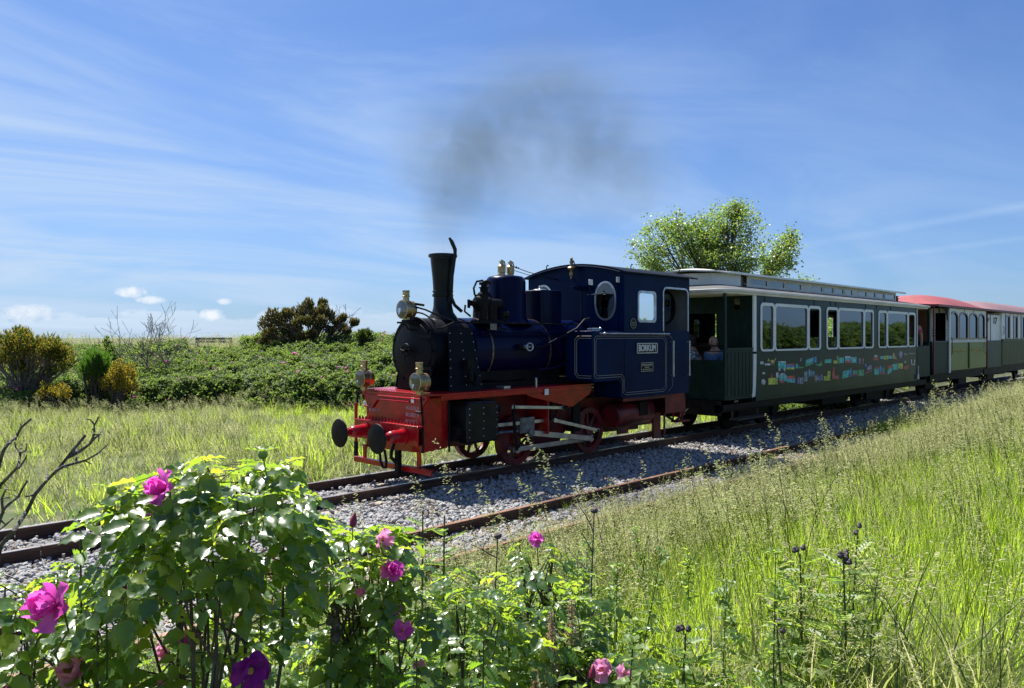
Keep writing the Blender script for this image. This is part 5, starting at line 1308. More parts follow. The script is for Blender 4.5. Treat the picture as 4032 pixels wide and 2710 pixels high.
# ---------------- second coach: red roof, arched windows
C2 = empty('red_roof_coach', (29.0, 8.36, 0.0), 'olive green and white coach with arched windows and a domed red roof', 'railway coach')
def dome_roof(par, x0, x1, ze, rise, end, m, mtrim, y0=7.08, y1=9.64):
    mb = MB(); nx_, ny_ = 26, 14; vs = []; fs = []
    for i in range(nx_ + 1):
        t = i / nx_; x = x0 + (x1 - x0) * t
        e = min(1, min(x - x0, x1 - x) / end); k = math.sin(e * PI / 2) ** 0.8 if e > 0 else 0
        for j in range(ny_ + 1):
            s = j / ny_ * 2 - 1
            vs.append((x, (y0 + y1) / 2 + s * (y1 - y0) / 2, ze + rise * (0.12 + 0.88 * k) * (1 - abs(s) ** 2.2)))
    w = ny_ + 1
    for i in range(nx_):
        for j in range(ny_): a = i * w + j; fs.append((a, a + w, a + w + 1, a + 1))
    base = len(vs)
    mb.add(vs, fs)
    bot = [(x0, y0, ze - 0.002), (x1, y0, ze - 0.002), (x1, y1, ze - 0.002), (x0, y1, ze - 0.002)]
    mb.add(bot, [(0, 3, 2, 1)])
    # close the ends
    for i in (0, nx_):
        vv = [vs[i * w + j] for j in range(w)]; mb.add(vv, [tuple(range(w)) if i else tuple(range(w))[::-1]])
    part('roof', mb, m, par, smooth=40)
    mb = MB(); mb.box(x0 - 0.01, x1 + 0.01, y0 - 0.012, y0 + 0.01, ze - 0.06, ze + 0.012); mb.box(x0 - 0.01, x1 + 0.01, y1 - 0.01, y1 + 0.012, ze - 0.06, ze + 0.012); mb.box(x0 - 0.012, x0 + 0.01, y0 + 0.011, y1 - 0.011, ze - 0.06, ze + 0.012); mb.box(x1 - 0.01, x1 + 0.012, y0 + 0.011, y1 - 0.011, ze - 0.06, ze + 0.012)
    part('roof_trim', mb, mtrim, par)
def coach_tail(C, xp0, xb0, xb1, xp1, arched, wlist, m_low, label_lr=None, m_gate=None):
    global OFF
    ze = 2.87
    def P(name, mb, m, **kw): return part(name, mb, m, C, **kw)
    dome_roof(C, xp0 - 0.05, xp1 + 0.05, ze, 0.42, 2.4, M_redroof if arched else M_redroof3, M_redtrim)
    sill, head = 1.80, 2.70
    for ya, yb in ((Y0, Y0 + 0.03), (Y1 - 0.03, Y1)):
        hs = [(a, b_, sill, head) for a, b_ in wlist]
        mb = MB(); wall_with_openings(mb, xb0, xb1, ya, yb, sill - 0.001, ze - 0.06, [(a, b_, sill, head) for a, b_ in wlist]); P('upper_side_wall', mb, M_white)
        mb = MB(); mb.box(xb0, xb1, ya - (0.004 if ya == Y0 else 0), yb + (0.004 if ya != Y0 else 0), 0.80, 1.70); lw_ = P('lower_side_wall', mb, m_low)
        mb = MB(); yy = ya if ya == Y0 else yb; s = -1 if ya == Y0 else 1
        y2 = (yy - 0.03, yy - 0.005) if s < 0 else (yy + 0.005, yy + 0.03)
        mb.box(xb0, xb1, *y2, 1.701, 1.795); P('waist_rail', mb, M_cream if arched else M_green3)
        for (a, b_) in wlist:
            mb = MB()
            if arched:
                rr = min(0.30, (b_ - a) / 2 - 0.01)
                o1 = [(a - 0.03, sill), (b_ + 0.03, sill)] + [((a + b_) / 2 + ((b_ - a) / 2 + 0.03) * math.cos(R(q)), head - 0.18 + 0.20 * math.sin(R(q))) for q in range(0, 181, 15)]
                i1 = [(a + 0.05, sill + 0.04), (b_ - 0.05, sill + 0.04)] + [((a + b_) / 2 + ((b_ - a) / 2 - 0.05) * math.cos(R(q)), head - 0.20 + 0.16 * math.sin(R(q))) for q in range(0, 181, 15)]
                mb.ringprism(o1, i1, 'y', min(yy - s * 0.004, yy + s * 0.012), max(yy - s * 0.004, yy + s * 0.012)); w = P('arched_window', mb, M_wood)
                # white corner pieces over the square head
                mb = MB()
                for q0, q1, cx in ((0, 91, b_), (90, 181, a)):
                    pts = [((a + b_) / 2 + ((b_ - a) / 2) * math.cos(R(q)), head - 0.18 + 0.185 * math.sin(R(q))) for q in range(q0, q1, 15)] + [(cx, head + 0.006)] * 1
                    mb.prism(pts, 'y', yy - s * 0.012 - 0.004, yy - s * 0.012 + 0.004)
                part('window_spandrel', mb, M_white, w)
            else:
                mb.ringprism(rrect(a - 0.02, b_ + 0.02, sill - 0.0, head + 0.02, 0.01, 1), rrect(a + 0.035, b_ - 0.035, sill + 0.04, head - 0.03, 0.01, 1), 'y', min(yy - s * 0.004, yy + s * 0.012), max(yy - s * 0.004, yy + s * 0.012)); w = P('narrow_window', mb, M_wood)
            mb = MB(); mb.box(a + 0.02, b_ - 0.02, yy - s * 0.02, yy - s * 0.02 + 0.004, sill, head - 0.02); part('pane', mb, M_glass_side, w)
        if not arched and s < 0:
            n = int((xb1 - xb0) / 0.17)
            for k in range(min(n, 40)):
                mb = MB(); x = xb0 + k * 0.17; mb.box(x + 0.008, x + 0.155, yy - 0.016, yy - 0.0045, 0.81, 1.69); part('board', mb, m_low, lw_, bevel=0.004)
        if not arched and s < 0:
            for (a, b_) in wlist:
                mb = MB(); mb.box(b_ + 0.055, b_ + 0.075, yy - 0.012, yy - 0.001, sill, ze - 0.06); mb.box(a - 0.075, a - 0.055, yy - 0.012, yy - 0.001, sill, ze - 0.06); P('window_strip', mb, M_redtrim)
    for x in (xb0, xb1 - 0.03):
        mb = MB(); mb.box(x, x + 0.03, Y0 + 0.031, 7.24 + 0.05, 0.8, ze - 0.06); mb.box(x, x + 0.03, 7.60, Y1 - 0.031, 0.8, ze - 0.06); mb.box(x, x + 0.03, 7.29, 7.60, 0.8, 1.75); mb.box(x, x + 0.03, 7.29, 7.60, 2.65, ze - 0.06)
        P('bulkhead', mb, M_white if x == xb0 else M_wood)
    mb = MB(); mb.box(xp0, xp1, 7.24, 9.48, 0.72, 0.80); mb.box(xp0, xp1, 7.32, 7.42, 0.50, 0.7195); mb.box(xp0, xp1, 9.3, 9.4, 0.50, 0.7195); P('underframe', mb, M_dark)
    for (xa, xb) in ((xp0, xb0 - 0.001), (xb1 + 0.001, xp1)):
        if xb - xa < 0.2: continue
        for y in (Y0 + 0.004, Y1 - 0.024):
            mb = MB(); mb.box(xa + 0.04, xb, y, y + 0.02, 0.76, 1.74); P('platform_gate', mb, m_gate or M_green_dk)
            mb = MB(); mb.box(xa, xa + 0.04, y, y + 0.04, 0.76, ze - 0.06) if xa == xp0 else mb.box(xb - 0.04, xb, y, y + 0.04, 0.76, ze - 0.06); P('platform_post', mb, M_redtrim)
        mb = MB(); xx = xa if xa == xp0 else xb - 0.02; mb.box(xx, xx + 0.02, 7.26, 9.46, 0.76, 1.74); P('platform_end', mb, m_gate or M_green_dk)
    mb = MB()
    for i in range(int((xb1 - xb0) / 1.3)):
        x = xb0 + 0.5 + i * 1.3
        for ya, yb in ((7.3, 8.1), (8.65, 9.45)): mb.box(x, x + 0.40, ya, yb, 1.12, 1.22); mb.box(x + 0.40, x + 0.46, ya, yb, 0.82, 1.85)
    P('seats', mb, M_wood)
    mb = MB(); mb.box(xb0 + 0.05, xb1 - 0.05, Y0 + 0.04, Y1 - 0.04, 2.79, 2.80); P('ceiling', mb, M_cream)
coach_tail(C2, 25.75, 27.26, 31.80, 31.90, True, [(27.36, 28.26), (28.40, 29.44), (29.60, 30.66), (30.80, 31.62)], M_green2)
def P(name, mb, m, **kw): return part(name, mb, m, C2, **kw)
mb = MB(); mb.box(27.20, 27.32, 7.165, 7.195, 0.74, 2.80); P('corner_post', mb, M_white)
mb = MB(); mb.box(29.50, 29.56, 7.17, 7.1955, 0.82, 1.70); P('panel_strip', mb, M_green3)
mb = MB(); mb.prism([(26.72, 2.80), (27.19, 2.80), (27.19, 2.40), (27.12, 2.60), (26.98, 2.72)], 'y', 7.22, 7.24); P('corner_bracket', mb, M_dark)
mb = MB(); mb.box(29.0, 29.015, 7.19, 7.199, 2.72, 2.80); mb.box(30.1, 30.115, 7.19, 7.199, 2.72, 2.80); P('panel_joint', mb, M_green_dk)
mb = MB(); mb.box(27.235, 27.258, 7.24, 7.29, 1.76, 2.78); mb.box(27.235, 27.258, 7.60, 7.74, 1.76, 2.78); mb.box(27.235, 27.258, 7.29, 7.60, 2.65, 2.78); P('end_door', mb, M_white)
mb = MB()
for z in (2.10, 2.01, 1.92): mb.tube([(27.22, 7.27, z), (27.22, 7.70, z)], 0.010, 6)
mb.tube([(27.21, 7.47, 1.76), (27.21, 7.47, 2.78)], 0.014, 6); P('door_bars', mb, M_dark)
mb = MB(); mb.box(27.22, 27.255, 7.745, 9.4, 0.80, 2.80); P('end_boarding', mb, M_wood)
text('BORKUMER', 0.165, (28.42, 7.192, 1.42), (R(90), 0, 0), M_yellow, C2, xs=1.75, bold=0.006); text('KLEINBAHN', 0.165, (30.70, 7.192, 1.43), (R(90), 0, 0), M_yellow, C2, xs=1.85, bold=0.006)
for x in (27.42, 31.70):
    mb = MB(); mb.tube([(x, 7.19, 1.30), (x, 7.15, 1.36), (x, 7.15, 1.80), (x, 7.19, 1.88)], 0.012, 6); P('grab_handle', mb, M_redtrim)
for x in (26.9, 30.6): wheelset(C2, x, 0.33)
mb = MB(); mb.box(26.4, 27.4, 7.66, 7.72, 0.25, 0.50); mb.box(30.1, 31.1, 7.66, 7.72, 0.25, 0.50); mb.box(28.3, 29.4, 7.8, 8.9, 0.35, 0.55); P('axle_guards', mb, M_dark)
# ---------------- third coach
C3 = empty('board_sided_coach', (37.0, 8.36, 0.0), 'last coach in view with vertical olive boards, narrow windows and the number 17', 'railway coach')
coach_tail(C3, 32.05, 34.15, 41.5, 42.6, False, [(34.75 + i * 1.32, 35.40 + i * 1.32) for i in range(5)], M_green3, m_gate=mat('faded_dark_green_paint', (0.020, 0.045, 0.022), 0.5, col2=(0.012, 0.028, 0.015), nscale=3))
def P(name, mb, m, **kw): return part(name, mb, m, C3, **kw)
mb = MB(); mb.box(32.30, 34.14, 7.26, 7.28, 1.745, 2.70); P('platform_door', mb, M_white)
mb = MB(); mb.box(32.66, 32.70, 7.245, 7.2595, 1.745, 2.70); P('door_strip', mb, M_redtrim)
text('17', 0.32, (33.35, 7.252, 2.48), (R(90), 0, 0), M_dark, C3, xs=1.8, bold=0.012); text('Nº', 0.2, (32.42, 7.255, 2.50), (R(90), 0, 0), M_dark, C3, xs=1.0)
mb = MB(); mb.tube([(34.25, 7.19, 1.95), (34.25, 7.15, 2.0), (34.25, 7.15, 2.25), (34.25, 7.19, 2.3)], 0.012, 6); P('grab_handle', mb, M_redtrim)
for x in (34.5, 40.0): wheelset(C3, x, 0.33)
mb = MB(); mb.box(34.0, 35.0, 7.66, 7.72, 0.25, 0.50); mb.box(36.3, 37.6, 7.8, 8.9, 0.35, 0.55); P('axle_guards', mb, M_dark)
# ------------------------------------------------------------------ people
def skin_chain(name, joints, edges, radii, m, parent, root=0, lv=2):
    me = bpy.data.meshes.new(name); me.from_pydata([tuple(j) for j in joints], edges, [])
    o = bpy.data.objects.new(name, me); COL.objects.link(o)
    o.parent = parent
    md = o.modifiers.new('skin', 'SKIN')
    for i, v in enumerate(me.skin_vertices[0].data if me.skin_vertices else []): pass
    return o
def skin_mesh(name, joints, edges, radii, m, sub=2):
    """grow a body from a joint skeleton and return a plain mesh"""
    me = bpy.data.meshes.new(name + '_skeleton'); me.from_pydata([tuple(j) for j in joints], edges, [])
    o = bpy.data.objects.new(name + '_skeleton', me); COL.objects.link(o)
    o.modifiers.new('skin', 'SKIN')
    if not me.skin_vertices:
        bpy.context.view_layer.objects.active = o
    sv = me.skin_vertices[0].data
    for i, r in enumerate(radii):
        sv[i].radius = (r, r) if not isinstance(r, tuple) else r
        sv[i].use_root = (i == 0)
    s = o.modifiers.new('sub', 'SUBSURF'); s.levels = sub; s.render_levels = sub
    dg = bpy.context.evaluated_depsgraph_get(); out = bpy.data.meshes.new_from_object(o.evaluated_get(dg))
    bpy.data.objects.remove(o)
    out.materials.clear(); out.materials.append(m); out.polygons.foreach_set('use_smooth', [True] * len(out.polygons)); out.name = name
    return out
def person(loc, rz, label, shirt, hair, trousers, standing=False, lean=0.1, arms='lap', bald=False, seat=0.0):
    """origin under the pelvis at the height of the feet; faces local +X"""
    p = empty('person', loc, label, 'person', rz=rz)
    hip = 0.92 if standing else 0.50
    V_ = Vector
    sh = hip + 0.50; lx = lean
    J = [V_((0, 0, hip)), V_((lx * 0.3, 0, hip + 0.16)), V_((lx * 0.7, 0, hip + 0.34)), V_((lx, 0, sh)), V_((lx + 0.02, 0, sh + 0.09)), V_((lx + 0.045, 0, sh + 0.17)), V_((lx + 0.05, 0, sh + 0.25))]
    Rr = [0.13, 0.125, 0.14, 0.10, 0.055, 0.085, 0.075]
    E_ = [(0, 1), (1, 2), (2, 3), (3, 4), (4, 5), (5, 6)]
    def chain(start, pts, rs):
        prev = start
        for q, r_ in zip(pts, rs):
            J.append(V_(q)); Rr.append(r_); E_.append((prev, len(J) - 1)); prev = len(J) - 1
        return prev
    hands = []
    for s in (-1, 1):
        if standing: leg = [(0, s * 0.10, hip - 0.04), (0.02, s * 0.11, 0.48), (0, s * 0.11, 0.09), (0.13, s * 0.12, 0.04)]
        else: leg = [(0.06, s * 0.10, hip - 0.0), (0.42, s * 0.12, hip + 0.0), (0.42, s * 0.12, 0.09), (0.55, s * 0.12, 0.04)]
        chain(0, leg, [0.10, 0.065, 0.045, 0.04])
        if arms == 'lap': arm = [(lx, s * 0.19, sh - 0.02), (lx + 0.03, s * 0.24, sh - 0.28), (lx + 0.25, s * 0.12, sh - 0.32), (lx + 0.31, s * 0.09, sh - 0.31)]
        else: arm = [(lx, s * 0.19, sh - 0.02), (lx - 0.02, s * 0.25, sh - 0.28), (lx + 0.10, s * 0.24, sh - 0.52), (lx + 0.12, s * 0.23, sh - 0.58)]
        h = chain(3, arm, [0.062, 0.046, 0.034, 0.036]); a, b_ = J[h - 1], J[h]; hands.append((a, b_, s))
    body = skin_mesh('body', J, E_, Rr, M_skin)
    inst('body', body, p, p.location)
    bo = p.children[0]; bo.location = (0, 0, 0)
    # fingers
    mb = MB()
    for a, b_, s in hands:
        d = (b_ - a).normalized(); side = d.cross(Vector((0, 0, 1))).normalized() if abs(d.z) < 0.9 else Vector((0, 1, 0)); dn = d.cross(side)
        for k, ln in enumerate((0.062, 0.075, 0.070, 0.055)):
            o_ = b_ + side * (k - 1.5) * 0.018 + d * 0.02
            mb.tube([o_, o_ + d * ln * 0.5 - dn * 0.0, o_ + d * ln * 0.85 + Vector((0, 0, -0.02))], [0.009, 0.009, 0.007], 6)
        mb.tube([b_ - side * 0.03 * s, b_ - side * 0.055 * s + d * 0.03, b_ - side * 0.05 * s + d * 0.055], [0.010, 0.009, 0.008], 6)
    part('fingers', mb, M_skin, p)
    # head details
    hx, hz = lx + 0.055, sh + 0.215
    mb = MB(); mb.sphere((hx, 0, hz), 0.098, 16, 12, sq=(1.0, 0.80, 1.18)); mb.sphere((hx + 0.098, 0, hz - 0.01), 0.020, 8, 6, sq=(1, 0.8, 1.5))
    for s in (-1, 1): mb.sphere((hx - 0.005, s * 0.080, hz - 0.005), 0.026, 8, 6, sq=(0.7, 0.4, 1.2))
    part('head', mb, M_skin, p)
    mb = MB()
    for s in (-1, 1): mb.sphere((hx + 0.082, s * 0.033, hz + 0.012), 0.012, 8, 6)
    mb.box(hx + 0.080, hx + 0.094, -0.024, 0.024, hz - 0.056, hz - 0.049)
    part('face_features', mb, M_dark, p, kind='stuff')
    if not bald:
        mb = MB(); mb.sphere((hx - 0.020, 0, hz + 0.030), 0.110, 16, 12, sq=(1.0, 0.88, 1.08)); mb.sphere((hx - 0.045, 0, hz - 0.02), 0.092, 14, 10, sq=(0.9, 0.92, 1.0)); part('hair', mb, mat('dark_brown_hair' if hair == 'dark' else 'reddish_hair', (0.02, 0.015, 0.012) if hair == 'dark' else (0.12, 0.05, 0.03), 0.6, bump=0.5, bscale=60), p)
    else:
        mb = MB(); mb.sphere((hx - 0.030, 0, hz - 0.012), 0.100, 16, 12, sq=(0.85, 0.88, 0.75)); part('hair', mb, mat('reddish_hair', (0.12, 0.05, 0.03), 0.6, bump=0.5, bscale=60), p)
    # clothes: slightly fuller skins over the trunk, sleeves and legs
    Js = [V_(J[0]) + V_((0, 0, -0.02)), J[1], J[2], V_(J[3]), V_(J[4]) - V_((0, 0, 0.045))]; Rs = [0.15, 0.145, 0.158, 0.118, 0.062]; Es = [(0, 1), (1, 2), (2, 3), (3, 4)]
    for s in (-1, 1):
        Js.append(V_((lx, s * 0.19, sh - 0.02))); Rs.append(0.078); Es.append((3, len(Js) - 1)); Js.append(V_((lx + 0.015, s * 0.225, sh - 0.17))); Rs.append(0.064); Es.append((len(Js) - 2, len(Js) - 1))
    me_ = skin_mesh('shirt', Js, Es, Rs, shirt); so = inst('shirt', me_, p, p.location); so.location = (0, 0, 0)
    Jt = [V_(J[0])]; Rt = [0.150]; Et = []
    for s in (-1, 1):
        pts = [(0, s * 0.10, hip - 0.04), (0.02, s * 0.11, 0.48), (0, s * 0.11, 0.12)] if standing else [(0.06, s * 0.10, hip), (0.42, s * 0.12, hip), (0.42, s * 0.12, 0.14)]
        prev = 0
        for q, r_ in zip(pts, (0.115, 0.085, 0.068)): Jt.append(V_(q)); Rt.append(r_); Et.append((prev, len(Jt) - 1)); prev = len(Jt) - 1
    me_ = skin_mesh('trousers', Jt, Et, Rt, trousers); so = inst('trousers', me_, p, p.location); so.location = (0, 0, 0)
    mb = MB()
    for s in (-1, 1):
        x = 0.06 if standing else 0.48; mb.sphere((x, s * 0.12, 0.045), 0.13, 12, 8, sq=(1, 0.4, 0.40))
    part('shoes', mb, M_dark, p)
    return p
for o_ in []: pass
M_shirt_w = mat('white_patterned_shirt', (0.62, 0.61, 0.58), 0.8, col2=(0.05, 0.05, 0.08), nscale=28, contrast=(0.5, 0.56))
M_shirt_b = mat('blue_denim_top', (0.10, 0.20, 0.36), 0.8, col2=(0.06, 0.13, 0.25), nscale=14)
M_shirt_p = mat('pink_cotton_top', (0.55, 0.10, 0.20), 0.8, col2=(0.45, 0.08, 0.16), nscale=9)
M_jeans = mat('dark_blue_trousers', (0.02, 0.03, 0.06), 0.85, col2=(0.03, 0.045, 0.09), nscale=14)
person((13.98, 8.27, 0.585), R(125), 'seated passenger with dark hair and patterned white shirt on the open front platform', M_shirt_w, 'dark', M_jeans, lean=0.16)
person((13.98, 7.84, 0.575), R(170), 'seated passenger with reddish head and blue top on the open front platform', M_shirt_b, 'red', M_jeans, lean=0.14, bald=True)
person((25.05, 7.62, 0.76), R(200), 'dark haired passenger in a pink top standing on the rear platform of the lantern coach', M_shirt_p, 'dark', M_jeans, standing=True, lean=0.03, arms='down')
# ------------------------------------------------------------------ plant materials
L_grass = leafmat('meadow_grass_blades', [(0.07, 0.13, 0.014), (0.11, 0.17, 0.024), (0.09, 0.16, 0.018), (0.17, 0.19, 0.06)], [(0.42, 0.66, 0.035), (0.62, 0.80, 0.06), (0.50, 0.74, 0.045), (0.72, 0.74, 0.18)], 0.60, 0.45)
L_grass_far = leafmat('dry_verge_grass', [(0.09, 0.14, 0.03), (0.18, 0.19, 0.07), (0.12, 0.17, 0.04), (0.28, 0.26, 0.14)], [(0.34, 0.48, 0.06), (0.56, 0.58, 0.18), (0.42, 0.54, 0.09), (0.72, 0.66, 0.36)], 0.48, 0.6)
L_straw = leafmat('flowering_grass_heads', [(0.36, 0.36, 0.16), (0.46, 0.44, 0.24), (0.26, 0.32, 0.10), (0.42, 0.36, 0.22)], [(0.70, 0.72, 0.30), (0.84, 0.80, 0.44), (0.54, 0.66, 0.18), (0.74, 0.64, 0.38)], 0.45, 0.5)
L_stem = leafmat('grass_stalks', [(0.05, 0.075, 0.02), (0.10, 0.11, 0.04)], [(0.12, 0.20, 0.03), (0.22, 0.26, 0.08)], 0.3, 0.6)
L_rose = leafmat('rose_leaf', [(0.026, 0.066, 0.026), (0.050, 0.105, 0.028), (0.034, 0.080, 0.030), (0.120, 0.165, 0.024)], [(0.24, 0.44, 0.03), (0.54, 0.74, 0.05), (0.32, 0.54, 0.04), (0.72, 0.80, 0.06)], 0.45, 0.30, 0.7)
L_rose_far = leafmat('rose_thicket_leaf', [(0.032, 0.068, 0.024), (0.060, 0.108, 0.036), (0.13, 0.18, 0.07), (0.042, 0.082, 0.028)], [(0.16, 0.30, 0.05), (0.30, 0.46, 0.08), (0.44, 0.56, 0.12), (0.22, 0.36, 0.05)], 0.38, 0.58, 0.4)
L_weed = leafmat('weed_leaf', [(0.06, 0.12, 0.020), (0.10, 0.17, 0.03), (0.14, 0.20, 0.07), (0.07, 0.14, 0.03)], [(0.38, 0.60, 0.04), (0.56, 0.74, 0.07), (0.48, 0.62, 0.12), (0.34, 0.58, 0.05)], 0.45, 0.45)
L_nettle = leafmat('nettle_leaf', [(0.05, 0.12, 0.015), (0.07, 0.15, 0.02)], [(0.28, 0.52, 0.03), (0.40, 0.62, 0.04)], 0.45, 0.5)
L_poplar = leafmat('poplar_leaf', [(0.09, 0.16, 0.04), (0.14, 0.20, 0.06), (0.24, 0.30, 0.14), (0.19, 0.22, 0.04)], [(0.26, 0.48, 0.08), (0.38, 0.58, 0.12), (0.32, 0.52, 0.07), (0.52, 0.58, 0.09)], 0.42, 0.35, 0.6)
L_gorse = leafmat('broom_green', [(0.035, 0.07, 0.015), (0.06, 0.09, 0.02)], [(0.12, 0.20, 0.03), (0.20, 0.26, 0.04)], 0.3, 0.6)
L_yellow = leafmat('broom_blossom', [(0.42, 0.30, 0.015), (0.52, 0.36, 0.02), (0.36, 0.25, 0.015)], [(0.60, 0.42, 0.02), (0.75, 0.52, 0.02)], 0.35, 0.6)
L_rustbroom = leafmat('fading_broom_tufts', [(0.11, 0.09, 0.025), (0.07, 0.085, 0.025), (0.15, 0.115, 0.035), (0.04, 0.055, 0.02)], [(0.24, 0.19, 0.05), (0.17, 0.20, 0.05), (0.30, 0.24, 0.06)], 0.3, 0.6)
L_petal = leafmat('magenta_petal', [(0.68, 0.06, 0.46), (0.76, 0.11, 0.54)], [(0.92, 0.12, 0.66), (0.95, 0.22, 0.76)], 0.45, 0.5, 0.3)
L_petal2 = leafmat('pale_pink_petal', [(0.68, 0.22, 0.46), (0.72, 0.30, 0.52)], [(0.90, 0.34, 0.62), (0.92, 0.44, 0.68)], 0.45, 0.5, 0.3)
L_petal3 = leafmat('shaded_purple_petal', [(0.20, 0.01, 0.20), (0.26, 0.02, 0.25)], [(0.30, 0.01, 0.30), (0.36, 0.02, 0.34)], 0.35, 0.5, 0.3)  # purple petals, with the shade on the low blooms put into the colour
M_hip = mat('green_rose_hip', (0.16, 0.26, 0.04), 0.5); M_bud = mat('dark_red_bud', (0.22, 0.012, 0.06), 0.5)
M_stamen = mat('yellow_stamens', (0.55, 0.38, 0.06), 0.8, bump=0.8, bscale=200); M_down = mat('grey_down', (0.55, 0.52, 0.46), 0.9, bump=0.8, bscale=150)
M_thistle = mat('purple_grey_thistle_bud', (0.07, 0.055, 0.06), 0.8, col2=(0.15, 0.12, 0.12), nscale=120, bump=0.8, bscale=150)
L_dock = leafmat('dry_dock_seed', [(0.30, 0.19, 0.13), (0.38, 0.27, 0.18), (0.24, 0.16, 0.09)], [(0.50, 0.34, 0.22), (0.60, 0.46, 0.30)], 0.35, 0.8)

V3 = Vector
def blade(mb, p, az, lean, h, w, curl=0.5, segs=3, mi=0, tip_w=0.15):
    d = V3((math.cos(az), math.sin(az), 0)); s = V3((-math.sin(az), math.cos(az), 0)); vs = []; fs = []
    for i in range(segs + 1):
        t = i / segs; q = V3(p) + d * (lean * h * (t * 0.4 + curl * t * t)) + V3((0, 0, h * (t - 0.28 * curl * lean * t * t)))
        ww = w * (1 - t) ** 0.6 if i < segs else 0
        if i < segs: vs += [q - s * ww / 2, q + s * ww / 2]
        else: vs.append(q)
    n = len(vs)
    for i in range(segs - 1): a = 2 * i; fs.append((a, a + 1, a + 3, a + 2))
    fs.append((n - 3, n - 2, n - 1)); mb.add(vs, fs, mi)
def leafquad(mb, p, d, up, ln, w, mi=0, fold=0.25):
    """small pointed leaf, four triangles folded on the midrib"""
    d = d.normalized(); s = d.cross(up)
    if s.length < 1e-4: s = d.cross(V3((1, 0.2, 0)))
    s.normalize(); nrm = s.cross(d)
    a = p; b = p + d * ln * 0.45 + s * w / 2 + nrm * w * fold; c = p + d * ln; e = p + d * ln * 0.45 - s * w / 2 + nrm * w * fold; m_ = p + d * ln * 0.5
    mb.add([a, b, c, e, m_], [(0, 1, 4), (1, 2, 4), (0, 4, 3), (4, 2, 3)], mi)
def rdir(r, zlo=-1, zhi=1):
    z = r.uniform(zlo, zhi); a = r.uniform(0, 2 * PI); q = math.sqrt(max(0, 1 - z * z)); return V3((q * math.cos(a), q * math.sin(a), z))

# --- grass tufts
def tuft(seed, n, h, w, spread, lean=0.35, seedheads=0, hs=1.4, mats=None, wind=(-0.7, 0.2)):
    r = random.Random(seed); mb = MB()
    for i in range(n):
        a = r.uniform(0, 2 * PI); q = spread * math.sqrt(r.random())
        hh = h * r.uniform(0.5, 1.1)
        blade(mb, (q * math.cos(a), q * math.sin(a), -0.02), a + r.uniform(-1.2, 1.2), lean * r.uniform(0.3, 1.6), hh, w * r.uniform(0.7, 1.3), r.uniform(0.4, 1.1))
    for i in range(seedheads):
        stalk(mb, r, r.uniform(-spread, spread), r.uniform(-spread, spread), h * hs * r.uniform(0.75, 1.15), wind)
    return mb.mesh('grass_tuft', mats or [L_grass, L_stem, L_straw], smooth=0)
def stalk(mb, r, x, y, h, wind=(-0.7, 0.2), dens=1.0, size=1.0, w=0.0032, plen=0.30):
    az = math.atan2(wind[1], wind[0]) + r.uniform(-0.7, 0.7); ln = r.uniform(0.12, 0.34); d = V3((math.cos(az), math.sin(az), 0))
    def pos(t): return V3((x, y, 0)) + d * (ln * h * t ** 2.4) + V3((0, 0, h * (t - 0.10 * ln * t ** 3)))
    pts = [pos(t) for t in (0, 0.35, 0.6, 0.8, 0.92, 1.0)]
    mb.tube(pts, [w / 2, w / 2 * 0.9, w / 2 * 0.8, w / 2 * 0.6, w / 2 * 0.5, w / 2 * 0.3], 3, 1, caps=False)
    k = int(r.uniform(16, 25) * dens)
    for i in range(k):
        t = 1 - plen * (i / k) ** 0.9; p = pos(t); out = (rdir(r, -0.1, 0.6) + d * 0.5).normalized(); bl = (0.006 + 0.050 * min(1, (1 - t) / plen + 0.15)) * r.uniform(0.4, 1.1) * size
        q = p + out * bl + V3((0, 0, -bl * 0.15)); L_ = r.uniform(0.013, 0.022) * size
        leafquad(mb, q, (d * 0.9 + out * 0.3 + V3((0, 0, r.uniform(-0.5, 0.1)))), rdir(r), L_, 0.0046 * size, 2)
        if r.random() < 0.5: leafquad(mb, p + out * bl * 0.5, (d + out + V3((0, 0, 0.2))), rdir(r), L_, 0.0042 * size, 2)
near_tufts = [tuft(s, 30, 0.42, 0.0058, 0.10) for s in range(5)] + [tuft(20 + s, 28, 0.44, 0.0060, 0.12, seedheads=1, hs=1.45) for s in range(4)] + [tuft(40 + s, 22, 0.42, 0.0058, 0.14, seedheads=2, hs=1.45) for s in range(4)]
tallgrass = source_coll('tallgrass', near_tufts)
dry_tufts = [tuft(60 + s, 26, 0.30, 0.008, 0.14, lean=0.7, mats=[L_grass_far, L_stem, L_straw]) for s in range(4)] + [tuft(80 + s, 20, 0.28, 0.007, 0.16, lean=0.9, seedheads=4, hs=1.5, mats=[L_grass_far, L_stem, L_straw]) for s in range(3)]
drygrass = source_coll('drygrass', dry_tufts)

def place(n, u_rng, d_rng, cond, seed):
    g_ = np.random.default_rng(seed); u = g_.uniform(*u_rng, n); d = np.sqrt(g_.uniform(d_rng[0] ** 2, d_rng[1] ** 2, n)); x, y = xy(u, d); k = cond(x, y, u, d, g_); return x[k], y[k], g_
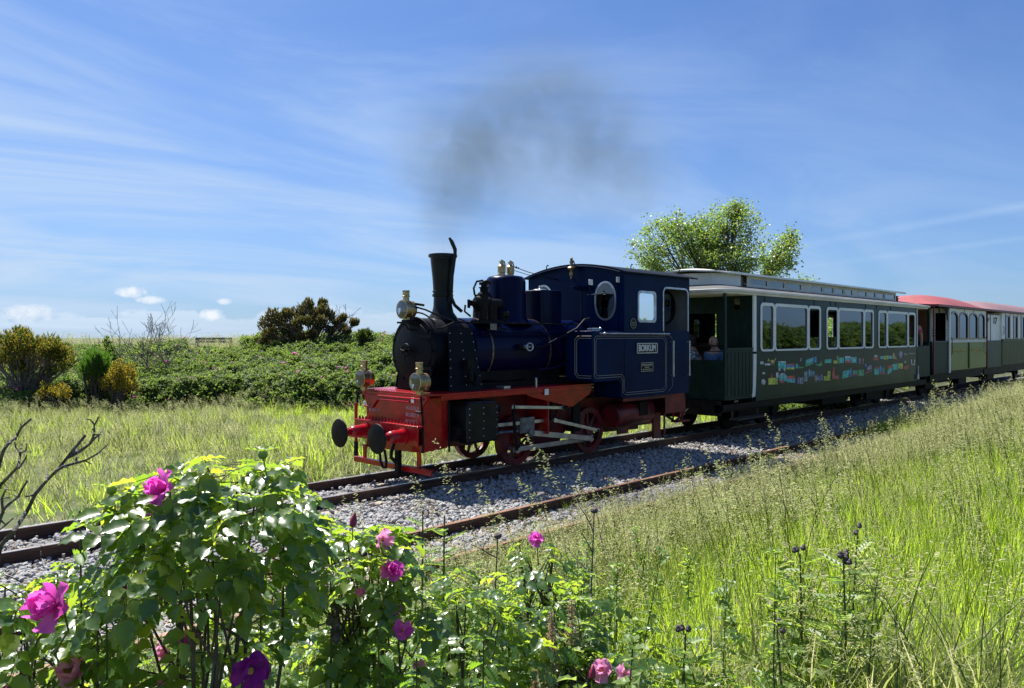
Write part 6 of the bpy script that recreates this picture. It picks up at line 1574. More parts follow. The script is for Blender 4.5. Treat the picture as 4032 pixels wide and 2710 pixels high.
# near meadow
def cond(x, y, u, d, g_):
    edge = 4.75 + 0.18 * vnoise(x, y * 0, 0.6) + 1.2 * sstep(12, 19, x)
    dens = np.where(d < 7, 1.0, np.clip(7 / d, 0.30, 1))
    left = sstep(-0.9, 0.25, u - 0.02 * d)            # thins to the left where roses and weeds grow
    return (y < edge) & (np.abs(u) < 0.70 * d + 1.2) & (d > 2.1) & (g_.random(len(x)) < dens * (0.22 + 0.78 * left)) & (y > -6)
xs1, ys1, g_ = place(9000, (-7, 9), (2.0, 10), cond, 1); xs2, ys2, _ = place(14000, (-2, 28), (10, 38), cond, 2)
x = np.concatenate([xs1, xs2]); y = np.concatenate([ys1, ys2]); n = len(x)
patch = vnoise(x, y, 0.9, 2.0); idx = np.where(patch + g_.normal(0, 0.35, n) > 0.12, g_.integers(0, 5, n), g_.integers(5, 13, n))
seedy = sstep(2.2, 3.6, y) ; idx = np.where(g_.random(n) < 0.50 * seedy, g_.integers(5, 13, n), idx)
dd = x * FX + y * FY
sc_ = g_.uniform(0.75, 1.15, n) * np.interp(dd, [2, 5, 10, 30], [0.80, 0.95, 1.15, 1.35]) * (0.9 + 0.24 * vnoise(x, y, 1.7) + 0.12 * vnoise(x, y, 0.45, 2.0))
def cap(x, y, s, h=0.70):
    lim = (1.9 * (1 - y / 5.92) - ground_z(x, y)) / h * (0.93 + 0.25 * (vnoise(x, y, 0.7, 5.0) > 0.55)) + 2.0 * sstep(15, 20, x)
    return np.minimum(s, np.maximum(0.3, lim))
sc_ = cap(x, y, sc_)
S = np.stack([sc_ * np.interp(dd, [3, 12, 30], [1.0, 1.25, 1.9]), sc_ * np.interp(dd, [3, 12, 30], [1.0, 1.25, 1.9]), sc_], 1)
rot = np.stack([g_.normal(0, 0.06, n), g_.normal(-0.05, 0.06, n), g_.normal(0, 0.5, n)], 1)
scatter('tall_meadow_grass', tallgrass, np.stack([x, y, ground_z(x, y)], 1), rot, S, idx, 'tall bright green meadow grass with pale seed heads in front of the tracks')
g_ = np.random.default_rng(21); x = g_.uniform(0.5, 22, 3000); y = 4.85 - 1.9 * g_.random(3000) ** 1.3; k = in_view(x, y, 1) & (vnoise(x, y, 1.1, 1.0) > -0.45); x, y = x[k], y[k]; n = len(x)
scatter('straw_edge_grass', drygrass, np.stack([x, y, ground_z(x, y)], 1), np.stack([g_.normal(0, .12, n), g_.normal(-.1, .12, n), g_.uniform(0, 6.28, n)], 1), cap(x, y, g_.uniform(0.8, 1.6, n), 0.58), np.where(g_.random(n) < 0.5, g_.integers(4, 7, n), g_.integers(0, 4, n)), 'straw coloured tangled grass along the edge of the rusty track')
g_ = np.random.default_rng(22); x = g_.uniform(1.5, 20, 5200); y = g_.uniform(-4, 4.2, 5200); u, d = ud(x, y); k = (u > 0.1 * d) & (u < 0.69 * d + .5) & (d > 2.6) & (vnoise(x, y, 1.3, 4.0) + 0.35 * vnoise(x, y, 0.4) > 0.22) & (g_.random(5200) < np.clip(6 / d, 0.3, 1)); x, y = x[k], y[k]; n = len(x)
scatter('straw_patches', drygrass, np.stack([x, y, ground_z(x, y) + 0.08], 1), np.stack([g_.normal(0, .25, n), g_.normal(-.15, .25, n), g_.uniform(0, 6.28, n)], 1), cap(x, y, g_.uniform(1.1, 1.7, n), 0.5), g_.integers(0, 7, n), 'paler matted patches of dry grass within the green meadow')
def long_stalks(seed):
    r = random.Random(seed); mb = MB()
    for i in range(2): stalk(mb, r, r.uniform(-.05, .05), r.uniform(-.05, .05), r.uniform(0.75, 1.0), (-0.8, 0.2), 1.6, 1.25, 0.0042, 0.28)
    return mb.mesh('long_stalk', [L_grass, L_stem, L_straw], smooth=0)
ls_c = source_coll('longstalk', [long_stalks(i) for i in range(6)])
x, y, g_ = place(520, (-0.6, 9), (2.6, 13), lambda x, y, u, d, q: (y < 3.6 + 0.6 * (q.random(len(x)) < 0.15)) & (np.abs(u) < 0.68 * d + .5), 31); n = len(x)
scatter('long_grass_stalks', ls_c, np.stack([x, y, ground_z(x, y)], 1), np.stack([g_.normal(0, .08, n), g_.normal(-.05, .08, n), g_.normal(0, .4, n)], 1), g_.uniform(0.8, 1.15, n), g_.integers(0, 6, n), 'long arching flowering stalks standing above the meadow grass')
# sparse grass growing in and beside the second track
x, y = cast(2600, -2, 34, 4.55, 6.0); k = in_view(x, y, 1) & (rng.random(2600) < 0.25 + 0.5 * (np.abs(y - 5.92) < 0.15) + 0.6 * sstep(5.0, 4.6, y) + 0.6 * sstep(14, 20, x)); x, y = x[k], y[k]; k2 = (x > 16) | (rng.random(len(x)) < 0.22); x, y = x[k2], y[k2]; n = len(x)
scatter('trackside_grass', tallgrass, np.stack([x, y, np.full(n, -0.13)], 1), np.stack([rng.normal(0, .1, n), rng.normal(0, .1, n), rng.uniform(0, 6.28, n)], 1), np.where(x < 16, rng.uniform(0.18, 0.42, n), rng.uniform(0.5, 0.9, n)), rng.integers(5, 13, n), 'thin straw coloured grass growing between the rusty rails')
# dry leaf litter in the second track
def litter(seed):
    r = random.Random(seed); mb = MB()
    for i in range(14): p = V3((r.uniform(-.09, .09), r.uniform(-.09, .09), r.uniform(0, .02))); leafquad(mb, p, rdir(r, -0.1, 0.25), V3((0, 0, 1)), r.uniform(.03, .08), r.uniform(.006, .02), 0, 0.1)
    return mb.mesh('litter', leafmat('dry_litter', [(0.26, 0.20, 0.12), (0.36, 0.30, 0.20)], [(0.3, 0.22, 0.12)], 0.2, 0.8) if 'dry_litter' not in MATS else MATS['dry_litter'], smooth=0)
lit_c = source_coll('litter', [litter(i) for i in range(3)])
x, y = cast(2600, 2, 24, 4.45, 5.85); k = in_view(x, y, 1); x, y = x[k], y[k]; n = len(x)
scatter('dry_litter', lit_c, np.stack([x, y, np.full(n, -0.125)], 1), np.stack([np.zeros(n), np.zeros(n), rng.uniform(0, 6.28, n)], 1), rng.uniform(0.7, 1.3, n), rng.integers(0, 3, n), 'pale dry leaf and grass litter between the rusty rails')
# far verge beyond the train
def cond(x, y, u, d, g_):
    dens = np.clip(12 / d, 0.45, 1)
    return (y > 9.75 + 0.15 * vnoise(x, y * 0, 0.5)) & (np.abs(u) < 0.68 * d + 1.5) & (g_.random(len(x)) < dens)
x, y, g_ = place(24000, (-17, 30), (8, 30), cond, 3); u, d = ud(x, y); k = (d < 23 + 0.6 * vnoise(u, d * 0, 2)) | (u > 6); x, y = x[k], y[k]; n = len(x); dd = x * FX + y * FY
uu, _d = ud(x, y)
sc_ = g_.uniform(0.7, 1.2, n) * np.interp(dd, [8, 14, 22], [1.25, 1.1, 1.05]) * (1 + 0.30 * vnoise(x, y, 1.4))
greener = sstep(-0.3, 0.5, vnoise(x, y, 2.1) + 0.06 * (uu + 4))
idx = g_.integers(0, 7, n)
kg = g_.random(n) < 0.12 + 0.50 * greener
rot = np.stack([g_.normal(0.10, .12, n), g_.normal(-0.15, .12, n), g_.normal(0, 0.8, n)], 1)
scatter('dry_verge_grass', drygrass, np.stack([x, y, ground_z(x, y)], 1)[~kg], rot[~kg], (sc_ * 1.05)[~kg], idx[~kg], 'pale dry bent grass on the verge beyond the train')
scatter('green_verge_grass', tallgrass, np.stack([x, y, ground_z(x, y)], 1)[kg], rot[kg], (np.stack([sc_ * 1.3, sc_ * 1.3, sc_ * 0.8], 1))[kg], g_.integers(0, 9, n)[kg], 'fresh green grass on the verge beyond the train')

# --- rose thicket on the dune
def thicket_clump(seed, flower=False, size=1.0):
    r = random.Random(seed); mb = MB()
    for i in range(22):
        p = rdir(r) * 0.13 * r.random() ** 0.5; p.z = abs(p.z) * 0.8
        d = (rdir(r, -0.2, 0.5) + p.normalized() * 0.6)
        for j in range(3): leafquad(mb, p + rdir(r) * 0.012, d + rdir(r) * 0.5, V3((0, 0, 1)), r.uniform(0.045, 0.075) * size, r.uniform(0.028, 0.042) * size, 0, 0.15)
    if flower:
        for k in range(2):
            c = rdir(r, 0.4, 1) * 0.13
            for j in range(5): leafquad(mb, c, rdir(r, 0.0, 0.6), V3((0, 0, 1)), 0.045, 0.045, 1, 0.1)
    return mb.mesh('clump', [L_rose_far, L_petal], smooth=0)
th_c = source_coll('thicket', [thicket_clump(i) for i in range(7)] + [thicket_clump(30 + i, True) for i in range(2)])
g_ = np.random.default_rng(5); n = 34000
u = g_.uniform(-17, 9.5, n); d = 20.3 + 11 * g_.random(n) ** 1.5
front = 20.9 + 0.7 * vnoise(u, u * 0, 1.7) + 0.5 * vnoise(u, u * 0 + 3, 0.6)
top = (0.74 + 0.24 * vnoise(u, d, 1.1) + 0.13 * vnoise(u, d, 0.45)) * sstep(0, 0.9, d - front + 0.25) * (1 - 0.55 * sstep(26.5, 29.5, d))
top = top * (0.55 + 0.45 * sstep(-13.5, -11.0, u)) * (1 - 0.75 * sstep(5.5, 8.5, u))
top = top * np.where((u / d > -0.425) & (u / d < -0.352) & (d > 24.0), 0.45, 1.0); left_gap = (u > -14.2) & (u < -12.6) & (d > 25); 
k = (d > front) & (top > 0.05) & (np.abs(u) < 0.67 * d + 1) & ~(left_gap & (g_.random(n) < 0.8)); u, d, top = u[k], d[k], top[k]; n = len(u)
x, y = xy(u, d); z = ground_z(x, y) + top * g_.random(n) ** 0.45 - 0.06
idx = np.where(g_.random(n) < 0.022, g_.integers(7, 9, n), g_.integers(0, 7, n))
scatter('rose_thicket', th_c, np.stack([x, y, z], 1), np.stack([g_.normal(0, .35, n), g_.normal(0, .35, n), g_.uniform(0, 6.28, n)], 1), g_.uniform(0.7, 1.35, n), idx, 'dense low thicket of wild roses with scattered pink flowers covering the dune')
# crest grasses
g_ = np.random.default_rng(8); n = 2600; u = g_.uniform(-18, 4, n); d = g_.uniform(26.5, 33, n); x, y = xy(u, d)
scatter('dune_crest_grass', drygrass, np.stack([x, y, ground_z(x, y) + 0.0], 1), np.stack([g_.normal(0, .1, n), g_.normal(-.1, .1, n), g_.uniform(0, 6.28, n)], 1), g_.uniform(0.9, 1.8, n), g_.integers(0, 7, n), 'thin grass along the crest of the dune')

# --- branching plants
def grow(r, mb, p, d, ln, rad, lv, spread=0.55, grav=0.0, nseg=3, kids=(2, 4), shrink=0.68, tips=None, wob=0.18, minr=0.003, n_side=5, mi=0, every=None, up=0.0):
    pts = [V3(p)]; rs = [rad]; dd_ = V3(d).normalized(); q = V3(p)
    for i in range(nseg):
        dd_ = (dd_ + rdir(r) * wob + V3((0, 0, up - grav))).normalized(); q = q + dd_ * (ln / nseg); pts.append(q.copy()); rs.append(max(minr, rad * (1 - 0.45 * (i + 1) / nseg)))
        if every is not None: every.append((q.copy(), dd_.copy(), lv))
    mb.tube(pts, rs, n_side if lv > 1 else 4, mi, caps=False)
    if lv <= 0:
        if tips is not None: tips.append((q.copy(), dd_.copy()))
        return
    for k in range(r.randint(*kids)):
        i = r.randint(max(1, nseg - 2), nseg); side = (dd_ + rdir(r) * spread * 1.6).normalized()
        grow(r, mb, pts[i], side, ln * shrink * r.uniform(0.75, 1.15), rs[i] * 0.72, lv - 1, spread, grav, nseg, kids, shrink, tips, wob, minr, n_side, mi, every, up)

def at(px, py, dep):
    a = (px - 2016) / 3028; b_ = (1325 - py) / 3028
    return V3((dep * (FX + a * RX), dep * (FY + a * RY), HC + dep * b_))

# poplar behind the coaches
def tree(name, label, spots, dep, group=None, nleaf=15000, leaf=0.10, lobes=None, mat_=None, seed=3, base_px=None, cat='tree'):
    """lobes: list of (px, py, radius_x_px, radius_y_px) outlining the crown as seen; the crown is built round them with real depth"""
    r = random.Random(seed); b = at(base_px[0], 1325, dep); b.z = float(ground_z(b.x, b.y)) - 0.1
    t = empty(name, b, label, cat, group)
    mb = MB(); mpx = dep / 3028
    hub = b + V3((0, 0, 1.2)); mb.tube([b, b + V3((0.05, 0.05, 0.6)), hub], [0.22, 0.17, 0.15], 8, caps=False)
    tips = []
    for (px, py, rx, ry, w) in lobes:
        c = at(px, py, dep + r.uniform(-1.0, 1.0)); mid = hub.lerp(c, 0.55) + V3((r.uniform(-.2, .2), r.uniform(-.2, .2), 0.2))
        mb.tube([hub, hub.lerp(mid, 0.5) + rdir(r) * 0.1, mid, c], [0.11, 0.085, 0.06, 0.03], 6, caps=False)
        for k in range(int(10 + w * 1.5)):
            s = mid.lerp(c, r.uniform(-0.4, 0.9)); q = rdir(r); e = c + V3((q.x * rx * mpx, q.y * rx * mpx, q.z * ry * mpx)) * r.uniform(0.45, 1.25)
            m_ = s.lerp(e, 0.5) + rdir(r) * 0.12 + V3((0, 0, -0.05)); mb.tube([s, m_, e], [0.025, 0.015, 0.006], 4, caps=False)
            for j in range(3): tips.append((s.lerp(e, r.uniform(0.45, 1.0)), w)); tips.append((e, w))
    part('trunk', mb, M_bark, t)
    mb = MB()
    tot = len(tips)
    clumps = []
    for (p, w) in tips:
        if r.random() < 0.9: clumps.append((p, r.uniform(0.22, 0.62)))
    per = max(3, int(nleaf / len(clumps)))
    for (p, cr) in clumps:
        for j in range(per):
            q = p + rdir(r) * cr * r.random() ** 0.6; s_ = leaf * r.uniform(0.7, 1.25); leafquad(mb, q, rdir(r, -0.9, 0.4), rdir(r), s_, s_ * 0.85, 0, 0.12)
    part('crown', mb, mat_ or L_poplar, t, smooth=0)
    return t
tree('poplar_tree', 'broad leafy poplar with a loose yellow green crown above the first coach', None, 38, lobes=[(2600, 930, 105, 95, 10), (2530, 1010, 60, 70, 6), (2720, 960, 130, 110, 14), (2860, 880, 110, 90, 16), (2920, 980, 110, 110, 12), (2830, 1050, 140, 80, 10), (2650, 1060, 130, 70, 9), (3080, 980, 50, 50, 5), (3060, 1050, 65, 55, 6), (2905, 830, 35, 32, 4), (2680, 900, 60, 50, 6), (2780, 920, 70, 50, 8), (2800, 1000, 90, 60, 10), (3110, 940, 22, 30, 2), (2700, 1200, 200, 110, 14), (2900, 1220, 200, 100, 12)], base_px=(2850,), nleaf=34000, leaf=0.105, seed=4)
tree('young_poplar', 'small leafy treetop just showing above the lantern roof', None, 40, lobes=[(3165, 1120, 45, 28, 4), (3190, 1190, 70, 60, 6), (3180, 1260, 80, 60, 6)], base_px=(3170,), nleaf=3500, leaf=0.11, seed=7)
tree('far_tree', 'distant treetop between the two red coach roofs', None, 75, lobes=[(3890, 1222, 45, 22, 5), (3910, 1245, 70, 30, 6)], base_px=(3900,), nleaf=3500, leaf=0.20, seed=9)
# screen of bushes behind the coaches, seen through the windows and under the frames
def bush(name, label, px, py_top, py_base, wpx, dep, seed, m=None, leafs=2600, leaf=0.09, group=None, stems=M_bark):
    r = random.Random(seed); mpx = dep / 3028; b = at(px, 1325, dep); b.z = float(ground_z(b.x, b.y)) - 0.05
    top = HC + (1325 - py_top) * mpx; H = top - b.z; W = wpx * mpx / 2
    t = empty(name, b, label, 'bush', group); mb = MB(); tips = []
    for k in range(9):
        a = r.uniform(0, 2 * PI); e = b + V3((math.cos(a) * W * 0.7 * r.random(), math.sin(a) * W * 0.7 * r.random(), H * r.uniform(0.5, 0.9))); mb.tube([b, b.lerp(e, 0.5) + rdir(r) * 0.1, e], [0.03, 0.02, 0.01], 5, caps=False)
    part('stems', mb, stems, t)
    mb = MB()
    cl = []
    for k in range(90):
        q = rdir(r, -0.3, 1); rr = r.uniform(0.55, 1.0); cl.append((b + V3((q.x * W * rr, q.y * W * rr, H * 0.42 + q.z * H * 0.56 * rr)), r.uniform(0.12, 0.3)))
    for i in range(leafs):
        c, cr = r.choice(cl); p = c + rdir(r) * cr * r.random() ** 0.5; s_ = leaf * r.uniform(0.7, 1.2); leafquad(mb, p, rdir(r, -0.5, 0.8), rdir(r), s_, s_ * 0.6, 0, 0.15)
    part('crown', mb, m or L_rose_far, t, smooth=0); return t
adj = ['tall pale green bush seen through the front platform of the lantern coach', 'rounded dark bush behind the first saloon windows', 'wide bush behind the middle of the lantern coach', 'leafy bush behind the rear saloon windows', 'low bush behind the rear end of the lantern coach', 'bush far behind the arched windows', 'bush far behind the board sided coach']
for i, (px, pt, w, dep) in enumerate(((2760, 1190, 330, 26), (3080, 1220, 300, 28), (3300, 1225, 320, 32), (3480, 1240, 280, 36), (3620, 1250, 220, 40), (3780, 1258, 260, 50), (3980, 1262, 260, 58))):
    bush('bush', adj[i], px, pt, 0, w, dep, 100 + i, m=L_weed if i == 0 else L_rose_far if i % 2 else L_poplar, leafs=900 if i == 0 else 4200, leaf=0.10 + 0.002 * dep, group='bushes behind the train')

# --- dune shrubs
def broom(name, label, base, lobes, dep, seed, tuftm, twig, nper=26, tw_len=0.16, cat='shrub', stems=8, blossom=None, bl=0.0, thin=False, bw=0.010, into=None):
    """upright twiggy shrub: stems fan to each lobe; every lobe is a brush of fine green or yellow shoots"""
    r = random.Random(seed); mpx = dep / 3028; b = at(base[0], 1325, dep); b.z = float(ground_z(b.x, b.y)) - 0.05
    t = into or empty(name, b, label, cat); mb = MB(); mb2 = MB()
    for (px, py, rx, ry) in lobes:
        c = at(px, py, dep + r.uniform(-0.5, 0.5)); low = b + V3((r.uniform(-.25, .25), r.uniform(-.25, .25), 0)); mid = low.lerp(c, 0.5) + V3((0, 0, 0.10)) + rdir(r) * 0.08
        c2 = c - V3((0, 0, ry * mpx * 0.6)); mb.tube([low, mid, c2], [0.024, 0.015, 0.008], 5, caps=False)
        for k in range(stems):
            s = mid.lerp(c2, r.uniform(0, 1)); q = rdir(r); e = c + V3((q.x * rx * mpx, q.y * rx * mpx, q.z * ry * mpx)) * r.uniform(0.4, 1.0)
            mb.tube([s, s.lerp(e, 0.5) + rdir(r) * 0.04 + V3((0, 0, -0.03)), e], [0.010, 0.007, 0.003], 4, caps=False)
        for k in range(nper):
            q = rdir(r); p = c + V3((q.x * rx * mpx, q.y * rx * mpx, q.z * ry * mpx)) * r.random() ** 0.45
            dirn = ((p - mid).normalized() * 0.8 + V3((0, 0, 0.6)) + rdir(r) * 0.4).normalized()
            for j in range(4):
                dj = (dirn + rdir(r) * 0.35).normalized(); leafquad(mb2, p - dj * tw_len * 0.3, dj, rdir(r), tw_len * r.uniform(0.6, 1.3), bw * r.uniform(0.8, 1.6), 0, 0.2)
            if blossom and r.random() < bl:
                for j in range(7): leafquad(mb2, p + rdir(r) * 0.07 + dirn * 0.03, rdir(r), rdir(r), 0.032, 0.024, 1, 0.1)
    part('stems', mb, twig, t)
    part('shoots', mb2, [tuftm, blossom or tuftm], t, smooth=0)
    return t
r_ = random.Random(5)
lob = [(r_.uniform(-10, 250), r_.uniform(1400, 1500), 50, 60) for _ in range(26)]
def dome(cx, cy, rx, ry, n, lx, ly, seed, lo=0.0):
    q = random.Random(seed); out = []
    for i in range(n):
        a = q.uniform(0, PI); k = q.random() ** 0.5; out.append((cx + rx * k * math.cos(a), cy - ry * k * math.sin(a) + lo * q.random(), lx, ly))
    return out
GB = broom('gorse_bush', 'big rounded broom bush covered in yellow blossom at the left edge', (110,), dome(95, 1430, 190, 130, 70, 34, 30, 1, 30), 21.5, 11, L_gorse, M_twig, nper=46, tw_len=0.15, blossom=L_yellow, bl=0.60, stems=5, bw=0.018)
broom('lower', '', (120,), dome(110, 1560, 200, 110, 26, 40, 40, 2), 21.3, 12, L_gorse, M_twig, nper=10, tw_len=0.14, stems=12, bw=0.012, into=GB)
broom('green_broom', 'upright feathery green broom beside the small yellow one', (380,), dome(378, 1475, 52, 75, 34, 20, 34, 3), 21.0, 13, leafmat('fresh_broom', [(0.04, 0.09, 0.015), (0.06, 0.12, 0.02)], [(0.12, 0.30, 0.03), (0.2, 0.4, 0.04)], 0.35, 0.6), M_bark, nper=60, tw_len=0.20, stems=5, bw=0.012)
broom('yellow_broom', 'small bright yellow broom in front of the bare shrub', (475,), dome(475, 1530, 65, 95, 24, 22, 24, 4), 20.6, 14, L_gorse, M_bark, nper=34, tw_len=0.12, blossom=L_yellow, bl=0.9, stems=4, bw=0.014)
broom('low_yellow_broom', 'low straggling yellow broom below the big one', (215,), dome(210, 1560, 60, 40, 12, 20, 16, 5), 20.4, 15, L_gorse, M_bark, nper=26, tw_len=0.10, blossom=L_yellow, bl=0.7, stems=4, bw=0.012)
broom('rusty_broom', 'wide bare stemmed broom with rusty yellow tufts on the dune crest', (1235,),
      [(1075, 1245, 30, 32), (1050, 1280, 32, 34), (1090, 1300, 34, 34), (1110, 1255, 26, 26), (1060, 1320, 30, 22), (1125, 1290, 30, 30), (1160, 1240, 34, 28), (1195, 1225, 28, 30), (1215, 1200, 22, 26), (1175, 1270, 28, 20), (1270, 1200, 20, 26), (1272, 1225, 26, 26), (1255, 1290, 32, 22), (1265, 1265, 24, 20), (1325, 1270, 24, 22), (1345, 1290, 22, 20), (1395, 1272, 20, 16), (1365, 1305, 18, 14), (1140, 1330, 34, 20), (1300, 1300, 22, 18), (1240, 1235, 26, 24), (1130, 1235, 24, 18), (1160, 1300, 34, 24), (1215, 1265, 28, 22), (1230, 1320, 30, 20), (1300, 1245, 20, 22), (1350, 1255, 16, 16), (1185, 1330, 34, 18), (1045, 1345, 28, 16)], 26, 16, L_rustbroom, M_bark, nper=170, tw_len=0.13, stems=10, bw=0.028)
# fine bare twigs of the same shrub and the leafless shrub to its left
def bare_shrub(name, label, bases, dep, seed, ln, lv=3, cat='shrub', m=M_twig, spread=0.5, rad=0.022, dirs=None, parent=None, minr=0.003):
    r = random.Random(seed); b = at(bases[0][0], 1325, dep); b.z = float(ground_z(b.x, b.y))
    mb = MB()
    for (px, az, el, L_) in bases:
        p = at(px, 1325, dep + r.uniform(-0.4, 0.4)); p.z = float(ground_z(p.x, p.y)) + 0.2
        d = V3((RX * math.cos(R(az)) * math.cos(R(el)), RY * math.cos(R(az)) * math.cos(R(el)), math.sin(R(el)))) + V3((FX, FY, 0)) * r.uniform(-.2, .2)
        grow(r, mb, p, d, L_, rad, lv, spread, 0, 3, (2, 4), 0.70, wob=0.16, minr=minr, up=0.06)
    if parent: part('twigs', mb, m, parent); return
    t = empty(name, b, label, cat); part('branches', mb, m, t); return t
bare_shrub('bare_shrub', 'grey leafless shrub with fanning twigs on the dune crest', [(620, 180, 60, 0.95), (600, 180, 38, 1.1), (520, 180, 55, 0.9), (480, 180, 40, 0.9), (640, 0, 70, 0.9), (560, 0, 75, 1.0), (690, 180, 65, 1.0), (430, 180, 45, 0.8), (660, 180, 75, 1.1), (600, 0, 45, 1.0), (520, 180, 75, 0.9)], 23.5, 21, 0.8, 3, minr=0.0045, rad=0.022)
bare_shrub('t', '', [(1230, 180, 50, 0.7), (1240, 0, 45, 0.8), (1250, 0, 60, 0.8), (1220, 180, 70, 0.8), (1260, 0, 35, 0.9), (1240, 0, 80, 0.8), (1200, 180, 35, 0.8)], 26, 23, 0.8, 3, parent=[o for o in bpy.data.objects if o.name == 'rusty_broom'][0], m=M_bark, minr=0.007, rad=0.04)
broom('small_dark_bush', 'small dark round bush on the crest left of the smokebox', (1440,), dome(1438, 1345, 32, 40, 16, 14, 16, 6), 25.5, 31, L_gorse, M_bark, nper=60, tw_len=0.10, stems=3, bw=0.016)
broom('leafy_sapling', 'slender leafy sapling left of the bare shrub', (425,), [(420, 1345, 18, 18), (432, 1375, 18, 16), (415, 1390, 20, 16), (440, 1410, 24, 18)], 22.0, 32, L_rose_far, M_bark, nper=30, tw_len=0.08, stems=3, bw=0.045)

# --- bench on the crest
bp_ = at(842, 1342, 29.5); B = empty('bench', (bp_.x, bp_.y, float(ground_z(bp_.x, bp_.y))), 'wooden bench back showing above the dune crest', 'bench')
du = V3((RX, RY, 0)); dv_ = V3((FX, FY, 0)); M_bench = mat('weathered_bench_wood', (0.16, 0.13, 0.11), 0.8, col2=(0.26, 0.22, 0.19), nscale=8, stretch=(1, 1, 6))
def obox(mb, c, hu, hd, hz):
    vs = [c + du * a * hu + dv_ * b_ * hd + V3((0, 0, e * hz)) for e in (-1, 1) for a, b_ in ((-1, -1), (1, -1), (1, 1), (-1, 1))]
    mb.add(vs, [(0, 3, 2, 1), (4, 5, 6, 7), (0, 1, 5, 4), (1, 2, 6, 5), (2, 3, 7, 6), (3, 0, 4, 7)])
c = V3((bp_.x, bp_.y, 0))
for z in (1.81, 1.70):
    mb = MB(); obox(mb, c + V3((0, 0, z)), 0.70, 0.02, 0.045); part('back_slat', mb, M_bench, B)
mb = MB(); obox(mb, c + V3((0, 0, 1.45)) + dv_ * -0.25, 0.70, 0.2, 0.02); part('seat', mb, M_bench, B)
for s in (-1, 1):
    mb = MB(); obox(mb, c + du * s * 0.62 + dv_ * 0.04 + V3((0, 0, 1.40)), 0.03, 0.03, 0.44); obox(mb, c + du * s * 0.62 + dv_ * -0.4 + V3((0, 0, 1.2)), 0.03, 0.03, 0.24); obox(mb, c + du * s * 0.62 + dv_ * -0.18 + V3((0, 0, 1.40)), 0.025, 0.25, 0.02); part('leg', mb, M_bench, B)
# --- trees and dune behind the viewer, mirrored in the carriage windows
th2 = np.random.default_rng(12); n = 5200
x = th2.uniform(8, 100, n); y = th2.uniform(-17, -12, n); hgt = 1.9 + 0.6 * vnoise(x, x * 0, 6.0) + 0.3 * vnoise(x, x * 0, 1.7)
scatter('scrub_belt', th_c, np.stack([x, y, ground_z(x, y) + np.maximum(0.2, hgt) * th2.random(n) ** 0.6], 1), np.stack([th2.normal(0, .5, n), th2.normal(0, .5, n), th2.uniform(0, 6.28, n)], 1), th2.uniform(2.4, 3.8, n), th2.integers(0, 7, n), 'belt of dark scrub across the meadow on the viewer side')
# --- smoke
M_smoke = bpy.data.materials.new('coal_smoke'); M_smoke.use_nodes = True; nt = M_smoke.node_tree; nt.nodes.clear()
out = nn(nt, 'ShaderNodeOutputMaterial'); pv = nn(nt, 'ShaderNodeVolumePrincipled'); nt.links.new(pv.outputs[0], out.inputs['Volume'])
pv.inputs['Color'].default_value = (0.22, 0.29, 0.33, 1)
t = nn(nt, 'ShaderNodeTexCoord'); P0 = t.outputs['Object']
no = nn(nt, 'ShaderNodeTexNoise'); nt.links.new(P0, no.inputs['Vector']); no.inputs['Scale'].default_value = 1.5; no.inputs['Detail'].default_value = 6; no.inputs['Roughness'].default_value = 0.6; no.inputs['Distortion'].default_value = 0.9
acc = None
smoke_off = V3((9.4, 8.4, 4.6))
def smoke_at(px, py, xx): 
    a = (px - 2016) / 3028; t_ = xx / (FX + a * RX); return V3((xx, t_ * (FY + a * RY), HC + t_ * (1325 - py) / 3028))
for (px, py, X_, rad, amt) in ((1750, 975, 7.1, 0.26, 0.8), (1755, 900, 7.15, 0.34, 0.8), (1765, 820, 7.2, 0.44, 0.85), (1775, 730, 7.35, 0.60, 1.5), (1795, 590, 7.5, 0.75, 1.6), (1930, 500, 8.1, 0.80, 1.0), (2080, 410, 8.8, 0.80, 1.0), (2160, 290, 9.1, 0.55, 0.45), (2240, 420, 9.6, 0.80, 1.05), (2350, 520, 10.2, 0.80, 0.95), (2430, 640, 10.8, 0.85, 0.70), (2500, 760, 11.2, 0.80, 0.45), (2050, 600, 8.6, 0.9, 0.75), (2230, 640, 9.5, 0.9, 0.6), (1900, 700, 7.9, 0.6, 0.7)):
    a = (px - 2016) / 3028; Y_ = X_ / (FX + a * RX) * (FY + a * RY); Y_ = min(max(Y_, 7.4), 9.4); X2 = Y_ / (FY + a * RY) * (FX + a * RX)
    dep_ = X2 * FX + Y_ * FY; c = V3((X2, Y_, HC + dep_ * (1325 - py) / 3028)) - smoke_off
    dv = vmath(nt, 'DISTANCE', P0, tuple(c)).outputs['Value']
    g = math_n(nt, 'MULTIPLY', math_n(nt, 'POWER', math_n(nt, 'SUBTRACT', 1.0, math_n(nt, 'DIVIDE', dv, rad * 1.65), True), 1.3), amt)
    acc = g if acc is None else math_n(nt, 'MAXIMUM', acc, g) if False else math_n(nt, 'ADD', acc, math_n(nt, 'MULTIPLY', g, 0.75))
nz = ramp(nt, no.outputs['Fac'], [(0.38, 0.10), (0.64, 1.0)])
den = math_n(nt, 'MULTIPLY', math_n(nt, 'MULTIPLY', acc, nz), 0.62)
nt.links.new(den, pv.inputs['Density'])
mb = MB()
sp = []
for ring_z, rx_, ry_, cx_ in ((2.98, 0.45, 0.45, 7.15), (3.6, 1.9, 1.2, 8.6), (4.6, 3.6, 1.9, 9.3), (5.8, 3.6, 1.9, 9.4), (6.9, 1.8, 1.2, 9.3)):
    sp.append([(cx_ + rx_ * math.cos(2 * PI * k / 18), 8.4 + ry_ * math.sin(2 * PI * k / 18), ring_z) for k in range(18)])
vs = [p for r2 in sp for p in r2]; fs = [tuple(range(18))[::-1], tuple(range(72, 90))]
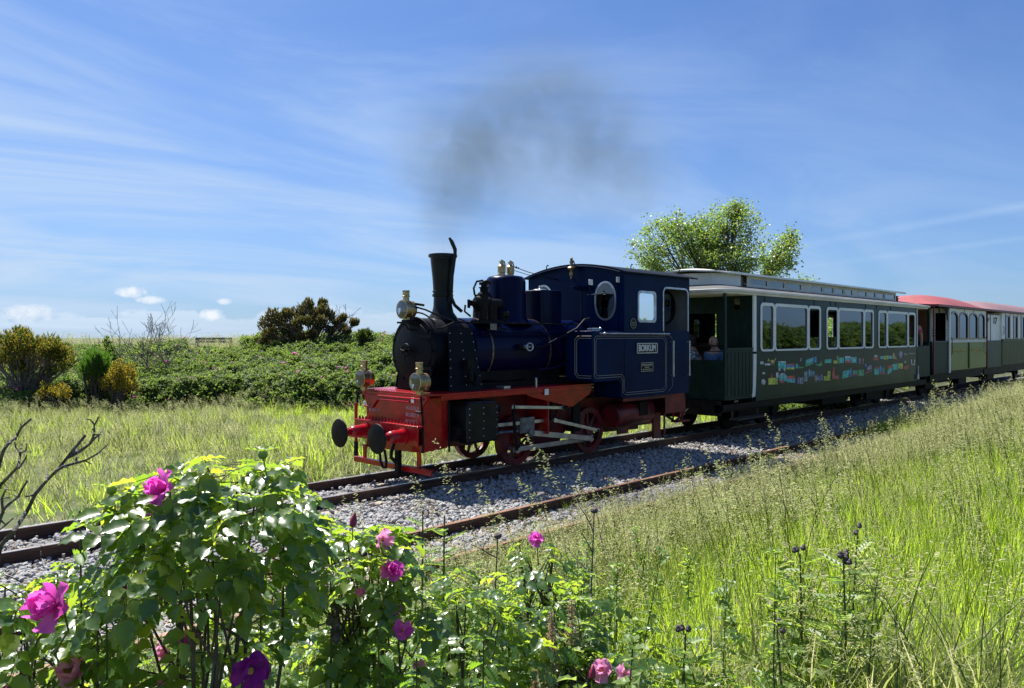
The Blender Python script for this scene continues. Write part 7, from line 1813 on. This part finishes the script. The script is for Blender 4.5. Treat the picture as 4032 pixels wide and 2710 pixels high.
for i in range(4):
    for k in range(18): a = i * 18; fs.append((a + k, a + (k + 1) % 18, a + 18 + (k + 1) % 18, a + 18 + k))
mb.add(vs, fs); me = mb.mesh('smoke', M_smoke, tuple(smoke_off), 0); o = bpy.data.objects.new('smoke', me); COL.objects.link(o); o.location = smoke_off
tag(o, 'thin dark coal smoke drifting back from the chimney', kind='stuff')
# ------------------------------------------------------------------ foreground plants
def leaflet(mb, p, d, up, ln, w, mi=0, droop=0.35, teeth=False, n=6):
    d = d.normalized(); s = d.cross(up).normalized(); nz_ = s.cross(d).normalized(); vs = []; fs = []
    for i in range(n + 1):
        t = i / n; c = p + d * ln * (t - 0.10 * droop * t * t) - nz_ * (droop * ln * t * t * 0.6)
        ww = w * 0.5 * (math.sin(PI * min(1, t ** 0.80)) ** 0.75 if 0 < t < 1 else 0)
        if teeth: ww *= 1.0 + (0.16 if i % 2 else -0.08)
        pl = nz_ * (ww * 0.30 + (0.0032 if i % 2 else -0.0014) * (ln / 0.045))
        if i in (0, n): vs.append(c)
        else: vs += [c - s * ww + pl, c, c + s * ww + pl]
    fs.append((0, 1, 2)); fs.append((0, 2, 3))
    for i in range(n - 2):
        a = 1 + 3 * i; fs += [(a, a + 3, a + 4, a + 1), (a + 1, a + 4, a + 5, a + 2)]
    e = 1 + 3 * (n - 2); L_ = len(vs) - 1; fs += [(e, L_, e + 1), (e + 1, L_, e + 2)]
    mb.add(vs, fs, mi)
def rose_leaf(seed, scale=1.0):
    r = random.Random(seed); mb = MB(); n = 3; up = V3((0, 0, 1)); L_ = 0.085 * scale
    def rp(t): return V3((L_ * t, 0, 0.018 * scale * math.sin(t * 2.2) - 0.022 * scale * t * t))
    mb.tube([rp(t) for t in (-0.25, 0, 0.33, 0.66, 1.0)], [0.0014, 0.0013, 0.0012, 0.0010, 0.0008], 3, 1, caps=False)
    for k in range(n):
        t = 0.22 + 0.30 * k; sz = (0.032, 0.038, 0.041)[k] * scale * r.uniform(0.9, 1.1)
        for s in (-1, 1):
            d = V3((0.45, s * 1.0, r.uniform(-0.25, 0.10))); leaflet(mb, rp(t), d, (up + rdir(r) * 0.25).normalized(), sz, sz * 0.64, 0, r.uniform(0.15, 0.6))
    leaflet(mb, rp(1.0), V3((1, 0, -0.2)), (up + rdir(r) * 0.2).normalized(), 0.046 * scale, 0.030 * scale, 0, r.uniform(0.2, 0.6))
    me = mb.mesh('leaf', [L_rose, L_stem], smooth=75); return me
ROSE_LEAVES = [rose_leaf(s) for s in range(6)]
def petal_mesh(seed, L_=0.036, W_=0.040, m=None, cup=0.5, wave=0.005):
    r = random.Random(seed); mb = MB(); nu, nv = 5, 4; vs = []; ph = r.uniform(0, 6)
    for i in range(nv + 1):
        t = i / nv
        for j in range(nu + 1):
            s = j / nu * 2 - 1; w = W_ * (0.22 + 0.78 * math.sin(min(1.0, t * 1.05) * PI * 0.62)) * 0.5
            x = L_ * (t - (0.14 * (1 - abs(s)) * -1 if i == nv else 0) * 0.25 - 0.10 * s * s * t); z = cup * L_ * t * t * 0.5 + 0.18 * W_ * s * s * t + wave * math.sin(3.1 * s + ph + t * 4) * t
            if i == nv: z -= 0.004 * math.cos(2.5 * s + ph)
            vs.append((x, w * s, z))
    fs = [(i * (nu + 1) + j, i * (nu + 1) + j + 1, (i + 1) * (nu + 1) + j + 1, (i + 1) * (nu + 1) + j) for i in range(nv) for j in range(nu)]
    mb.add(vs, fs); return mb.mesh('petal', m, smooth=60)
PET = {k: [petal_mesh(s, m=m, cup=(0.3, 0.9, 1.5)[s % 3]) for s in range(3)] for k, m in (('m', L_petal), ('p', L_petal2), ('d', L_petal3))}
def flower(parent, p, facing, k, size, petals, seed):
    """flower part with its petals as sub-parts"""
    r = random.Random(seed); mb = MB(); f = facing.normalized(); q = f.to_track_quat('Z', 'Y')
    mb.sphere((0, 0, 0.004), 0.007 * size, 10, 6, 0, sq=(1, 1, 0.6)); mb.lathe((0, 0, -0.016 * size), (0, 0, 1), [(0, 0.002), (0.004 * size, 0.006 * size), (0.012 * size, 0.006 * size), (0.016 * size, 0.003)], 10, 1)
    for a in range(5): d = V3((math.cos(a * 1.257), math.sin(a * 1.257), -0.1)); leafquad(mb, V3((0, 0, -0.004)), d, V3((0, 0, 1)), 0.030 * size, 0.007 * size, 2)
    me = mb.mesh('flower', [M_stamen, M_hip, L_weed], smooth=40)
    fo = bpy.data.objects.new('flower', me); COL.objects.link(fo); fo.parent = parent; fo.location = V3(p) - OFF[parent.name]; fo.rotation_mode = 'QUATERNION'; fo.rotation_quaternion = q
    OFF[fo.name] = V3((0, 0, 0))
    for i in range(petals):
        ring = 0 if i < 5 else (1 if i < 11 else 2); az = i * 2.399 + r.uniform(-.2, .2)
        tilt = (-0.10, -0.65, -1.15)[ring] + r.uniform(-.15, .15); sc_ = size * (1.0, 0.85, 0.62)[ring] * r.uniform(0.9, 1.08)
        po = bpy.data.objects.new('petal', PET[k][min(2, ring + (i % 2 if ring else 0))]); COL.objects.link(po); po.parent = fo
        po.rotation_euler = Euler((r.uniform(-.2, .2), tilt, az), 'XYZ'); po.scale = (sc_,) * 3; po.location = V3((math.cos(az), math.sin(az), 0)) * 0.003
    return fo
def rose_bush(name, label, c_px, r_px, dep, drad, nleaf, seed, flowers=(), hips=(), shape=None, scl=1.0, stems=12, shell=0.5, thin=False, group=None, low=None, stemm=None):
    r = random.Random(seed); C0 = at(c_px[0], c_px[1], dep); mpx = dep / 3028; b = V3((C0.x, C0.y, float(ground_z(C0.x, C0.y))))
    t = empty(name, b, label, 'rose bush', group); scl *= 1.08; rx, rz = r_px[0] * mpx, r_px[1] * mpx
    RR = V3((RX, RY, 0)); FF = V3((FX, FY, 0)); pts = []
    for i in range(nleaf):
        for _ in range(30):
            q = rdir(r, -0.8, 1.0) * r.uniform(shell, 1.0); p = C0 + RR * q.x * rx + FF * q.y * drad + V3((0, 0, q.z * rz))
            px = 2016 + 3028 * (q.x * rx + (C0 - V3((0, 0, HC))).dot(RR)) / (dep + q.y * drad)
            if shape is None: break
            py = 1325 - 3028 * (p.z - HC) / (dep + q.y * drad)
            if shape(px, py): break
        pts.append((p, q))
    mb = MB()
    for k in range(stems):
        p, q = pts[k * len(pts) // stems]; g0 = b + RR * r.uniform(-.25, .25) * rx + FF * r.uniform(-.3, .3) * drad; g0.z = float(ground_z(g0.x, g0.y)) - 0.02
        m1 = g0.lerp(p, 0.4) + rdir(r) * 0.05; m2 = g0.lerp(p, 0.75) + rdir(r) * 0.04
        mb.tube([g0, m1, m2, p], [0.0075, 0.006, 0.004, 0.002], 6, caps=False)
        for j in range(6):
            p2, q2 = r.choice(pts); 
            if (p2 - m2).length < 0.28: mb.tube([m2, m2.lerp(p2, 0.5) + rdir(r) * 0.02, p2], [0.0035, 0.0028, 0.0015], 5, caps=False)
    part('stems', mb, stemm or M_bark, t)
    for (p, q) in pts:
        me = r.choice(ROSE_LEAVES); az = math.atan2((RR * q.x + FF * q.y).y, (RR * q.x + FF * q.y).x) + r.uniform(-1.1, 1.1)
        inst('leaf', me, t, p, (r.uniform(-.55, .55), r.uniform(-0.35, 0.65), az), scl * r.uniform(0.75, 1.2))
    for (px, py, dp, k, size, np_, face) in flowers:
        p = at(px, py, dp); fdir = RR * face[0] + FF * face[1] + V3((0, 0, face[2])); flower(t, p, fdir, k, size, np_, int(px))
        mb = MB(); c_ = p - fdir.normalized() * 0.015; mb.tube([c_, c_ - V3((0, 0, 0.05)) + rdir(r) * 0.01, c_.lerp(C0, 0.25) - V3((0, 0, 0.08))], [0.002, 0.002, 0.0025], 5, caps=False); part('flower_stalk', mb, L_stem, t)
    for (px, py, dp, kind) in hips:
        p = at(px, py, dp); mb = MB()
        if kind == 'hip':
            mb.sphere(p, 0.011, 12, 8, 0); mb.sphere(p + V3((0, 0, 0.008)), 0.007, 8, 6, 1)
            for a in range(5): dd_ = V3((math.cos(a * 1.257 + 0.4), math.sin(a * 1.257 + 0.4), 0.45)); leaflet(mb, p + V3((0, 0, 0.006)), dd_, V3((0, 0, 1)), 0.042, 0.008, 2, 0.3)
            mb.tube([p, p - V3((0, 0, 0.06)) + rdir(r) * 0.01], 0.0018, 5, 2); part('rose_hip', mb, [M_hip, M_down, L_weed], t)
        else:
            mb.lathe(p - V3((0, 0, 0.012)), (0.2, 0, 1), [(0, 0.004), (0.006, 0.010), (0.02, 0.011), (0.038, 0.004), (0.044, 0.0)], 10, 0); mb.tube([p, p - V3((0, 0, 0.06))], 0.0018, 5, 1); part('rose_bud', mb, [M_bud, L_weed], t)
    return t
topA = lambda px: np.interp(px, [430, 500, 560, 660, 760, 900, 1000, 1080, 1190, 1230], [2200, 2000, 1900, 1870, 1830, 1800, 1800, 1860, 1900, 2050])
shapeA = lambda px, py: (py > topA(px) + 15) and 480 < px < 1130
rose_bush('rose_bush', 'tall rose bush with large glossy leaves and one pink bloom near its top', (830, 2080), (370, 330), 1.75, 0.30, 170, 1,
          flowers=[(645, 1925, 1.52, 'm', 0.95, 12, (-0.5, -0.7, 0.4)), (600, 2040, 1.65, 'm', 0.7, 8, (-.3, -.8, -.2))], hips=[(1012, 1975, 1.42, 'hip'), (1035, 1790, 1.7, 'hip'), (440, 1930, 1.7, 'hip')], shape=shapeA)
rose_bush('rose_bush', 'low spreading rose bush with shaded leaves below the tall one', (640, 2440), (480, 250), 1.85, 0.34, 85, 2,
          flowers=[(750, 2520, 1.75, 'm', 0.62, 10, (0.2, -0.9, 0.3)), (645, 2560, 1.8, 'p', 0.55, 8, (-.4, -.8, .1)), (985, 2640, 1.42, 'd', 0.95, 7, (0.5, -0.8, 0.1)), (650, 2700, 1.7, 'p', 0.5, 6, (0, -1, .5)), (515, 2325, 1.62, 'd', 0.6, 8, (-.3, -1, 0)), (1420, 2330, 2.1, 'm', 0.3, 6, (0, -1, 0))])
rose_bush('rose_bush', 'rose bush at the lower left corner with the largest double magenta bloom', (110, 2520), (260, 260), 1.65, 0.30, 70, 3,
          flowers=[(215, 2385, 1.40, 'm', 1.15, 20, (-0.45, -0.75, 0.25)), (300, 2640, 1.6, 'p', 1.0, 11, (-.2, -.8, .55)), (20, 2700, 1.6, 'm', .5, 8, (0, -1, 0))])
rose_bush('rose_bush', 'upright rose bush beside the ballast with a dark red bud and pale side bloom', (1380, 2240), (210, 185), 2.3, 0.22, 85, 4,
          flowers=[(1503, 2125, 2.15, 'p', 0.85, 7, (0.9, -0.3, 0.1)), (1545, 2250, 2.1, 'm', 0.80, 13, (0.2, -0.8, 0.5))], hips=[(1388, 2060, 2.2, 'bud')], scl=1.05)
rose_bush('rose_bush', 'broad leafy rose bush at the bottom centre with a small magenta bloom', (1720, 2500), (470, 200), 2.35, 0.40, 130, 5,
          flowers=[(1590, 2480, 2.1, 'm', 0.70, 7, (-0.2, -0.9, 0.4)), (1560, 2400, 2.2, 'm', 0.35, 6, (0.5, -0.8, 0)), (1650, 2620, 2.1, 'p', 0.4, 7, (0, -1, .3))], hips=[(1640, 2350, 2.2, 'hip')])
rose_bush('rose_bush', 'small rose bush among the tall grass with pale pink blooms at the frame edge', (2330, 2680), (170, 80), 2.5, 0.22, 50, 6,
          flowers=[(2370, 2640, 2.4, 'p', 0.9, 9, (-.3, -.8, .4)), (2455, 2650, 2.4, 'p', 0.7, 7, (.3, -.8, .4))], hips=[(2330, 2660, 2.35, 'bud')])
rose_bush('rose_bush', 'sparse twiggy rose with one bright bloom standing in the grass', (2130, 2180), (110, 50), 2.9, 0.14, 9, 7,
          flowers=[(2113, 2125, 2.85, 'm', 0.72, 11, (-.2, -.8, .5))], scl=0.85, stems=3)
rose_bush('rose_bush', 'rose bush behind the broad one at the edge of the tall grass', (2150, 2420), (260, 110), 2.9, 0.30, 55, 8, scl=0.95)

# dead branches at the left
M_dead = mat('lichened_dead_wood', (0.060, 0.050, 0.045), 0.9, col2=(0.16, 0.15, 0.13), nscale=40, bump=0.8, bscale=90)
dpos = at(60, 1325, 1.95); DS = empty('dead_shrub', (dpos.x, dpos.y, float(ground_z(dpos.x, dpos.y))), 'dead lichened shrub of bare crooked branches at the left edge', 'shrub')
def zb(x, y): return x / 1.795, 1600 + y / 1.795
r = random.Random(44)
for pts, r0, dp in (([(-60, 1500), (-30, 1150), (0, 990), (95, 885), (190, 745), (250, 620), (330, 525), (400, 455), (470, 370), (525, 300), (605, 205)], 0.0075, 1.95),
                    ([(400, 455), (450, 425), (530, 402), (600, 385), (690, 335), (765, 265)], 0.0042, 1.95), ([(480, 362), (560, 320), (640, 262), (665, 200), (665, 140), (700, 72)], 0.0045, 1.92),
                    ([(640, 255), (700, 200), (735, 150)], 0.0032, 1.92), ([(668, 130), (640, 95), (605, 90)], 0.0026, 1.92), ([(540, 395), (540, 300)], 0.003, 1.95), ([(325, 530), (338, 435)], 0.003, 1.95),
                    ([(-80, 900), (-40, 560), (0, 385), (25, 310), (60, 265), (120, 210), (150, 150), (218, 92)], 0.0065, 2.05), ([(-60, 640), (0, 560), (60, 500), (130, 425), (145, 330), (185, 312), (218, 325)], 0.005, 2.0),
                    ([(145, 330), (112, 290), (100, 250)], 0.003, 2.0), ([(150, 300), (165, 240)], 0.0026, 2.0), ([(-60, 1000), (0, 800), (30, 722), (85, 675), (130, 640), (160, 580), (195, 525)], 0.0055, 1.9), ([(20, 740), (12, 650), (40, 590), (90, 490)], 0.0035, 1.9), ([(-40, 900), (40, 840), (95, 790)], 0.004, 1.9), ([(130, 440), (180, 370), (190, 345)], 0.003, 2.0)):
    mb = MB(); P3 = []
    for i, (x_, y_) in enumerate(pts): px, py = zb(x_, y_); P3.append(at(px, py, dp + 0.05 * math.sin(i * 1.7 + x_)))
    if pts[0][1] > 880: P3 = [V3((P3[0].x, P3[0].y, float(ground_z(P3[0].x, P3[0].y))))] + P3
    rs = [r0 * (1 - 0.6 * i / (len(P3) - 1)) * r.uniform(0.9, 1.15) for i in range(len(P3))]; mb.tube(P3, rs, 7)
    for i in range(1, len(P3) - 1):
        if r.random() < 0.6: q = P3[i] + rdir(r) * r.uniform(0.008, 0.025); mb.tube([P3[i], q], [rs[i] * 0.7, rs[i] * 0.4], 5)
    part('branch', mb, M_dead, DS)

# nettles
def nettle_leaf(seed, L_=0.085):
    mb = MB(); leaflet(mb, V3((0, 0, 0)), V3((1, 0, -0.1)), V3((0, 0, 1)), L_, L_ * 0.56, 0, 0.5, teeth=True, n=14); mb.tube([(-0.02, 0, 0.002), (0, 0, 0)], 0.001, 4, 0); return mb.mesh('leaf', [L_nettle], smooth=75)
NL = [nettle_leaf(s, 0.075 + 0.012 * s) for s in range(3)]
def nettle(label, px, py, dep, seed, nodes=7, lean=(0, 0)):
    r = random.Random(seed); top = at(px, py, dep); g0 = V3((top.x - lean[0], top.y - lean[1], float(ground_z(top.x, top.y)))); t = empty('nettle', g0, label, 'nettle', 'nettles in the foreground')
    mb = MB(); mb.tube([g0, g0.lerp(top, 0.5) + rdir(r) * 0.015, top], [0.004, 0.0032, 0.0018], 6); part('stem', mb, L_stem, t)
    for i in range(nodes):
        f = 1 - i * 0.075; p = g0.lerp(top, f); az = i * PI / 2 + r.uniform(-.3, .3); s = min(1, 0.38 + 0.2 * i) * r.uniform(0.9, 1.15)
        for k in range(2): a = az + k * PI; q = p + V3((math.cos(a), math.sin(a), 0.1)) * 0.022 * s; inst('leaf', NL[i % 3], t, q, (r.uniform(-.3, .3), r.uniform(0.0, 0.5), a), s)
nettle('nettle with toothed bright leaves standing left of the tall rose bush', 315, 2010, 1.72, 1, 8)
nettle('nettle with broad toothed leaves at the bottom centre beside the thistle bud', 1490, 2475, 1.95, 2, 7)
nettle('biggest nettle with long pointed leaves at the bottom centre right', 1905, 2520, 1.9, 3, 7)
nettle('short nettle half hidden under the broad rose bush', 1640, 2590, 1.85, 4, 6)
nettle('nettle at the lower left in front of the shaded rose stems', 420, 2440, 1.55, 5, 6)
nettle('nettle between the grass and the broad rose bush', 2180, 2330, 2.5, 6, 8)

# thistles
M_thstem = mat('brown_green_stem', (0.07, 0.09, 0.03), 0.8, col2=(0.10, 0.07, 0.05), nscale=12)
def thistle(label, px, py, dep, seed, n=16, buds=4, ls=1.0, dead=False):
    r = random.Random(seed); top = at(px, py, dep); g0 = V3((top.x + r.uniform(-.03, .03), top.y, float(ground_z(top.x, top.y)))); t = empty('thistle', g0, label, 'thistle', 'thistles standing in the meadow')
    mb = MB(); mid = g0.lerp(top, 0.5) + rdir(r) * 0.02; mb.tube([g0, mid, top], [0.0065, 0.005, 0.003], 7); part('stem', mb, M_thstem, t)
    H = (top - g0).length
    for i in range(n):
        f = 0.25 + 0.72 * i / n; p = g0.lerp(top, f); az = i * 2.4; d = V3((math.cos(az), math.sin(az), r.uniform(-0.1, 0.5))); L_ = 0.16 * ls * (1.15 - 0.6 * f) * r.uniform(0.8, 1.2); mb = MB()
        for j in range(5):
            q = p + d * L_ * j / 5
            for s in (-1, 1): sd_ = d.cross(V3((0, 0, 1))).normalized() * s; leafquad(mb, q, d * 0.7 + sd_ + V3((0, 0, 0.25)), V3((0, 0, 1)), L_ * 0.36, L_ * 0.20, 0, 0.3)
        leafquad(mb, p, d, V3((0, 0, 1)), L_, L_ * 0.12, 0, 0.2); leafquad(mb, p + d * L_ * 0.9, d, V3((0, 0, 1)), L_ * 0.3, L_ * 0.1, 0, 0.2)
        part('leaf', mb, L_weed, t, smooth=0)
    for k in range(buds):
        o_ = V3((r.uniform(-.022, .022), r.uniform(-.022, .022), r.uniform(-.04, .012))); mb = MB(); c = top + o_; mb.lathe(c, (o_.x * 8, o_.y * 8, 1), [(0, 0.003), (0.004, 0.010), (0.013, 0.012), (0.020, 0.008), (0.024, 0.007), (0.028, 0.003)], 12); part('bud', mb, M_thistle, t)
thistle('thistle with the biggest cluster of purple grey buds on the right', 3320, 2195, 3.1, 1, 20, 7, 1.1)
thistle('thistle with two small buds left of the biggest thistle', 3150, 2180, 3.3, 2, 16, 3)
thistle('slim thistle rising just behind the biggest one', 3378, 2085, 3.6, 3, 16, 2, 0.8)
thistle('thistle with a single dark bud low in the middle grass', 2700, 2495, 2.9, 4, 14, 3, 0.9)
thistle('thistle with a pale fluffy bud near the bottom right', 3058, 2465, 2.8, 5, 12, 3, 0.9)
thistle('tall leafy dark stemmed thistle in front of the rusty rail', 1750, 2030, 2.9, 6, 34, 0, 0.8)
thistle('shorter leafy thistle left of the tall one by the rusty rail', 1665, 2010, 3.1, 7, 28, 0, 0.7)
thistle('thistle with a brown downy head above the nettles', 1305, 2475, 2.1, 8, 12, 3, 0.9)

# dock seed heads
def dock(label, px, py, dep, seed, hh=0.22, n=520):
    r = random.Random(seed); top = at(px, py, dep); g0 = V3((top.x, top.y, float(ground_z(top.x, top.y)))); t = empty('dock_plant', g0, label, 'weed', 'dry dock plants')
    mb = MB(); mb.tube([g0, g0.lerp(top, 0.6) + rdir(r) * 0.02, top], [0.004, 0.003, 0.0015], 5); part('stem', mb, M_twig, t)
    mb = MB()
    for i in range(n):
        f = r.random() ** 0.8; p = top - V3((0, 0, hh * f)) + rdir(r) * (0.008 + 0.030 * f) * r.random() ** 0.5; leafquad(mb, p, rdir(r), rdir(r), 0.008, 0.006, 0, 0.2)
    part('seed_head', mb, L_dock, t, smooth=0, kind='stuff')
dock('tall pinkish dry dock seed head right of the nettles', 2170, 2410, 2.3, 1, 0.22); dock('low brown dock seed head at the bottom edge', 2110, 2640, 2.2, 2, 0.16, 420); dock('faded dock seed head beside the tall rose bush', 1080, 2090, 2.2, 3, 0.22, 420); dock('thin dock seed head standing behind the low brown one', 2250, 2360, 2.6, 4, 0.15, 260)

# dead twigs in the grass
def twig_plant(label, px, py, dep, seed, hh=0.35):
    r = random.Random(seed); top = at(px, py, dep); g0 = V3((top.x - 0.06, top.y, float(ground_z(top.x, top.y)))); t = empty('dead_twig', g0, label, 'twig'); mb = MB()
    mid = g0.lerp(top, 0.55); mb.tube([g0, mid, top], [0.005, 0.004, 0.0025], 6)
    for k in range(5): grow(r, mb, mid.lerp(top, k / 5), rdir(r, 0.1, 0.8), 0.12, 0.003, 2, 0.6, 0, 3, (1, 3), 0.65, minr=0.001)
    part('branches', mb, M_dead, t); mb = MB(); mb.sphere(top, 0.016, 10, 8, sq=(1, 1, 0.8)); part('dry_head', mb, M_thistle, t)
twig_plant('dead branching twig with a dark dry head in the middle grass', 2340, 2010, 3.2, 1)
twig_plant('bare grey twig beside the single bright bloom', 1960, 2110, 3.0, 2)

# tall flowering stalks rising in front of the rails
def tall_stalk(px, py, dep, seed, sz=1.5):
    r = random.Random(seed); top = at(px, py, dep); x_, y_ = top.x, top.y; g = float(ground_z(x_, y_)); H = top.z - g; w = 'in front of the engine wheels' if 1650 < px < 2450 else 'in front of the first coach' if 2450 <= px < 3450 else 'on the bank before the rear coaches' if px > 3400 else 'beside the rose bushes left of the engine'; t = empty('grass_stalk', (x_, y_, g), 'tall flowering grass stalk rising ' + w, 'grass stalk', 'tall grass stalks ' + w)
    mb = MB(); stalk(mb, r, 0, 0, H * 1.06, (-0.75, 0.25), 1.8, sz, 0.0045, 0.30); me = mb.mesh('stem', [L_stem, L_stem, L_straw], smooth=0)
    ms = [MB(), MB()]
    for v in (0, 1): pass
    o = bpy.data.objects.new('seed_stalk', me); COL.objects.link(o); o.parent = t
for i, (px, py, dep) in enumerate(((1850, 1745, 5.2), (1905, 1790, 5.4), (1720, 1870, 4.9), (1835, 1905, 5.0), (2240, 1740, 5.4), (2300, 1800, 5.3), (2390, 1830, 5.5), (1990, 1920, 4.8), (2090, 1930, 5.0), (2600, 1830, 5.6), (2480, 1900, 5.2), (3255, 1640, 7.5), (3300, 1660, 7.2), (3420, 1640, 8.0), (3030, 1740, 6.0), (3170, 1780, 6.2), (1560, 1980, 4.6), (700, 1900, 4.8), (1480, 1960, 4.8), (2950, 1780, 5.8), (3120, 1640, 7.6), (3600, 1600, 9.0), (3690, 1500, 9.5), (3900, 1480, 9.0), (3800, 1500, 8.6))):
    tall_stalk(px, py, dep, 300 + i, 1.0 + 0.25 * dep / 5)

# undergrowth of weeds
def weed(seed, H=0.34, n=34, L_=0.05, W_=0.017):
    r = random.Random(seed); mb = MB(); tip = V3((r.uniform(-.05, .05), r.uniform(-.05, .05), H)); mb.tube([(0, 0, 0), tip * 0.5 + V3((0.01, 0, 0)), tip], [0.0025, 0.002, 0.001], 4, 1, caps=False)
    for i in range(n):
        f = r.uniform(0.15, 1.0); az = i * 2.4; d = V3((math.cos(az), math.sin(az), r.uniform(-0.1, 0.9))); leaflet(mb, tip * f, d, V3((0, 0, 1)), L_ * r.uniform(0.6, 1.2) * (1.2 - 0.5 * f), W_ * r.uniform(0.8, 1.3), 0, 0.5, n=4)
    return mb.mesh('weed', [L_weed, L_stem], smooth=0)
weeds = source_coll('weeds', [weed(i, 0.30 + 0.04 * i, 34, 0.055, 0.016 + 0.003 * (i % 3)) for i in range(5)] + [weed(9 + i, 0.28, 40, 0.032, 0.014) for i in range(3)])
g_ = np.random.default_rng(77); n = 5200; u = g_.uniform(-4.2, 1.8, n); d = np.sqrt(g_.uniform(1.3 ** 2, 5.6 ** 2, n)); x, y = xy(u, d)
k = (y < 4.7) & (np.abs(u) < 0.68 * d + 0.5) & (g_.random(n) < 1 - 0.97 * sstep(-0.35, 0.55, u - 0.05 * d)) & (g_.random(n) < np.clip(1.25 - 0.22 * (y - 2.0), 0.2, 1))
x, y, d, u = x[k], y[k], d[k], u[k]; n = len(x)
sc_ = g_.uniform(0.8, 1.5, n) * np.interp(y, [0.5, 2.5, 4.7], [1.35, 1.05, 0.55])
scatter('leafy_undergrowth', weeds, np.stack([x, y, ground_z(x, y)], 1), np.stack([g_.normal(0, .15, n), g_.normal(0, .15, n), g_.uniform(0, 6.28, n)], 1), sc_, g_.integers(0, 8, n), 'mixed green leafy weeds filling the foreground between the roses')
# rose leaves low down, too many to count
rl = source_coll('roseleaves', ROSE_LEAVES)
g_ = np.random.default_rng(78); n = 900; u = g_.uniform(-2.6, 1.0, n); d = g_.uniform(1.5, 3.4, n); x, y = xy(u, d); k = np.abs(u) < 0.68 * d + 0.3; x, y, u, d = x[k], y[k], u[k], d[k]; n = len(x)
zt_ = np.interp(u, [-2.5, -0.8, 0.2, 1.0], [0.75, 0.80, 0.62, 0.40])
scatter('low_rose_leaves', rl, np.stack([x, y, ground_z(x, y) + zt_ * g_.random(n) ** 0.6 * 0.85], 1), np.stack([g_.normal(0, .4, n), g_.normal(0.2, .4, n), g_.uniform(0, 6.28, n)], 1), g_.uniform(0.7, 1.2, n), g_.integers(0, 6, n), 'low tangled rose leaves under the foreground bushes')
